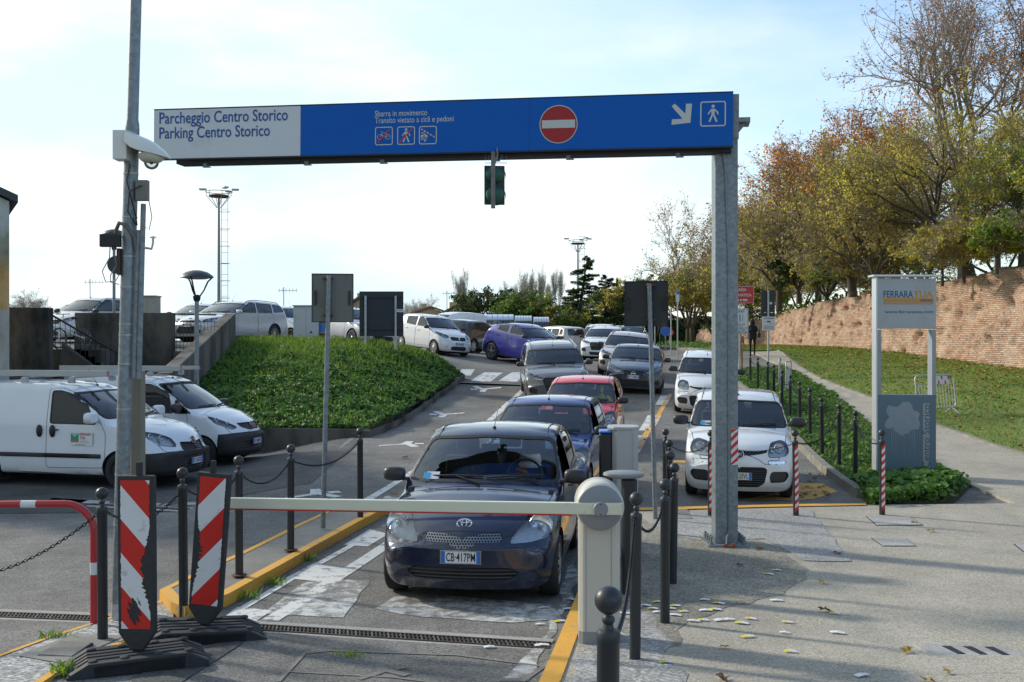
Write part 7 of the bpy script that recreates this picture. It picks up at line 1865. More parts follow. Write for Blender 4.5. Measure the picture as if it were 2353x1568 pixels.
# red hoop
def hoop():
    p = U(216, 1438); z = Gz(p.x, p.y); t = thing('hoop_barrier', 'red tubular hoop barrier with white bands at the left edge', 'hoop barrier', (p.x, p.y, z), R(3))
    h = 1.0; r = .24; xs = -2.6
    pts = [(0, 0, -.05), (0, 0, h-r)]+[(-r+r*math.cos(a), 0, h-r+r*math.sin(a)) for a in np.linspace(0.12, PI/2, 9)]+[(xs, 0, h)]
    M_HR = mat('red_tube_paint', (.42,.022,.025), .4, vary=.12, scale=6, coat=.2)
    MB().tube(pts+[(xs-.25, 0, h-.24), (xs-.25, 0, -.05)], .030, 18).build('tube', M_HR, t, smooth=50)
    for a, b_ in (((0, 0, .42), (0, 0, .52)), ((-.46, 0, h), (-.58, 0, h)), ((-1.4, 0, h), (-1.5, 0, h))): MB().tube([a, b_], .0308, 18).build('white_band', M_WHR, t, smooth=50)
hoop()
# striped beacons on rubber feet
def beacon(u, v, lab, hgt, mirror, tilt, rz, seed):
    p = U(u, v); z = Gz(p.x, p.y); t = thing('delineator', lab, 'striped panel', (p.x, p.y, z), rz, 'red and white striped panels on rubber feet', ry=tilt)
    base = MB(); prof = [(-.46, 0), (-.46, .045), (-.33, .115), (.30, .115), (.45, .045), (.45, 0)]
    for y0, y1 in ((-.21, -.13), (-.095, -.05), (-.02, .02), (.05, .095), (.13, .21)): base.prism(prof, y0, y1, M=Matrix.Rotation(PI/2, 4, 'X'))
    base.box((0, 0, .052), (.60, .42, .10)); 
    for x in (-.30, -.10, .12, .32):
        for y in (-.15, .15): base.lathe([(.032, .112), (.030, .126), (.001, .128)], 10, M=TR(x, y, 0), cap=False)
    bo = base.build('rubber_foot', M_BLKP, t, bevel=.008); bo.rotation_euler = (0, 0, R(30))
    W_ = .26; H0, H1 = .27, .27+hgt
    fr = MB(); fr.prism([(-.045, .12), (.045, .12), (W_/2, H0-.03), (W_/2, H1), (-W_/2, H1), (-W_/2, H0-.03)], -.03, .03, M=Matrix.Rotation(PI/2, 4, 'X')); fr.box((.02*mirror, 0, H1+.045), (.038, .04, .10))
    f = fr.build('frame', M_BLKP, t, bevel=.01)
    # sticker: striped sheet with a torn edge, minus torn corners
    rn = random.Random(seed); n = 90; w = W_/2-.022; vs = []; fs = []; mi = []
    lo, hi = H0, H1-.03
    L = []; Rr = []
    tear = 0
    for i in range(n+1):
        z_ = lo+(hi-lo)*i/n; q = i/n
        side = .065*max(0, math.sin(PI*(q*1.55-.12)))**2*(1+.4*rn.uniform(-1, 1)) if .08 < q < .72 else 0
        a = -w+rn.uniform(0, .006); b_ = w-rn.uniform(0, .006)
        if mirror > 0: b_ -= side
        else: a += side*.75
        L.append((a, z_)); Rr.append((b_, z_))
    m = 34; cols = []
    for i in range(n):
        for k in range(m):
            quad = []
            for (ii, kk) in ((i, k), (i, k+1), (i+1, k+1), (i+1, k)):
                x = L[ii][0]+(Rr[ii][0]-L[ii][0])*kk/m; quad.append((x, -.0325-.0012*math.sin(ii*1.7+kk*2.3)*math.sin(kk*.9), L[ii][1]))
            cx = sum(q[0] for q in quad)/4; cz = sum(q[2] for q in quad)/4
            if mirror > 0 and ((cx+.01)/.045)**2+((cz-lo-.12)/.085)**2 < 1+.5*math.sin(cx*160+cz*90): continue
            s = (cz*1.0+cx*mirror*1.12-lo+.06)/.235
            b0 = len(vs); vs += quad; fs.append((b0, b0+1, b0+2, b0+3)); mi.append(int(math.floor(s)) % 2)
    # sharpen the stripes by splitting along them
    bm = bmesh.new(); V = [bm.verts.new(q) for q in vs]
    for q in fs: bm.faces.new([V[i] for i in q])
    bmesh.ops.remove_doubles(bm, verts=bm.verts, dist=1e-5)
    for k in range(-2, 9):
        zc = lo-.06+k*.235
        bmesh.ops.bisect_plane(bm, geom=bm.verts[:]+bm.edges[:]+bm.faces[:], plane_co=(0, 0, zc), plane_no=Vector((mirror*1.12, 0, 1)).normalized(), dist=1e-6)
    for fc in bm.faces:
        c = fc.calc_center_median(); fc.material_index = (int(math.floor((c.z+c.x*mirror*1.12-lo+.06)/.235))) % 2
    me = bpy.data.meshes.new('striped_sticker'); bm.to_mesh(me); bm.free(); link_mesh('striped_sticker', me, [M_REDR, M_WHR], f, 30)
beacon(318, 1532, 'red and white striped panel with torn sticker, nearer one, stripes falling to the right', 1.06, 1, R(-.5), R(-6), 3)
beacon(468, 1468, 'red and white striped panel with torn sticker, farther one behind the arm tip', 1.02, -1, R(4.2), R(-8), 8)
# ------------------------------------------------------------------ signs
M_ALU = mat('sign_back_grey', (.155,.165,.15), .55, .3, vary=.12, scale=5, dirt=(.10,.10,.09), dscale=2.5); M_ALUD = mat('sign_back_dark', (.035,.037,.04), .55, .2, vary=.25, scale=4, dirt=(.10,.085,.07), dscale=3.4, dlo=.6, dhi=.8)
M_BOARD = mat('board_dark_slate', (.022,.032,.040), .6, vary=.15, scale=3)
def sign_back(lab, bu, bv, tu, tv, d, plate_, m, rz, dz):
    b = U(bu, bv, dz); top = W(tu, tv, b.y); t = thing('road_sign', lab, 'road sign', b, 0)
    q = top-b; MB().tube([(0, 0, 0), q], .030, 16).build('post', M_GALV, t, smooth=40)
    u0, v0, u1, v1 = plate_; A = W(u0, v0, b.y)-b; B = W(u1, v1, b.y)-b; c = (A+B)/2
    M = TR(c.x, .075, c.z, rz=rz); w, h = abs(B.x-A.x), abs(A.z-B.z)
    pm = MB().box((0, 0, 0), (w, .012, h), M=M).build('plate', m, t, bevel=.004)
    e = MB()
    for s in (-1, 1): e.box((s*w/2, -.008, 0), (.008, .022, h), M=M); e.box((0, -.008, s*h/2), (w+.008, .022, .008), M=M)
    e.build('plate_rim', M_UNDER, pm)
    for s in (-1, 1): MB().box((s*w*.41, -.02, .0), (.022, .03, h*.30), M=M).build('slide_channel', M_UNDER, pm, bevel=.004)
    MB().box((0.01, -.012, 0), (.03, .016, h*.9), M=M).build('stiffener', m, pm)
    for s in (-.36, .40):
        MB().box((c.x*.55+q.x*.45*0, .02, c.z+s*h), (.12, .075, .02)).build('clamp', M_RUST, t, bevel=.003)
sign_back('pale grey back of a square road sign on a pole standing on the concrete island', 742, 1214, 756, 633, 0, (715, 629, 809, 740), M_ALU, R(6), .12)
sign_back('dark back of a square road sign on a leaning pole right of the queue', 1506, 1194, 1492, 652, 0, (1437, 646, 1536, 750), M_ALUD, R(-10), RZ)
def big_board():
    y = 33.0; a = W(840, 806, y); t = thing('notice_board', 'large dark board on two posts at the top of the green bank', 'notice board', (a.x, y, Gz(a.x, y, True)))
    o = Vector(t.location); A = W(826, 670, y+.1)-o; B = W(927, 773, y+.1)-o; c = (A+B)/2
    p = MB().box(c, (B.x-A.x, .05, A.z-B.z)).build('panel', M_BOARD, t, bevel=.01)
    for v in (684, 758): MB().box((c.x, c.y-.05, (W(0, v, y)-o).z), (B.x-A.x-.1, .03, .03)).build('crossbar', M_UNDER, p)
    for u in (840, 909): P_ = W(u, 680, y)-o; MB().tube([(P_.x, 0, -.3), (P_.x, 0, P_.z)], .035, 12).build('post', M_GALVL, t, smooth=40)
    st_ = W(918, 714, y)-o; MB().box((st_.x, c.y-.03, st_.z), (.24, .006, .10)).build('sticker', M_WHR, p); MB().box((st_.x+.03, c.y-.031, st_.z+.012), (.14, .006, .03)).build('sticker_print', mat('teal_print', (.05,.30,.32), .5), p)
big_board()
M_SR = mat('sign_bright_red', (.50,.022,.018), .42, vary=.05); M_PW = mat('sign_white', (.60,.62,.61), .45, vary=.05, dirt=(.45,.46,.44), dscale=3, dlo=.6, dhi=.8)
def fit_text(s, x0, x1, z, h, y, m, par, bold=.02, base=Matrix.Identity(4)):
    me = text_mesh(s, 1.0, 1.0, bold); xs = [q.co.x for q in me.vertices]; ys = [q.co.y for q in me.vertices]
    for q in me.vertices: q.co.x = x0+(q.co.x-min(xs))*(x1-x0)/(max(xs)-min(xs)); q.co.y = (q.co.y)*h/.72
    me.transform(base @ TR(0, y, z, rx=PI/2)); me.materials.clear(); return link_mesh('lettering', me, m, par)
def cassa():
    y = 40.0; x = (1700-1176.5)/F*y; z = Gz(x, y); t = thing('parking_sign', 'red payment sign above a white ticket sign beside the gantry column', 'sign', (x, y, z)); k = y/F; o = Vector((x, y, z))
    zz = lambda v: W(0, v, y).z-z
    MB().tube([(0, .03, 0), (0, .03, zz(662))], .035, 12).build('post', M_GALVL, t, smooth=40)
    r = MB().box((0, 0, (zz(657)+zz(698))/2), (66*k, .03, 41*k)).build('red_plate', M_SR, t, bevel=.02)
    w = 33*k
    e = MB()
    for s in (-1, 1): e.box((s*(w-.02), -.017, (zz(657)+zz(698))/2), (.014, .003, 38*k)); 
    e.box((0, -.017, zz(658.5)), (2*w-.03, .003, .014)); e.box((0, -.017, zz(696.5)), (2*w-.03, .003, .014)); e.build('white_rim', M_SWH, r)
    fit_text('CASSA', -w*.30, w*.45, zz(669), 6.3*k, -.017, M_SWH, r, .03); fit_text('AUTOMATICA', -w*.80, w*.82, zz(681.5), 6.3*k, -.017, M_SWH, r, .03)
    for x0, ww in ((-.12, .18), (.04, .06), (.20, .18)): MB().box((x0, -.017, zz(690)), (ww, .003, 4.6*k)).build('white_block', M_SWH, r)
    p = MB().box((0, 0, (zz(709)+zz(768))/2), (40*k, .03, 59*k)).build('white_plate', M_PW, t, bevel=.02); w = 20*k
    e = MB()
    for s in (-1, 1): e.box((s*(w-.025), -.017, (zz(709)+zz(768))/2), (.012, .003, 55*k))
    e.box((0, -.017, zz(711)), (2*w-.04, .003, .012)); e.box((0, -.017, zz(766)), (2*w-.04, .003, .012)); e.build('black_rim', M_BLK, p)
    fit_text('TICKET', -w*.72, w*.55, zz(718.5), 4.6*k, -.017, M_BLK, p, .02)
    for s in (-1, 1): MB().box((s*.11, -.018, zz(731)), (.012, .003, 17*k)).build('ticket_outline', M_BLK, p)
    MB().box((0, -.018, zz(731)), (.03, .003, 17*k)).build('ticket_strip', M_BLK, p)
    for i, (s, a, b_) in enumerate((('CONSERVARE', -.85, .62), ('IN TASCA', -.5, .34), ('IL PAGAMENTO', -.85, .85), ('ALLE CASSE', -.75, .6), ('AUTOMATICHE', -.85, .8))): fit_text(s, w*a, w*b_, zz(747+i*4.4), 2.9*k, -.017, M_BLK, p, .01)
cassa()
def camsign():
    y = 44.0; x = (1765-1176.5)/F*y; z = Gz(x, y); t = thing('camera_sign', 'white camera warning sign under a dark sign back on one pole', 'sign', (x, y, z)); k = y/F
    zz = lambda v: W(0, v, y).z-z
    MB().tube([(0, -.03, 0), (0, -.03, zz(668))], .04, 12).build('post', M_GALVL, t, smooth=40)
    MB().box((0, .03, (zz(667)+zz(718))/2), (32*k, .03, 51*k)).build('dark_plate', M_ALUD, t, bevel=.01)
    MB().box((0, .03, (zz(719)+zz(728))/2), (32*k, .03, 9*k)).build('small_dark_plate', M_ALUD, t, bevel=.01)
    MB().box((.12, .01, zz(697)), (.11, .01, .10)).build('white_label', M_PW, t)
    p = MB().box((0, -.075, (zz(728)+zz(760))/2), (29*k, .02, 32*k)).build('white_plate', M_PW, t, bevel=.006); w = 14.5*k
    fit_text('ATTENZIONE!', -w*.8, w*.8, zz(733.2), 2.8*k, -.087, M_BLK, p, .03)
    c = MB(); c.box((0, -.088, zz(739.5)), (.15, .004, .05), M=TR(0, 0, 0) ); c.box((.06, -.088, zz(743)), (.012, .004, .07)); c.box((.09, -.088, zz(744.5)), (.07, .004, .012)); c.build('camera_symbol', M_BLK, p)
    for i, s in enumerate(('AREA SOTTOPOSTA', 'A VIDEOSORVEGLIANZA', 'PER MOTIVI DI SICUREZZA')): fit_text(s, -w*.8, w*.8, zz(750.5+i*3), 1.7*k, -.087, M_BLK, p, .01)
camsign()
def thin_pole(u, vt, y, lab, kind):
    x = (u-1176.5)/F*y; z = Gz(x, y); t = thing('sign_pole', lab, 'sign pole', (x, y, z)); zt_ = W(0, vt, y).z-z
    MB().tube([(0, 0, 0), (0, 0, zt_)], .032, 10).build('post', M_GALVL, t, smooth=40)
    if kind == 'flag': MB().box((0, -.03, zt_-.2), (.16, .02, .55)).build('flag_plate', M_PW, t); MB().box((0, -.042, zt_-.02), (.16, .004, .16)).build('blue_field', M_PLB, t)
    if kind == 'blue': MB().lathe([(.001, 0), (.30, 0), (.30, .02), (.001, .02)], 28, M=TR(0, -.04, zt_-.25, rx=PI/2), cap=False).build('blue_disc', M_PLB, t)
    if kind == 'red': 
        MB().lathe([(.001, 0), (.26, 0), (.26, .02), (.001, .02)], 28, M=TR(0, -.04, zt_-.2, rx=PI/2), cap=False).build('red_disc', M_SR, t); MB().lathe([(.001, 0), (.17, 0), (.17, .006), (.001, .006)], 28, M=TR(0, -.062, zt_-.2, rx=PI/2), cap=False).build('pale_disc', M_PW, t)
thin_pole(1557, 672, 50, 'thin pole with a small blue and white flag sign, left of the gantry column', 'flag')
thin_pole(1542, 716, 56, 'thin plain pole just left of the flag sign', 'none')
thin_pole(1529, 752, 62, 'thin pole with a round blue sign beside the far pedestrians', 'blue')
thin_pole(1539, 757, 66, 'thin pole with a small round red sign before the dark hedge', 'red')
thin_pole(1505, 748, 60, 'thin pole in front of the far pedestrians', 'none')
thin_pole(1467, 733, 75, 'thin pole with a small flag sign beyond the queue', 'flag')
# ------------------------------------------------------------------ totem
def totem():
    b = U(2016, 1090, .08); y = b.y; t = thing('totem', 'tall grey information totem with an open middle by the path', 'totem', (b.x, y, b.z)); k = y/F; z = b.z
    zz = lambda v: W(0, v, y).z-z; Wt = (2149-2014)*k; M = TR(0, 0, 0, rz=R(2))
    M_TG = mat('totem_grey', (.28,.31,.325), .5, .25, vary=.12, scale=2.5, dirt=(.24,.26,.27), dscale=1.6, dlo=.5, dhi=.8); M_TB = mat('totem_slate', (.105,.165,.21), .5, .1, vary=.15, scale=1.5); M_TW = mat('totem_pale_edge', (.55,.57,.57), .35, .5, vary=.1)
    for x in (.035, Wt-.035): 
        MB().box((x, .10, zz(760)+.0-(zz(760)-zz(908))/2), (.07, .20, zz(756)-zz(908))).build('upright', M_TG, t, bevel=.004)
    MB().box((-.012, .10, zz(640)/2), (.024, .21, zz(634))).build('pale_edge', M_TW, t)
    up_ = MB().box((Wt/2, .10, (zz(640)+zz(755))/2), (Wt, .20, zz(640)-zz(755))).build('upper_panel', mat('totem_light_grey', (.36,.39,.40), .5, .15, vary=.08, scale=2, dirt=(.26,.28,.29), dscale=1.6, dlo=.5, dhi=.8), t, bevel=.004)
    MB().box((Wt/2, .10, zz(634)), (Wt+.16, .30, .035)).build('roof_cap', M_TW, t, bevel=.004)
    lp = MB().box((Wt/2, .10, zz(908)/2), (Wt, .20, zz(908))).build('lower_panel', M_TB, t, bevel=.004)
    yl, ya = -.004, -.007
    X = lambda u: (u-2014)*k
    M_OR = mat('lettering_orange', (.58,.25,.0), .5, vary=.05); M_DB = mat('lettering_slate_blue', (.02,.08,.22), .5, vary=.05)
    fit_text('FERRARA', X(2028), X(2096), zz(684), 16*k, yl, M_DB, up_, .01); fit_text('TUA', X(2097), X(2142), zz(684), 16*k, yl, M_OR, up_, .01)
    MB().box(((X(2028)+X(2142))/2, yl, zz(690)), (X(2142)-X(2028), .002, 9*k)).build('orange_band', M_OR, up_)
    MB().box(((X(2028)+X(2142))/2, yl, zz(697.5)), (X(2142)-X(2028), .002, 3.5*k)).build('orange_band', M_OR, up_)
    fit_text('TRAFFICOURBANOAUTO', X(2030), X(2110), zz(693.5), 6*k, ya, M_TG, up_, .0); fit_text('PARKING', X(2112), X(2142), zz(693.5), 6*k, ya, M_DB, up_, .02)
    fit_text('www.ferraratua.com', X(2031), X(2142), zz(720), 7*k, yl, M_DB, up_, .005)
    tb = MB().box((X(2126), yl, zz(1002)), (16*k, .002, 150*k)).build('pale_strip', M_TG, lp)
    me = text_mesh('Centro Storico', 1.0, 1.0, .0); xs = [q.co.x for q in me.vertices]
    for q in me.vertices: q.co.x = (q.co.x-min(xs))*(145*k)/(max(xs)-min(xs)); q.co.y *= 17*k/.72
    me.transform(TR(X(2134), ya, zz(1075), rx=PI/2) @ Matrix.Rotation(PI/2, 4, 'Z')); me.materials.clear(); link_mesh('lettering', me, mat('lettering_steel_blue', (.03,.09,.16), .5), tb)
    # scraped pale blotch with drips
    bl_ = MB(); n = 40; c = Vector((X(2072), 0, zz(962))); rn = random.Random(4)
    rr = [38*k*(1+.10*rn.uniform(-1, 1)+.12*math.sin(i*.9)) for i in range(n)]
    bl_.add([(c.x+rr[i]*math.cos(2*PI*i/n), yl, c.z+rr[i]*.95*math.sin(2*PI*i/n)) for i in range(n)], [tuple(range(n))])
    for i in range(12):
        x = c.x-26*k+i*4.7*k; l = rn.uniform(25, 75)*k; bl_.add([(x, yl-.001, c.z-20*k), (x+1.6*k, yl-.001, c.z-20*k), (x+1.2*k, yl-.001, c.z-30*k-l), (x+.4*k, yl-.001, c.z-30*k-l)], [(3, 2, 1, 0)])
    bl_.build('scraped_paint', mat('scraped_grey', (.25,.30,.33), .6, vary=.18, scale=12), lp)
totem()
def crowd_barrier(p, rz, lab, L=1.9, lean=0, plate_=False):
    z = Gz(p[0], p[1])+.08; t = thing('crowd_barrier', lab, 'crowd barrier', (p[0], p[1], z), rz, 'metal crowd barriers beside the path', rx=lean)
    H = 1.05; r = .12; pts = []
    for cx, cz, a0 in ((L/2-r, H-r, 0), (-L/2+r, H-r, PI/2), (-L/2+r, .2+r, PI), (L/2-r, .2+r, 1.5*PI)):
        for q in range(5): a = a0+PI/2*q/4; pts.append((cx+r*math.cos(a), 0, cz+r*math.sin(a)))
    MB().tube(pts, .020, 8, closed=True).build('frame', M_GALVL, t, smooth=50)
    MB().tube([(-L/2, 0, .82), (L/2, 0, .82)], .014, 6).build('rail', M_GALVL, t)
    n = 13
    for i in range(1, n): x = -L/2+L*i/n; MB().tube([(x, 0, .22), (x, 0, .82)], .007, 5).build('bar', M_GALVL, t)
    for s in (-1, 1): MB().tube([(s*L*.36, -.26, .01), (s*L*.36, -.18, .10), (s*L*.36, 0, .2), (s*L*.36, .18, .10), (s*L*.36, .26, .01)], .016, 6).build('foot', M_GALVL, t, smooth=50)
    if plate_:
        q = MB().box((.15, -.03, .92), (.62, .01, .20)).build('striped_plate', M_WHR, t)
        for i in range(6): MB().box((-.12+i*.11, -.037, .98 if i % 2 else .86), (.045, .004, .08)).build('red_stripe', M_SR, q)
pb = U(2155, 955, .08); crowd_barrier((pb.x, pb.y), R(22), 'metal crowd barrier with a red and white plate behind the totem', 1.3, R(-7), True)
c1 = U(1792, 893, .08); crowd_barrier((c1.x, c1.y), R(74), 'farther metal crowd barrier standing among the verge posts', 1.9)
c2 = U(1812, 905, .08); crowd_barrier((c2.x, c2.y), R(70), 'nearer metal crowd barrier standing among the verge posts', 1.9)
# ------------------------------------------------------------------ lamps, cabinets, bin, masts
def dome_lamp(x, y, z0, ztop, lab, s=1.0):
    t = thing('street_lamp', lab, 'street lamp', (x, y, z0), 0, 'dome street lamps'); H = ztop-z0
    MB().tube([(0, 0, 0), (0, 0, H-.62*s)], [.055*s, .045*s], 16).build('pole', M_GALV, t, smooth=40)
    MB().lathe([(.05*s, H-.70*s), (.075*s, H-.66*s), (.085*s, H-.58*s), (.05*s, H-.55*s)], 16).build('hub', M_IRON, t, smooth=40)
    for k in range(3):
        a = 2*PI*k/3+.4; c, q = math.cos(a)*s, math.sin(a)*s
        MB().tube([(.05*c, .05*q, H-.60*s), (.15*c, .15*q, H-.45*s), (.24*c, .24*q, H-.25*s), (.34*c, .34*q, H-.15*s)], .018*s, 8).build('arm', M_IRON, t, smooth=50)
    MB().lathe([(.34*s, H-.17*s), (.37*s, H-.165*s), (.34*s, H-.12*s), (.24*s, H-.05*s), (.10*s, H-.01*s), (.001, H)], 28, cap=False).build('dome', mat('lamp_dome_grey', (.05,.055,.055), .45, .2), t, smooth=50)
    MB().lathe([(.001, H-.20*s), (.20*s, H-.20*s), (.33*s, H-.165*s)], 24, cap=False).build('diffuser', M_GREYP2, t, smooth=50)
p = W(457, 622, 22.9); dome_lamp(p.x, 22.75, -.15, p.z, 'dome street lamp on a galvanised post beside the sloping wall')
p = W(262, 527, 34); dome_lamp(p.x, 34, Gz(p.x, 34), p.z, 'farther dome street lamp left of the tall pole, with a round sign on it', 1.0)
p = W(267, 609, 33.9); m_ = MB().lathe([(.001, 0), (.30, 0), (.30, .015), (.001, .015)], 30, M=TR(0, 0, 0, rx=PI/2), cap=False); o = m_.build('round_sign', M_ALUD, None); o.location = (p.x+.02, 33.86, p.z); o.rotation_euler = (0, 0, R(40)); tag(o, 'back of a round sign on the farther dome lamp post', 'road sign')
def cabinet(u0, u1, vt, y, lab, m, dpt=.5, rz=0):
    a = W(u0, vt, y); b_ = W(u1, vt, y); x = (a.x+b_.x)/2; w = b_.x-a.x; z = min(Gz(x, y, True), Gz(x, y))-.05; t = thing('utility_cabinet', lab, 'cabinet', (x, y+dpt/2, z), rz); H = a.z-z
    c = MB().box((0, 0, H/2), (w, dpt, H)).build('casing', m, t, bevel=.01); MB().box((0, -.01, H+.02), (w+.06, dpt+.08, .04)).build('lid', m, t, bevel=.01)
    MB().lathe([(.001, 0), (.035, 0), (.03, .03), (.001, .03)], 14, M=TR(w*.2, -dpt/2-.001, H*.35, rx=PI/2), cap=False).build('lock', M_BLK, c); MB().box((0, -dpt/2-.002, H/2), (.008, .004, H*.92)).build('door_gap', M_GREYP, c)
cabinet(674, 732, 704, 34.6, 'white utility cabinet at the top of the green bank', mat('cabinet_white', (.50,.52,.53), .5, vary=.06, dirt=(.38,.39,.38), dscale=2))
cabinet(318, 357, 682, 32.5, 'beige utility cabinet behind the tall pole on the parapet', mat('cabinet_beige', (.34,.32,.27), .6, vary=.1, dirt=(.22,.20,.17), dscale=2))
def bin_():
    y = 34.9; x = (742-1176.5)/F*y; z = Gz(x, y)-.15; t = thing('litter_bin', 'grey round litter bin with a blue band beside the white cabinet', 'bin', (x, y, z))
    H = W(0, 737, y).z-z
    MB().lathe([(.22, 0), (.235, .05), (.235, H-.12), (.20, H)], 24).build('drum', mat('bin_grey', (.06,.065,.06), .5, .3), t, smooth=40); MB().lathe([(.24, H-.42), (.24, H-.14)], 24, cap=False).build('blue_band', M_PLB, t, smooth=40)
    for q in (H-.43, H-.13): MB().lathe([(.242, q), (.242, q+.03)], 24, cap=False).build('yellow_rim', mat('yellow_trim', (.5,.32,.02), .5), t)
bin_()
def mast(u, vt, y, lab):
    x = (u-1176.5)/F*y; z = Gz(x, y); H = W(0, vt, y).z-z; t = thing('light_mast', lab, 'light mast', (x, y, z), 0, 'tall floodlight masts'); M_M = galv('mast_steel', (.26,.25,.24), .6)
    MB().tube([(0, 0, 0), (0, 0, H*.45), (0, 0, H-.5)], [.16, .12, .08], 12).build('shaft', M_M, t, smooth=40)
    MB().lathe([(.75, H-.55), (.78, H-.48), (.74, H-.42), (.001, H-.42)], 20).build('platform', M_RUST, t)
    g = MB(); torus(g, (0, 0, 0), 1.0, 1.0, .03, 24, M=TR(0, 0, H-.15, rx=PI/2))
    for k in range(6): a = PI*k/3; g.tube([(.15*math.cos(a), .15*math.sin(a), H-1.4), (1.0*math.cos(a), 1.0*math.sin(a), H-.4), (1.0*math.cos(a), 1.0*math.sin(a), H-.12)], .025, 5)
    g.build('head_ring', M_M, t, smooth=50)
    for a in (PI, .15, 1.2, -.9):
        c, s_ = math.cos(a), math.sin(a)
        MB().box((1.25*c, 1.25*s_, H+.05), (.55, .35, .14), rz=a).build('floodlight', M_GREYP2, t, bevel=.04)
    l = MB()
    for s_ in (-.25, .25): l.tube([(.45+s_, 0, 2), (.45+s_, 0, H-.6)], .02, 4)
    for i in range(int(H*1.1)): l.box((.45, 0, 2+i*.85), (.5, .03, .03)); 
    for i in range(int(H/1.4)): torus(l, (.45, 0, 0), .42, .42, .015, 10, M=TR(0, .0, 2.2+i*1.35, rx=PI/2))
    l.build('caged_ladder', M_M, t)
mast(503, 437, 80, 'tall floodlight mast with a caged ladder on the left'); mast(1328, 550, 112, 'farther floodlight mast in front of the dark cedar')
# ------------------------------------------------------------------ trees
M_BARK = mat('bark', (.085,.07,.05), .95, vary=.4, scale=8, bumpy=.6, bscale=20); M_BARKL = mat('pale_bark', (.24,.22,.18), .9, vary=.35, scale=4, bumpy=.3, bscale=15); M_TWIG = mat('twigs', (.24,.19,.115), .9, vary=.3, scale=5); M_TWIGG = mat('grey_twigs', (.36,.32,.26), .9, vary=.25, scale=5)
LO = leaf_mat('olive_leaf', (.38,.31,.09), .6); LY = leaf_mat('yellow_green_leaf', (.54,.46,.11), .6); LG = leaf_mat('fresh_green_leaf', (.19,.30,.045), .5); LOR = leaf_mat('orange_leaf', (.68,.25,.04), .55); LBR = leaf_mat('brown_leaf', (.30,.14,.06), .4); LRD = leaf_mat('rust_leaf', (.44,.13,.035), .45); LDG = leaf_mat('dark_green_leaf', (.028,.06,.018), .2); LBG = leaf_mat('blue_green_needles', (.035,.07,.058), .1); LPL = leaf_mat('pale_twig_leaf', (.33,.27,.15), .4); LMG = leaf_mat('mid_green_leaf', (.095,.145,.04), .35)
def tubes_np(name, A, B, ra, rb, m, parent, k=4):
    A, B = np.array(A), np.array(B); ra = np.array(ra)[:, None]; rb = np.array(rb)[:, None]; n = len(A)
    T = B-A; T /= np.maximum(np.linalg.norm(T, axis=1, keepdims=True), 1e-6)
    ref = np.where(np.abs(T[:, 2:3]) < .9, np.array([[0, 0, 1.0]]), np.array([[1.0, 0, 0]])); U_ = np.cross(T, ref); U_ /= np.linalg.norm(U_, axis=1, keepdims=True); V_ = np.cross(T, U_)
    R0 = [A+(U_*math.cos(2*PI*i/k)+V_*math.sin(2*PI*i/k))*ra for i in range(k)]; R1 = [B+(U_*math.cos(2*PI*i/k)+V_*math.sin(2*PI*i/k))*rb for i in range(k)]
    V = np.stack(R0+R1, 1).reshape(-1, 3); b = np.arange(n)[:, None]*2*k
    F_ = np.concatenate([b+np.array([i, (i+1) % k, k+(i+1) % k, k+i])[None] for i in range(k)], 0)
    return np_mesh(name, V, F_, m, parent, smooth=True)
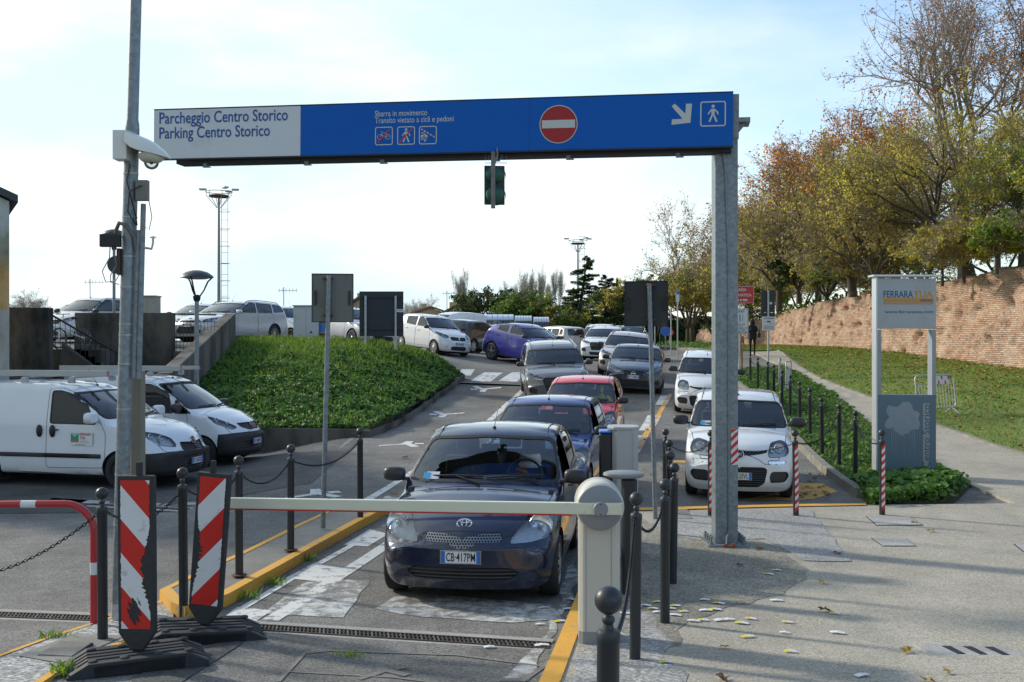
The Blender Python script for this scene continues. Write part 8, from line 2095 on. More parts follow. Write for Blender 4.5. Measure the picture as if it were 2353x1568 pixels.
def tree(name, lab, cat, x, y, z, H, spread, leafs, nleaf, lsize, bark=M_BARK, twig=M_TWIG, depth=5, lean=(0, 0), trunk=.22, r0=.2, seed=1, up_=.35, group=None, fork=3, leafshape='diamond', top_only=None, upward=False, droop=0):
    """branching limbs in real space: thick limbs become the trunk part, fine ones and leaves the crown"""
    rg = random.Random(seed); nr = np.random.default_rng(seed)
    t = thing(name, lab, cat, (x, y, z), 0, group)
    big = [[], [], [], []]; fine = [[], [], [], []]; tips = []
    def seg(a, b, r1, r2):
        q = big if r1 > .035 else fine; q[0].append(tuple(a)); q[1].append(tuple(b)); q[2].append(r1); q[3].append(r2)
    def grow(p, d, L, r, lev):
        n = 3 if lev > 1 else 4; pts = [p]
        for i in range(n):
            j = Vector((rg.gauss(0, 1), rg.gauss(0, 1), rg.gauss(0, 1)))*(.13 if not upward else .07)
            g = Vector((0, 0, up_*(.25 if lev else .1)-droop*lev*.06)); d = (d+j+g).normalized()
            q = pts[-1]+d*(L/n); ra = r*(1-.45*i/n); rb = r*(1-.45*(i+1)/n); seg(pts[-1], q, ra, rb); pts.append(q)
            if lev >= depth-2: tips.append((q, lev))
        if lev >= depth: return
        k = fork+(1 if rg.random() < .4 else 0)
        for i in range(k):
            f = rg.uniform(.35, 1.0) if i < k-1 else 1.0; idx = min(n, int(f*n+.5)); q = pts[idx]
            ax = d.orthogonal().normalized(); ax.rotate(Matrix.Rotation(rg.uniform(0, 2*PI), 3, d))
            an = rg.uniform(.35, .85) if not upward else rg.uniform(.18, .42)
            nd_ = d.copy(); nd_.rotate(Matrix.Rotation(an, 3, ax)); nd_ = Vector((nd_.x*spread, nd_.y*spread, nd_.z)).normalized()
            grow(q, nd_, L*rg.uniform(.62, .86), r*.58, lev+1)
    h0 = H*trunk; base = Vector((0, 0, -.4)); d0 = Vector((lean[0], lean[1], 1)).normalized(); p1 = d0*h0
    seg(base, p1*.5, r0*1.15, r0); seg(p1*.5, p1, r0, r0*.9)
    nb = 5 if not upward else 1
    if upward: grow(p1, Vector((0, 0, 1)), H*.36, r0*.8, 0)
    else:
        for i in range(nb):
            a = 2*PI*i/nb+rg.uniform(-.4, .4); e = rg.uniform(.25, .9); grow(p1, Vector((math.cos(a)*spread*e+lean[0], math.sin(a)*spread*e+lean[1], 1.0)).normalized(), H*.30, r0*.55, 1)
    zs = np.array([b[2] for b in fine[1]]+[1]); xs_ = np.abs(np.array([b[0] for b in fine[1]]+[0]))
    sc = H/max(np.percentile(zs, 99.5), .1)
    for q in (big, fine):
        for k in (0, 1): q[k] = [(a[0]*sc, a[1]*sc, a[2]*sc) for a in q[k]]
    tr = tubes_np('trunk', big[0], big[1], big[2], big[3], bark, t, 7)
    if len(fine[0]):
        # extra twiglets
        B = np.array(fine[1]); n2 = min(len(B)*2, 26000); idx = nr.integers(0, len(B), n2); dv = nr.normal(size=(n2, 3)); dv /= np.linalg.norm(dv, axis=1, keepdims=True); dv[:, 2] = np.abs(dv[:, 2])*(1.6 if upward else .8)-droop*.5
        ln = nr.uniform(.15, .55, n2)[:, None]*(H/9)**.5
        tubes_np('crown', fine[0]+list(map(tuple, B[idx])), fine[1]+list(map(tuple, B[idx]+dv*ln)), [max(.009, q) for q in fine[2]]+[.008]*n2, [max(.007, q) for q in fine[3]]+[.004]*n2, twig, t, 3)
    if nleaf:
        T_ = np.array([tuple(p*sc) for p, l in tips]); idx = nr.integers(0, len(T_), nleaf); P = T_[idx]+nr.normal(size=(nleaf, 3))*(.16*(H/9)**.6)
        if top_only is not None:
            zz = P[:, 2]/H; k = nr.random(nleaf) < np.clip((zz-top_only)/.25, .12, 1); P = P[k]
        # clumps: keep leaves where a coarse noise is high, so sky shows through elsewhere
        cn = np.array([mnoise.noise(Vector((p[0]*.8+seed, p[1]*.8, p[2]*.8))) for p in P]); k = nr.random(len(P)) < np.clip(.62+cn*1.3, .08, 1); P = P[k]
        mi_n = np.array([mnoise.noise(Vector((p[0]*.45, p[1]*.45+seed, p[2]*.45))) for p in P]); mi = np.clip(((mi_n+.5)*len(leafs)+nr.normal(size=len(P))*.55).astype(int), 0, len(leafs)-1)
        leaf_cloud('foliage', P, rand_unit(len(P))+np.array([[0, 0, .3]]), nr.uniform(lsize*.6, lsize*1.25, len(P)), leafs, t, leafshape, mi=mi)
    return t
def hill_z(x, y): return float(np.interp(y, [p[1] for p in WALL], WTOP))+.25
GR = 'trees on top of the rampart'
def rt_(lab, u, y, vt, spread, leafs, nl, ls, name='autumn_tree', **k):
    nl = int(nl*1.15)
    x = (u-1176.5)/F*y; z = hill_z(x, y); H = W(0, vt, y).z-z
    return tree(name, lab, 'tree', x, y, z, H, spread, leafs, nl, ls, group=GR, **k)
rt_('big leaning tree with olive yellow leaves directly behind the totem', 2235, 46, 250, 1.5, [LO, LO, LY, LY], 15000, .075, lean=(-.42, 0), depth=5, seed=11, r0=.24, trunk=.12)
rt_('olive leaved tree with bare twigs between the dark ivy bush and the big leaning tree', 1960, 54, 330, 1.35, [LO, LY, LPL, LO], 12000, .08, lean=(-.25, 0), seed=12, r0=.22, trunk=.10)
rt_('rust orange tree rising behind the olive ones, highest orange crown', 2060, 62, 205, 1.0, [LOR, LRD, LOR, LBR], 15000, .10, seed=13, r0=.26, trunk=.12, top_only=.35)
rt_('smaller orange topped tree left of the highest orange crown', 1880, 72, 320, 1.0, [LOR, LRD, LBR], 12000, .11, seed=14, r0=.24, trunk=.12, top_only=.35)
rt_('brown and orange tree lower down to the left on the rampart', 1790, 80, 405, 1.0, [LOR, LBR, LPL], 10000, .12, seed=15, r0=.22, trunk=.10, top_only=.3)
rt_('olive grey twiggy tree right of the gantry column', 1790, 66, 470, 1.3, [LPL, LO, LPL], 9000, .085, seed=16, r0=.2, trunk=.10, twig=M_TWIGG)
rt_('brownish tree just right of the gantry column, half bare', 1725, 84, 455, 1.2, [LPL, LBR, LO], 9000, .11, seed=17, r0=.2, trunk=.10, twig=M_TWIGG)
rt_('tall plane tree with pale trunk and brown leaves at the upper right', 2215, 54, -80, .85, [LBR, LBR, LRD], 9000, .085, name='plane_tree', bark=M_BARKL, twig=M_TWIGG, seed=21, r0=.30, trunk=.30)
rt_('second pale plane tree cut off by the right edge', 2390, 50, -60, .95, [LBR, LOR, LBR], 9000, .085, name='plane_tree', bark=M_BARKL, twig=M_TWIGG, seed=22, r0=.32, trunk=.28)
rt_('yellow green tree at the right edge above the wall', 2350, 42, 330, 1.3, [LG, LY, LG, LO], 14000, .075, seed=23, r0=.18, trunk=.12)
rt_('low bright green bush on the wall top near the right edge', 2290, 40, 505, 1.5, [LG, LG, LY], 9000, .07, name='bush', seed=24, r0=.08, trunk=.05)
rt_('low green bush at the right edge overhanging the brick wall', 2380, 38, 470, 1.5, [LG, LMG, LY], 9000, .07, name='bush', seed=25, r0=.08, trunk=.05)
rt_('small yellow green sapling behind the totem on the wall top', 2120, 50, 520, 1.0, [LY, LO, LG], 6000, .07, name='bush', seed=26, r0=.07, trunk=.05)
rt_('small yellowing shrub on the wall left of the totem', 1990, 58, 560, 1.1, [LY, LO, LG], 6500, .08, name='bush', seed=27, r0=.07, trunk=.05)
rt_('dark ivy covered bush right of the camera sign', 1835, 62, 560, 1.1, [LDG, LDG, LMG], 16000, .11, name='ivy_bush', seed=28, r0=.14, trunk=.08)
rt_('green shrub above the far end of the brick wall', 1765, 74, 640, 1.3, [LMG, LY, LG], 7000, .11, name='bush', seed=29, r0=.07, trunk=.05)
for i, (u, y, vt, L_) in enumerate(((2120, 58, 330, 'brown twiggy tree filling the gap behind the big leaning tree'), (2300, 56, 250, 'brown leaved tree behind the pale plane trunk'), (1900, 66, 430, 'brown olive tree under the orange crowns'), (2010, 50, 420, 'bare twiggy tree just left of the leaning trunk'), (1840, 84, 440, 'rusty tree far back between the orange ones'))): rt_(L_, u, y, vt, 1.8, [[LPL, LO, LBR], [LBR, LPL, LRD], [LO, LPL, LBR], [LPL, LO, LPL], [LRD, LBR, LOR]][i], 9000, .09, seed=90+i, r0=.15, trunk=.03, up_=.15, twig=M_TWIG)
UND = [('loose bush behind the right end of the totem roof', 2165, 44, 545), ('twiggy bush on the wall top right of the totem', 2215, 43, 520), ('yellowish sapling clump left behind the totem roof', 2035, 56, 545), ('bush on the wall between totem and dark ivy', 1945, 60, 560), ('brownish bush on the wall left of the low shrubs', 1900, 64, 575), ('leafy bush above the pedestrian sign cluster', 1870, 70, 590), ('low thicket over the camera sign', 1800, 76, 600), ('low thicket just right of the gantry column', 1745, 82, 610), ('low thicket at the far end of the rampart', 1700, 90, 620)]
for i, (lab, u, y, vt) in enumerate(UND): rt_(lab, u, y, vt-34, 2.0, [[LY, LO, LG], [LO, LPL, LY], [LMG, LY, LO]][i % 3], 8000, .085, name='bush', seed=70+i, r0=.07, trunk=.02, twig=[M_TWIG, M_TWIGG][i % 2], up_=.2)
GB = 'trees along the far side of the car park'
def bt(lab, u, y, vt, spread, leafs, nl, ls, name='tree', z=2.0, **k):
    x = (u-1176.5)/F*y; H = W(0, vt, y).z-z
    return tree(name, lab, 'tree', x, y, z, H, spread, leafs, nl, ls, group=GB, **k)
bt('big half bare brown tree left of the gantry column', 1590, 92, 475, 1.15, [LPL, LBR, LPL, LBR], 6500, .11, seed=31, r0=.26, trunk=.12, twig=M_TWIGG)
bt('olive brown tree with low crown behind the flag sign pole', 1640, 84, 560, 1.4, [LBR, LPL, LY, LPL], 8000, .11, seed=32, r0=.22, trunk=.08)
bt('olive leaved tree above the dark hedge end', 1580, 80, 620, 1.4, [LO, LY, LMG], 9000, .10, seed=33, r0=.16)
bt('green tree behind the dark back of the square sign', 1450, 104, 640, 1.5, [LMG, LMG, LO], 15000, .16, seed=34, r0=.2)
for i, (u, vt, y, lab) in enumerate(((1070, 624, 150, 'tallest bare poplar standing alone left of the others'), (1170, 652, 190, 'small bare poplar, first right of the round evergreen'), (1187, 655, 200, 'small bare poplar second right of the round evergreen'), (1205, 628, 190, 'bare poplar, first of the tall close group'), (1223, 626, 190, 'bare poplar, second of the tall close group'), (1243, 618, 190, 'bare poplar, highest of the close group'), (1283, 622, 190, 'bare poplar beside the far floodlight mast'), (1262, 655, 205, 'faint small bare poplar in a gap of the close group'))):
    bt(lab, u, y, vt, .42, [LPL, LPL], 900, .12, name='poplar', seed=40+i, r0=.16, upward=True, twig=mat('poplar_twigs', (.50,.46,.40), .9, vary=.2), trunk=.02, depth=5, fork=3)
bt('round dark evergreen left of the bare poplars', 1132, 112, 668, 1.5, [LDG, LMG, LDG], 15000, .17, name='evergreen_tree', seed=51, r0=.15, trunk=.1)
bt('bright green bushy tree left of the far mast', 1215, 106, 672, 1.7, [LMG, LG, LMG], 15000, .16, seed=52, r0=.15, trunk=.08)
bt('green bushy tree right beside the far mast', 1275, 104, 682, 1.7, [LMG, LO, LG], 13000, .16, seed=53, r0=.15, trunk=.08)
bt('bare tree behind the yellow house roof', 962, 135, 682, 1.4, [], 0, .1, seed=54, r0=.15, twig=M_TWIGG)
bt('small bare tree far away at the left edge', 72, 120, 672, 1.3, [LPL], 800, .1, seed=55, r0=.12, twig=M_TWIGG)
def conifer(lab, u, y, vt, w, m, seed, name='cedar', bend=0):
    x = (u-1176.5)/F*y; z = 2.0; H = W(0, vt, y).z-z; t = thing(name, lab, 'tree', (x, y, z), 0, GB); rg = np.random.default_rng(seed)
    MB().tube([(0, 0, -.3), (0, 0, H*.5), (bend*.5, 0, H)], [.3, .18, .03], 8).build('trunk', M_BARK, t)
    P = []; A = []; B = []
    n = int(H*6.5)
    for i in range(n):
        f = (i/n)**.9; zc = H*(.10+.90*f); L = w*(1-f)**.75*rg.uniform(.55, 1.15)+.25; a = rg.uniform(0, 2*PI); dr = rg.uniform(.0, .22)
        bx = bend*.5*max(0, f-.5)*2; p0 = np.array([bx, 0, zc]); d = np.array([math.cos(a), math.sin(a), -dr+.18*f]); p1 = p0+d*L; A.append(p0); B.append(p1)
        m_ = int(L*150); s = rg.uniform(.15, 1, m_)[:, None]; q = p0+d*L*s; wd = (.10+.30*np.sin(PI*np.minimum(s*.85, 1)))*L*.35; side = np.array([-math.sin(a), math.cos(a), 0])
        q = q+side*rg.normal(size=(m_, 1))*wd+np.array([0, 0, 1])*(rg.normal(size=(m_, 1))*.07-np.abs(s-.6)*.25*L*.2); P.append(q)
    tubes_np('crown', A, B, [.045]*n, [.012]*n, M_BARK, t, 4)
    P = np.concatenate(P); N_ = rand_unit(len(P))*.6+np.array([[0, 0, 1.0]])
    leaf_cloud('foliage', P, N_, rg.uniform(.08, .20, len(P)), m, t, 'diamond', mi=rg.integers(0, len(m), len(P)), aspect=.6)
conifer('tall dark cedar with layered branches behind the far mast', 1335, 108, 588, 3.6, [LDG, LMG, LDG], 61, bend=1.4)
conifer('lower dark cedar beside the tall one', 1318, 116, 662, 3.2, [LDG, LDG], 63)
conifer('bluish cedar right of the tall dark one', 1392, 106, 632, 3.6, [LBG, LDG], 62)
conifer('bluish green cedar close to the sign back', 1420, 112, 640, 3.2, [LBG, LDG, LMG], 64)
# dark hedge and low bushes along the far side
def hedge(lab, x0, x1, y, H, m, n, ls):
    z = 2.0; t = thing('hedge', lab, 'hedge', (x0, y, z), 0, 'hedges at the far side of the car park')
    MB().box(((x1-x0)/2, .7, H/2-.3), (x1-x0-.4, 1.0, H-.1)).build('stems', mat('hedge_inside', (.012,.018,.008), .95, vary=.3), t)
    P = np.stack([rng.uniform(0, x1-x0, n), rng.uniform(-.1, 1.3, n), rng.uniform(-.4, H, n)], 1); fr_ = rng.random(n) < .6; P[fr_, 1] = rng.normal(.05, .12, fr_.sum()); P[:, 2] += np.array([mnoise.noise(Vector((p[0]*.5, 3, 0)))*.35 for p in P])*(P[:, 2]/H)
    leaf_cloud('foliage', P, rand_unit(n)+np.array([[0, -.8, .3]]), rng.uniform(ls*.5, ls, n), m, t, 'diamond', mi=rng.integers(0, len(m), n))
hedge('long dark hedge behind the far cars and pedestrians', 6.5, 20.5, 103, 2.9, [LDG, LDG, LMG], 26000, .13)
hedge('low green hedge under the bushy trees beside the far mast', .5, 6.6, 101, 2.3, [LMG, LDG, LG], 11000, .13)
# ------------------------------------------------------------------ far houses and shelters
M_TILE = mat('roof_tiles', (.20,.125,.085), .85, vary=.4, scale=3, bumpy=.4, bscale=12); M_YW = mat('yellow_render', (.50,.36,.12), .9, vary=.12, scale=.6); M_BW = mat('buff_render', (.42,.34,.22), .9, vary=.12)
def house(lab, u0, u1, uridge, y, veave, vridge, m, depth, rz=0):
    x0, x1 = (u0-1176.5)/F*y, (u1-1176.5)/F*y; xr = (uridge-1176.5)/F*y; ze, zr = W(0, veave, y).z-1.9, W(0, vridge, y).z-1.9
    t = thing('house', lab, 'house', (x0, y, 1.9), rz); w = x1-x0
    MB().prism([(0, -.5), (w, -.5), (w, ze), (xr-x0, zr), (0, ze)], -depth, 0, M=Matrix.Rotation(PI/2, 4, 'X')).build('wall', m, t)
    r = MB(); 
    for a, b_ in (((-.5, ze-.12), (xr-x0, zr+.05)), ((xr-x0, zr+.05), (w+.5, ze-.12))):
        r.prism([a, b_, (b_[0], b_[1]+.22), (a[0], a[1]+.22)], -depth-.3, .35, M=Matrix.Rotation(PI/2, 4, 'X'))
    r.build('roof', M_TILE, t); MB().box((w*.25, depth*.5, zr+.1), (.6, .6, 1.0)).build('chimney', m, t)
    for i in range(3): MB().box((w*(.2+.3*i), -.02, ze*.55), (.8, .06, 1.1)).build('window', mat('dark_window', (.03,.035,.04), .2), t)
house('yellow house gable with brown tiled roof behind the white cars', 1010, 1102, 1052, 118, 728, 703, M_YW, 10)
house('long brown roofed wing left of the yellow gable', 950, 1030, 990, 126, 722, 708, M_BW, 6)
house('buff house with tiled roof between the grey sign back and the dark board', 803, 850, 830, 100, 705, 684, M_BW, 8)
house('distant house with steep tiled roof among the bushes', 1175, 1206, 1192, 122, 712, 690, M_BW, 6)
def shelter(u0, u1, y, v, lab):
    x0, x1 = (u0-1176.5)/F*y, (u1-1176.5)/F*y; z = Gz((x0+x1)/2, y); H = W(0, v, y).z-z; t = thing('shelter', lab, 'shelter', (x0, y, z), 0, 'arched canopies in the upper car park'); w = x1-x0
    r = 1.3; prof = [(r-r*math.cos(a), H-.75+.75*math.sin(a)) for a in np.linspace(0, PI, 12)]
    mb = MB(); n = 12; mb.add([(0, p[0], p[1]) for p in prof]+[(w, p[0], p[1]) for p in prof], [(i, i+1, n+i+1, n+i) for i in range(n-1)]); mb.build('canopy', glass_mat('smoked_canopy', (.30,.32,.32), .22), t, smooth=60)
    f = MB()
    for x in np.linspace(0, w, 7): f.tube([(x, p[0], p[1]) for p in prof], .02, 4)
    f.build('hoops', M_IRON, t)
    for x in np.linspace(.1, w-.1, 3): MB().tube([(x, 2.5, 0), (x, 2.5, H-.7)], .04, 6).build('post', M_GALVL, t)
shelter(1106, 1180, 76, 722, 'long arched glass canopy behind the purple crossover'); shelter(1183, 1222, 80, 725, 'shorter arched canopy right of the long one'); shelter(1226, 1262, 84, 728, 'arched canopy farthest right behind the parked cars')
def antenna(u, vt, y, lab):
    x = (u-1176.5)/F*y; z = 2.0; H = W(0, vt, y).z-z; t = thing('aerial_mast', lab, 'antenna', (x, y, z), 0, 'television aerials on the skyline')
    MB().tube([(0, 0, 0), (0, 0, H)], .035, 5).build('mast_pole', M_GALVD, t); m = MB(); m.tube([(-.5, 0, H-.3), (1.2, 0, H-.3)], .02, 4)
    for i in range(6): m.tube([(-.4+i*.3, -.3, H-.3), (-.4+i*.3, .3, H-.3)], .015, 4); m.tube([(-.4+i*.3, 0, H-.5), (-.4+i*.3, 0, H-.1)], .015, 4)
    m.build('aerial', M_GALVD, t)
antenna(207, 641, 90, 'thin aerial on the skyline left of the tall pole'); antenna(652, 660, 90, 'thin aerial on the skyline above the white cabinet'); antenna(1027, 668, 110, 'thin aerial beside the yellow house')
# ------------------------------------------------------------------ people
M_JEAN = mat('blue_jeans', (.08,.15,.28), .85, vary=.3, scale=9); M_HAIRB = mat('brown_hair', (.055,.028,.015), .6, vary=.4, scale=30); M_HAIRL = mat('blond_hair', (.38,.26,.12), .6, vary=.3, scale=30); M_HAIRD = mat('dark_hair', (.015,.012,.010), .6, vary=.3); M_HAIRR = mat('red_hair', (.25,.05,.03), .6, vary=.3)
def cloth(n, c): return mat(n, c, .85, vary=.25, scale=14, bumpy=.4, bscale=24)
def person(lab, M, pose, jacket, legs, hair, hairlen='short', skin=M_SKIN, group=None, shoes=M_BLK, arm_out=False, grp_obj=None, hgt=1.0):
    t = bpy.data.objects.new('person', None); COL.objects.link(t); t.matrix_world = M; t.scale = (hgt, hgt, hgt); tag(t, lab, 'person', group)
    V = []; E_ = []; Rr = []; K = []
    def j(p, r, k, par=None):
        V.append(p); Rr.append(r); K.append(k); i = len(V)-1
        if par is not None: E_.append((par, i))
        return i
    sit = pose == 'sit'; zo = -.0
    pel = j((0, 0, .95), (.155, .12), 1); sp = j((0, .0, 1.12), (.135, .10), 0, pel); ch = j((0, .0, 1.33), (.155, .115), 0, sp); ck = j((0, .0, 1.44), (.10, .08), 0, ch); nk = j((0, -.01, 1.51), (.052, .055), 2, ck); hb = j((0, -.02, 1.58), (.070, .082), 2, nk); hm = j((0, -.02, 1.66), (.078, .098), 2, hb); j((0, -.01, 1.735), (.05, .062), 2, hm)
    j((0, -.125, 1.615), (.012, .012), 2, hm)
    for s in (-1, 1):
        sh = j((s*.17, 0, 1.41), (.062, .062), 0, ch)
        if pose == 'phone' or sit:
            el = j((s*.23, -.06 if not sit else -.16, 1.16), (.047, .047), 0, sh)
            wr = (s*.09, -.27, 1.24) if pose == 'phone' else (s*.15, -.44, 1.20)
            if arm_out and s > 0: V[el] = (.33, -.10, 1.20); wr = (.44, -.30, 1.17)
        else: sw = .10*s if pose == 'walk' else 0; el = j((s*.23, sw*.6, 1.14), (.045, .045), 0, sh); wr = (s*.24, -.10-sw, .90)
        w = j(wr, (.028, .03), 0, el); d = (Vector(wr)-Vector(V[el])).normalized(); pm_ = Vector(wr)+d*.055; pa = j(tuple(pm_), (.030, .018), 2, w)
        sd = Vector((1, 0, 0)) if abs(d.x) < .8 else Vector((0, 1, 0)); dn = d.cross(sd).normalized()
        for q, (o_, l_) in enumerate(((-.027, .062), (-.009, .074), (.009, .070), (.027, .055))):
            k1 = pm_+sd*o_+d*l_*.55; k2 = k1+(d*.6+dn*.5*s).normalized()*l_*.5; a_ = j(tuple(k1), (.0085, .0085), 2, pa); j(tuple(k2), (.007, .007), 2, a_)
        j(tuple(Vector(wr)+d*.03-sd*s*.045), (.009, .009), 2, w)
        hp = j((s*.09, 0, .90), (.10, .10), 1, pel)
        if sit: kn = j((s*.14, -.44, .93), (.068, .068), 1, hp); an = j((s*.14, -.62, .58), (.045, .045), 1, kn)
        else:
            st_ = s*.17 if pose in ('walk', 'phone') else 0
            kn = j((s*.095, -st_*.6-.03, .49), (.062, .062), 1, hp); an = j((s*.095, -st_+.03, .085), (.042, .042), 1, kn)
        a = V[an]; j((a[0]+s*.02, a[1]-.15, a[2]-.045), (.042, .032), 3, an)
    me = bpy.data.meshes.new('b'); me.from_pydata(V, E_, []); o = bpy.data.objects.new('b', me); me.skin_vertices.new() if hasattr(me.skin_vertices, 'new') and not me.skin_vertices else None
    mo = o.modifiers.new('s', 'SKIN'); mo.use_smooth_shade = True
    if not me.skin_vertices:
        bm = bmesh.new(); bm.from_mesh(me); bm.verts.layers.skin.verify(); bm.to_mesh(me); bm.free()
    for i, r in enumerate(Rr): me.skin_vertices[0].data[i].radius = r
    me.skin_vertices[0].data[0].use_root = True
    o.modifiers.new('u', 'SUBSURF').levels = 1
    b = bake(o); A = np.array(V); KK = np.array(K); ea = np.array(E_)
    for p in b.polygons:
        c = np.array(p.center); a0, a1 = A[ea[:, 0]], A[ea[:, 1]]; d = a1-a0; tt = np.clip(((c-a0)*d).sum(1)/np.maximum((d*d).sum(1), 1e-9), 0, 1); ds = np.linalg.norm(c-(a0+d*tt[:, None]), axis=1); k = int(np.argmin(ds)); kk = K[ea[k, 1]] if tt[k] > .5 else K[ea[k, 0]]
        p.material_index = kk; p.use_smooth = True
    b.materials.clear(); body = link_mesh('body', b, [jacket, legs, skin, shoes], t)
    h = MB().sphere((0, .028, 1.69), (.092, .108, .088), 18); h.v = [(x, y+(.035 if y < -.06 and z < 1.70 else 0), max(z, 1.66 if y < -.02 else 1.56)) for x, y, z in h.v]
    if hairlen == 'long':
        h.tube([(0, .06, 1.68), (0, .085, 1.55), (0, .10, 1.42), (0, .09, 1.28)], [.085, .085, .075, .03], 10)
        for s in (-1, 1): h.tube([(s*.07, .01, 1.68), (s*.085, 0, 1.55), (s*.085, -.03, 1.40), (s*.08, -.06, 1.28)], [.03, .035, .03, .012], 8)
    h.build('hair', hair, t, smooth=60)
    for s in (-1, 1): MB().sphere((s*.032, -.105, 1.655), .011, 8).build('eye', M_BLK, t)
    MB().box((0, -.108, 1.575), (.045, .012, .009)).build('mouth', mat('lips', (.35,.12,.10), .5), t, bevel=.003)
    return t
def at_ground(u, v, dz=.05, turn=0):
    p = U(u, v, dz); return Matrix.Translation(p) @ Matrix.Rotation(turn, 4, 'Z')
BLKJ = cloth('black_padded_jacket', (.010,.010,.012))
w1 = person('woman with long brown hair and sunglasses in a black padded jacket walking on the path', at_ground(1729, 818, .05, R(-14)), 'phone', BLKJ, M_JEAN, M_HAIRB, 'long', hgt=1.0)
k = MB(); k.lathe([(.15, .78), (.20, .80), (.20, 1.05), (.185, 1.25), (.16, 1.36)], 20); k.v = [(x, y*.72, z) for x, y, z in k.v]; k.build('coat', BLKJ, w1, smooth=60)
MB().box((0, -.115, 1.655), (.125, .02, .035)).build('sunglasses', M_BLK, w1, bevel=.008)
hb_ = MB().box((0, 0, 0), (.12, .28, .22)).box((0, 0, .2), (.02, .2, .2)).build('handbag', M_BLK, None, bevel=.03); m1 = at_ground(1729, 818); hb_.location = m1.translation+Vector((.31, .05, .98)); tag(hb_, 'black handbag at the elbow of the woman on the path', 'handbag')
person('walker in tan top and open dark jacket, mostly hidden by the gantry column', at_ground(1697, 852, .05, R(5)), 'walk', cloth('tan_top', (.33,.20,.10)), M_JEAN, M_HAIRB, group=None)
person('far pedestrian with red hair and dark green jacket under the round blue sign', at_ground(1521, 799, .0, PI), 'stand', cloth('dark_green_jacket', (.03,.05,.04)), M_BLK, M_HAIRR, 'long')
person('far pedestrian in black beside the red haired one', at_ground(1503, 797, .0, PI), 'stand', BLKJ, M_BLK, M_HAIRD)
def ride(car, S, lab, side, jacket, hair, hl='short', **k):
    bpy.context.view_layer.update()
    cy = S['cowl'][0]; x = side*.37*S['W']/1.66; M = car.matrix_world @ Matrix.Translation((x, cy+S.get('seat', 1.10)+.02-S['L']/2, S['H']-1.55-.28)); return person(lab, M, 'sit', jacket, M_JEAN, hair, hl, hgt=.97, **k)
d1 = ride(yaris, YARIS, 'driver of the navy car, pale scarf and dark blue jacket', 1, cloth('navy_jacket', (.012,.02,.06)), M_HAIRD)
sc_ = MB()
for z, r in ((1.44, .105), (1.49, .10), (1.535, .088)): torus(sc_, (0, -.01, 0), r, r*.85, .032, 18, M=TR(0, -.02, z, rx=PI/2))
sc_.build('scarf', cloth('pale_scarf', (.62,.58,.54)), d1, smooth=60)
ride(blue, YARIS, 'driver of the royal blue car in dark clothes', 1, BLKJ, M_HAIRD)
ride(red, AYGO, 'driver of the red car in a bright yellow jacket, arm resting outside', 1, cloth('yellow_jacket', (.62,.52,.02)), M_HAIRD, arm_out=True)
ride(red, AYGO, 'blond passenger of the red car', -1, cloth('grey_jacket', (.12,.12,.13)), M_HAIRL, 'long')
ride(tucson, TUCSON, 'blond passenger in the grey SUV', -1, BLKJ, M_HAIRL, 'long'); ride(tucson, TUCSON, 'driver of the grey SUV in black', 1, BLKJ, M_HAIRD)
ride(micra, MICRA, 'driver of the slate blue hatchback', 1, cloth('grey_jacket', (.12,.12,.13)), M_HAIRB)
ride(juke, JUKE, 'driver at the wheel of the purple crossover', 1, cloth('grey_jacket', (.12,.12,.13)), M_HAIRB, 'long')
# paper badges and the little things seen in the near windscreens
for car_, S_, lab in ((yaris, YARIS, 'parking slip and blue permit behind the windscreen of the navy car'), (panda, PANDA, 'parking slips behind the windscreen of the nearest white compact car')):
    cy = S_['cowl'][0]; t = thing('parking_slip', lab, 'paper slip', (0, 0, 0)); t.matrix_world = car_.matrix_world @ Matrix.Translation((-.50, cy+.17-S_['L']/2, S_['cowl'][1]+.05)) @ Matrix.Rotation(R(-50), 4, 'X')
    MB().box((0, 0, 0), (.13, .002, .10)).build('white_slip', M_PLW, t); MB().box((-.06, -.003, -.005), (.07, .002, .08)).build('blue_slip', mat('permit_blue', (.05,.35,.60), .5), t)
# ------------------------------------------------------------------ van fittings
def van_extras(car_, S, tag_, strip, seam):
    Wd = S['W']/2; L = S['L']; x = -Wd  # seen flank is on the local -x side
    for sgn in (-1, 1):
        if strip: MB().box((sgn*(Wd+.002), .35, .56), (.03, 2.1, .075)).build('side_strip', M_TRIM, car_, bevel=.02); MB().box((sgn*(Wd+.002), -.32, .56), (.03, 1.15, .075)).build('door_strip', M_TRIM, car_, bevel=.02)
        for y in (.06, .32): MB().sphere((sgn*(Wd-.005), y, .98), (.03, .06, .11), 14).build('recessed_handle', M_BLK, car_, smooth=60)
    rk = thing('roof_rack', tag_, 'roof rack', (0, 0, 0)); rk.matrix_world = car_.matrix_world; H = S['H']
    for y in (-.10, .85, 1.75): MB().box((0, y, H+.05), (1.25, .05, .03)).build('crossbar', M_GALVL, rk, bevel=.008)
    for sx in (-1, 1):
        for y in (-.10, .85): MB().box((sx*.60, y, H-.0), (.07, .13, .10)).build('rack_foot', M_GREYP2, rk, bevel=.02)
    for xx, y0, y1, h in ((-.50, -.75, 2.1, .10), (-.12, -.5, 2.1, .07), (.40, -.65, 2.1, .08)): 
        o = MB().box((xx, (y0+y1)/2, H+.07+h/2), (.05, y1-y0, h)).build('aluminium_beam', mat('aluminium', (.42,.43,.42), .45, .4, vary=.08), rk, bevel=.004); MB().box((xx, y0-.004, H+.07+h/2), (.052, .01, h+.004)).build('pink_end', mat('pink_end', (.45,.20,.20), .6), rk)
bpy.context.view_layer.update()
van_extras(doblo, DOBLO, 'aluminium beams on the roof rack of the nearer white van', True, 1); van_extras(nv200, NV200, 'aluminium beams on the roof rack of the farther white van', False, 1)
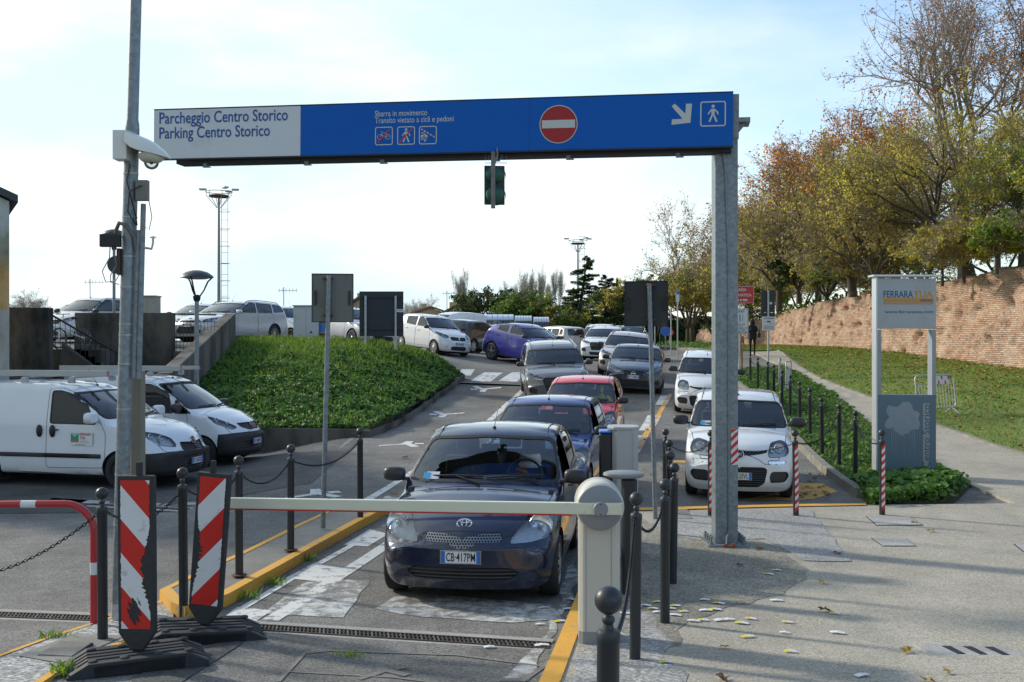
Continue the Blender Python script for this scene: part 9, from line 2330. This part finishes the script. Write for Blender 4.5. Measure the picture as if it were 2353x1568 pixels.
def door_sticker():
    S = DOBLO; Wd = S['W']/2; t = MB().box((0, 0, 0), (.44, .004, .24)).build('door_sticker', M_PLW, doblo); t.location = (-Wd-.004, -.52, .86); t.rotation_euler = (0, 0, -PI/2)
    MB().box((-.125, -.003, .015), (.15, .002, .16)).build('green_logo', mat('logo_green', (.02,.28,.20), .5), t); MB().add([(-.20, -.005, -.065), (-.125, -.005, -.01), (-.05, -.005, -.065)], [(0, 1, 2)]).build('orange_logo', mat('logo_orange', (.65,.14,.05), .5), t)
    MB().add([(-.20, -.005, .095), (-.05, -.005, .095), (-.125, -.005, .02)], [(0, 1, 2)]).build('pale_logo', mat('logo_pale', (.35,.55,.48), .5), t)
    fit_text('FERRARA', -.03, .20, .055, .045, -.004, M_SR, t, .02); fit_text('TUA', -.03, .08, -.005, .045, -.004, M_SR, t, .02)
    for i, s in enumerate(('PARCHEGGI', 'VERDE PUBBLICO', 'SERVIZI CIMITERIALI')): fit_text(s, -.03, .10+.035*i, -.03-.022*i, .012, -.004, M_GREYP, t, .0)
    fit_text('www.ferraratua.it', -.11, .09, -.112, .02, -.004, M_BLK, t, .01)
door_sticker()
# ------------------------------------------------------------------ bicycle
def bicycle():
    x, y = -12.72, 28.75; z = 2.18; sl = thing('landing', None, None, (0, 0, 0)); bpy.data.objects.remove(sl)
    MB_ = MB().box((-12.3, 29.3, 1.0), (1.6, 1.3, 2.34)).build('stair_landing', M_OLDC, None); tag(MB_, kind='structure')
    t = thing('bicycle', 'folding bicycle with white frame standing in the gap between the dark walls', 'bicycle', (x, y, z), R(68))
    for xx in (0, .95):
        w = MB(); torus(w, (xx, 0, .30), .27, .27, .022, 26); o = w.build('wheel', M_TYRE, t, smooth=60); s = MB()
        for k in range(12): a = PI*k/6; s.tube([(xx, 0, .30), (xx+.25*math.cos(a), 0, .30+.25*math.sin(a))], .003, 3)
        torus(s, (xx, 0, .30), .25, .25, .008, 24); s.build('spokes', M_GALVL, o)
    f = MB(); f.tube([(0, 0, .3), (.10, 0, .62), (.16, 0, .98)], .018, 8); f.tube([(.10, 0, .55), (.62, 0, .38), (.95, 0, .30)], .022, 8); f.tube([(.62, 0, .36), (.56, 0, .85)], .016, 8); f.build('frame', M_CAMW, t, smooth=50)
    MB().tube([(.14, -.26, .98), (.16, 0, .98), (.14, .26, .98)], .012, 8).build('handlebar', M_BLK, t); MB().sphere((.56, 0, .88), (.14, .06, .035), 14).build('saddle', M_BLK, t, smooth=60)
    MB().tube([(-.30, 0, .32), (-.2, 0, .55), (0, 0, .63), (.2, 0, .55)], .018, 6).build('mudguard', M_CAMW, t, smooth=50)
bicycle()
# ------------------------------------------------------------------ litter and leaves
TK_W = MB().add([(-.045,-.02,.0),(.0,-.021,.006),(.045,-.02,.001),(.045,.02,.001),(.0,.021,.007),(-.045,.02,.0)], [(0,1,4,5),(1,2,3,4)]).mesh('ticket'); TK_W.materials.append(M_PLW)
TK_Y = TK_W.copy(); TK_Y.materials.clear(); TK_Y.materials.append(mat('ticket_yellow', (.62,.55,.03), .5, vary=.1)); TK_Y.materials.append(M_PLW); TK_Y.polygons[1].material_index = 1
tk = dict(w=[(1784,1379),(1803,1453),(1924,1453),(1673,1423),(1981,1551),(1484,1391),(1511,1406),(1552,1413),(1620,1378),(1622,1402),(1594,1426),(1435,1409),(1250,1396),(1314,1417),(1241,1434),(1245,1482),(1305,1399),(1311,1377),(1124,1486),(1463,1394),(1655,1424)],
          y=[(1784,1310),(1766,1319),(1918,1409),(1725,1421),(1704,1431),(1809,1429),(1718,1462),(1815,1496),(1511,1383),(1550,1392),(1652,1386),(1643,1400),(1571,1405),(1615,1424),(1286,1427),(1530,1521),(1538,1398),(1500,1398)])
for c_, (meq, cn) in dict(w=(TK_W, 'white'), y=(TK_Y, 'yellow and white')).items():
    for u, v in tk[c_]:
        onf = u > 1330; p = U(u, v, (RZ+.012) if onf else .012); o = bpy.data.objects.new('parking_ticket', meq); COL.objects.link(o); o.location = p; o.rotation_euler = (0, 0, rng.uniform(-.5, .5)); s = rng.uniform(.85, 1.25); o.scale = (s, s, 1)
        tag(o, 'small %s parking ticket lying on the %s' % (cn, 'footway' if onf else 'lane by the yellow kerb'), 'ticket', '%s tickets dropped on the %s' % (cn, 'footway' if onf else 'lane'))
def leaf_mesh():
    n = 10; v = [(0, 0, .012)]
    for i in range(n): a = 2*PI*i/n; r = .062 if i % 2 == 0 else .030; v.append((r*math.cos(a), r*math.sin(a)*.85, .004+.012*(i % 3)))
    me = MB().add(v, [(0, 1+i, 1+(i+1) % n) for i in range(n)]).mesh('leaf'); return me
LM = []
for m_ in LF: q = leaf_mesh(); q.materials.append(m_); LM.append(q)
def leaves(pts, dz, where, s0=1.0):
    for u, v in pts:
        p = U(u, v, dz); o = bpy.data.objects.new('fallen_leaf', LM[int(rng.integers(0, 3))]); COL.objects.link(o); o.location = p; o.rotation_euler = (rng.uniform(-.2, .2), rng.uniform(-.2, .2), rng.uniform(0, 6)); s = s0*rng.uniform(.7, 1.2); o.scale = (s, s, s)
        tag(o, 'brown fallen leaf lying on '+where, 'leaf', 'fallen leaves on '+where)
leaves([(2101,1201),(2139,1221),(1924,1273),(1889,1339),(1895,1404),(2083,1497),(2177,1545),(1663,1488),(1660,1560),(2130,1565),(1700,1300),(1640,1190),(1745,1262)], RZ+.01, 'the footway')
leaves([(u, v) for u, v in zip(rng.uniform(1480, 1560, 16), rng.uniform(960, 1150, 16))]+[(u, v) for u, v in zip(rng.uniform(1840, 1930, 22), rng.uniform(1090, 1150, 22))], .012, 'the asphalt around the nearest white car')
leaves([(u, v) for u, v in ((960,1120),(990,1112),(905,1135),(1000,990),(930,1052),(985,1062),(1045,1050),(870,1190),(640,1290),(560,1340),(700,1255),(850,1192),(1330,1150),(1150,938),(1185,932),(735,1240),(900,1188),(1105,1195),(820,1210))], .012, 'the lane and kerb left of the queue')
leaves([(u, v) for u, v in zip(rng.uniform(1560, 1690, 26), rng.uniform(818, 842, 26))], .015, 'the road edge by the far green island', 1.3)
# tufts of grass in the kerb joints
for (u, v, n, h) in ((630,1345,40,.10),(700,1290,40,.11),(560,1378,50,.12),(150,1552,90,.12),(130,1470,70,.09),(805,1508,50,.05),(1645,1254,60,.10),(905,1186,40,.08)):
    p = U(u, v); q = np.stack([p.x+rng.normal(size=n)*.07, p.y+rng.normal(size=n)*.04], 1); z = G(q[:, 0], q[:, 1])+(RZ if u > 1400 else .0)
    o = blades('weed_tuft', np.stack([q[:, 0], q[:, 1], z], 1), rng.uniform(h*.4, h, n), [L4, L3], mi=rng.integers(0, 2, n), w=.005, lean=.9); tag(o, 'tuft of grass growing from a joint in the paving', 'grass tuft', 'grass tufts in the joints')
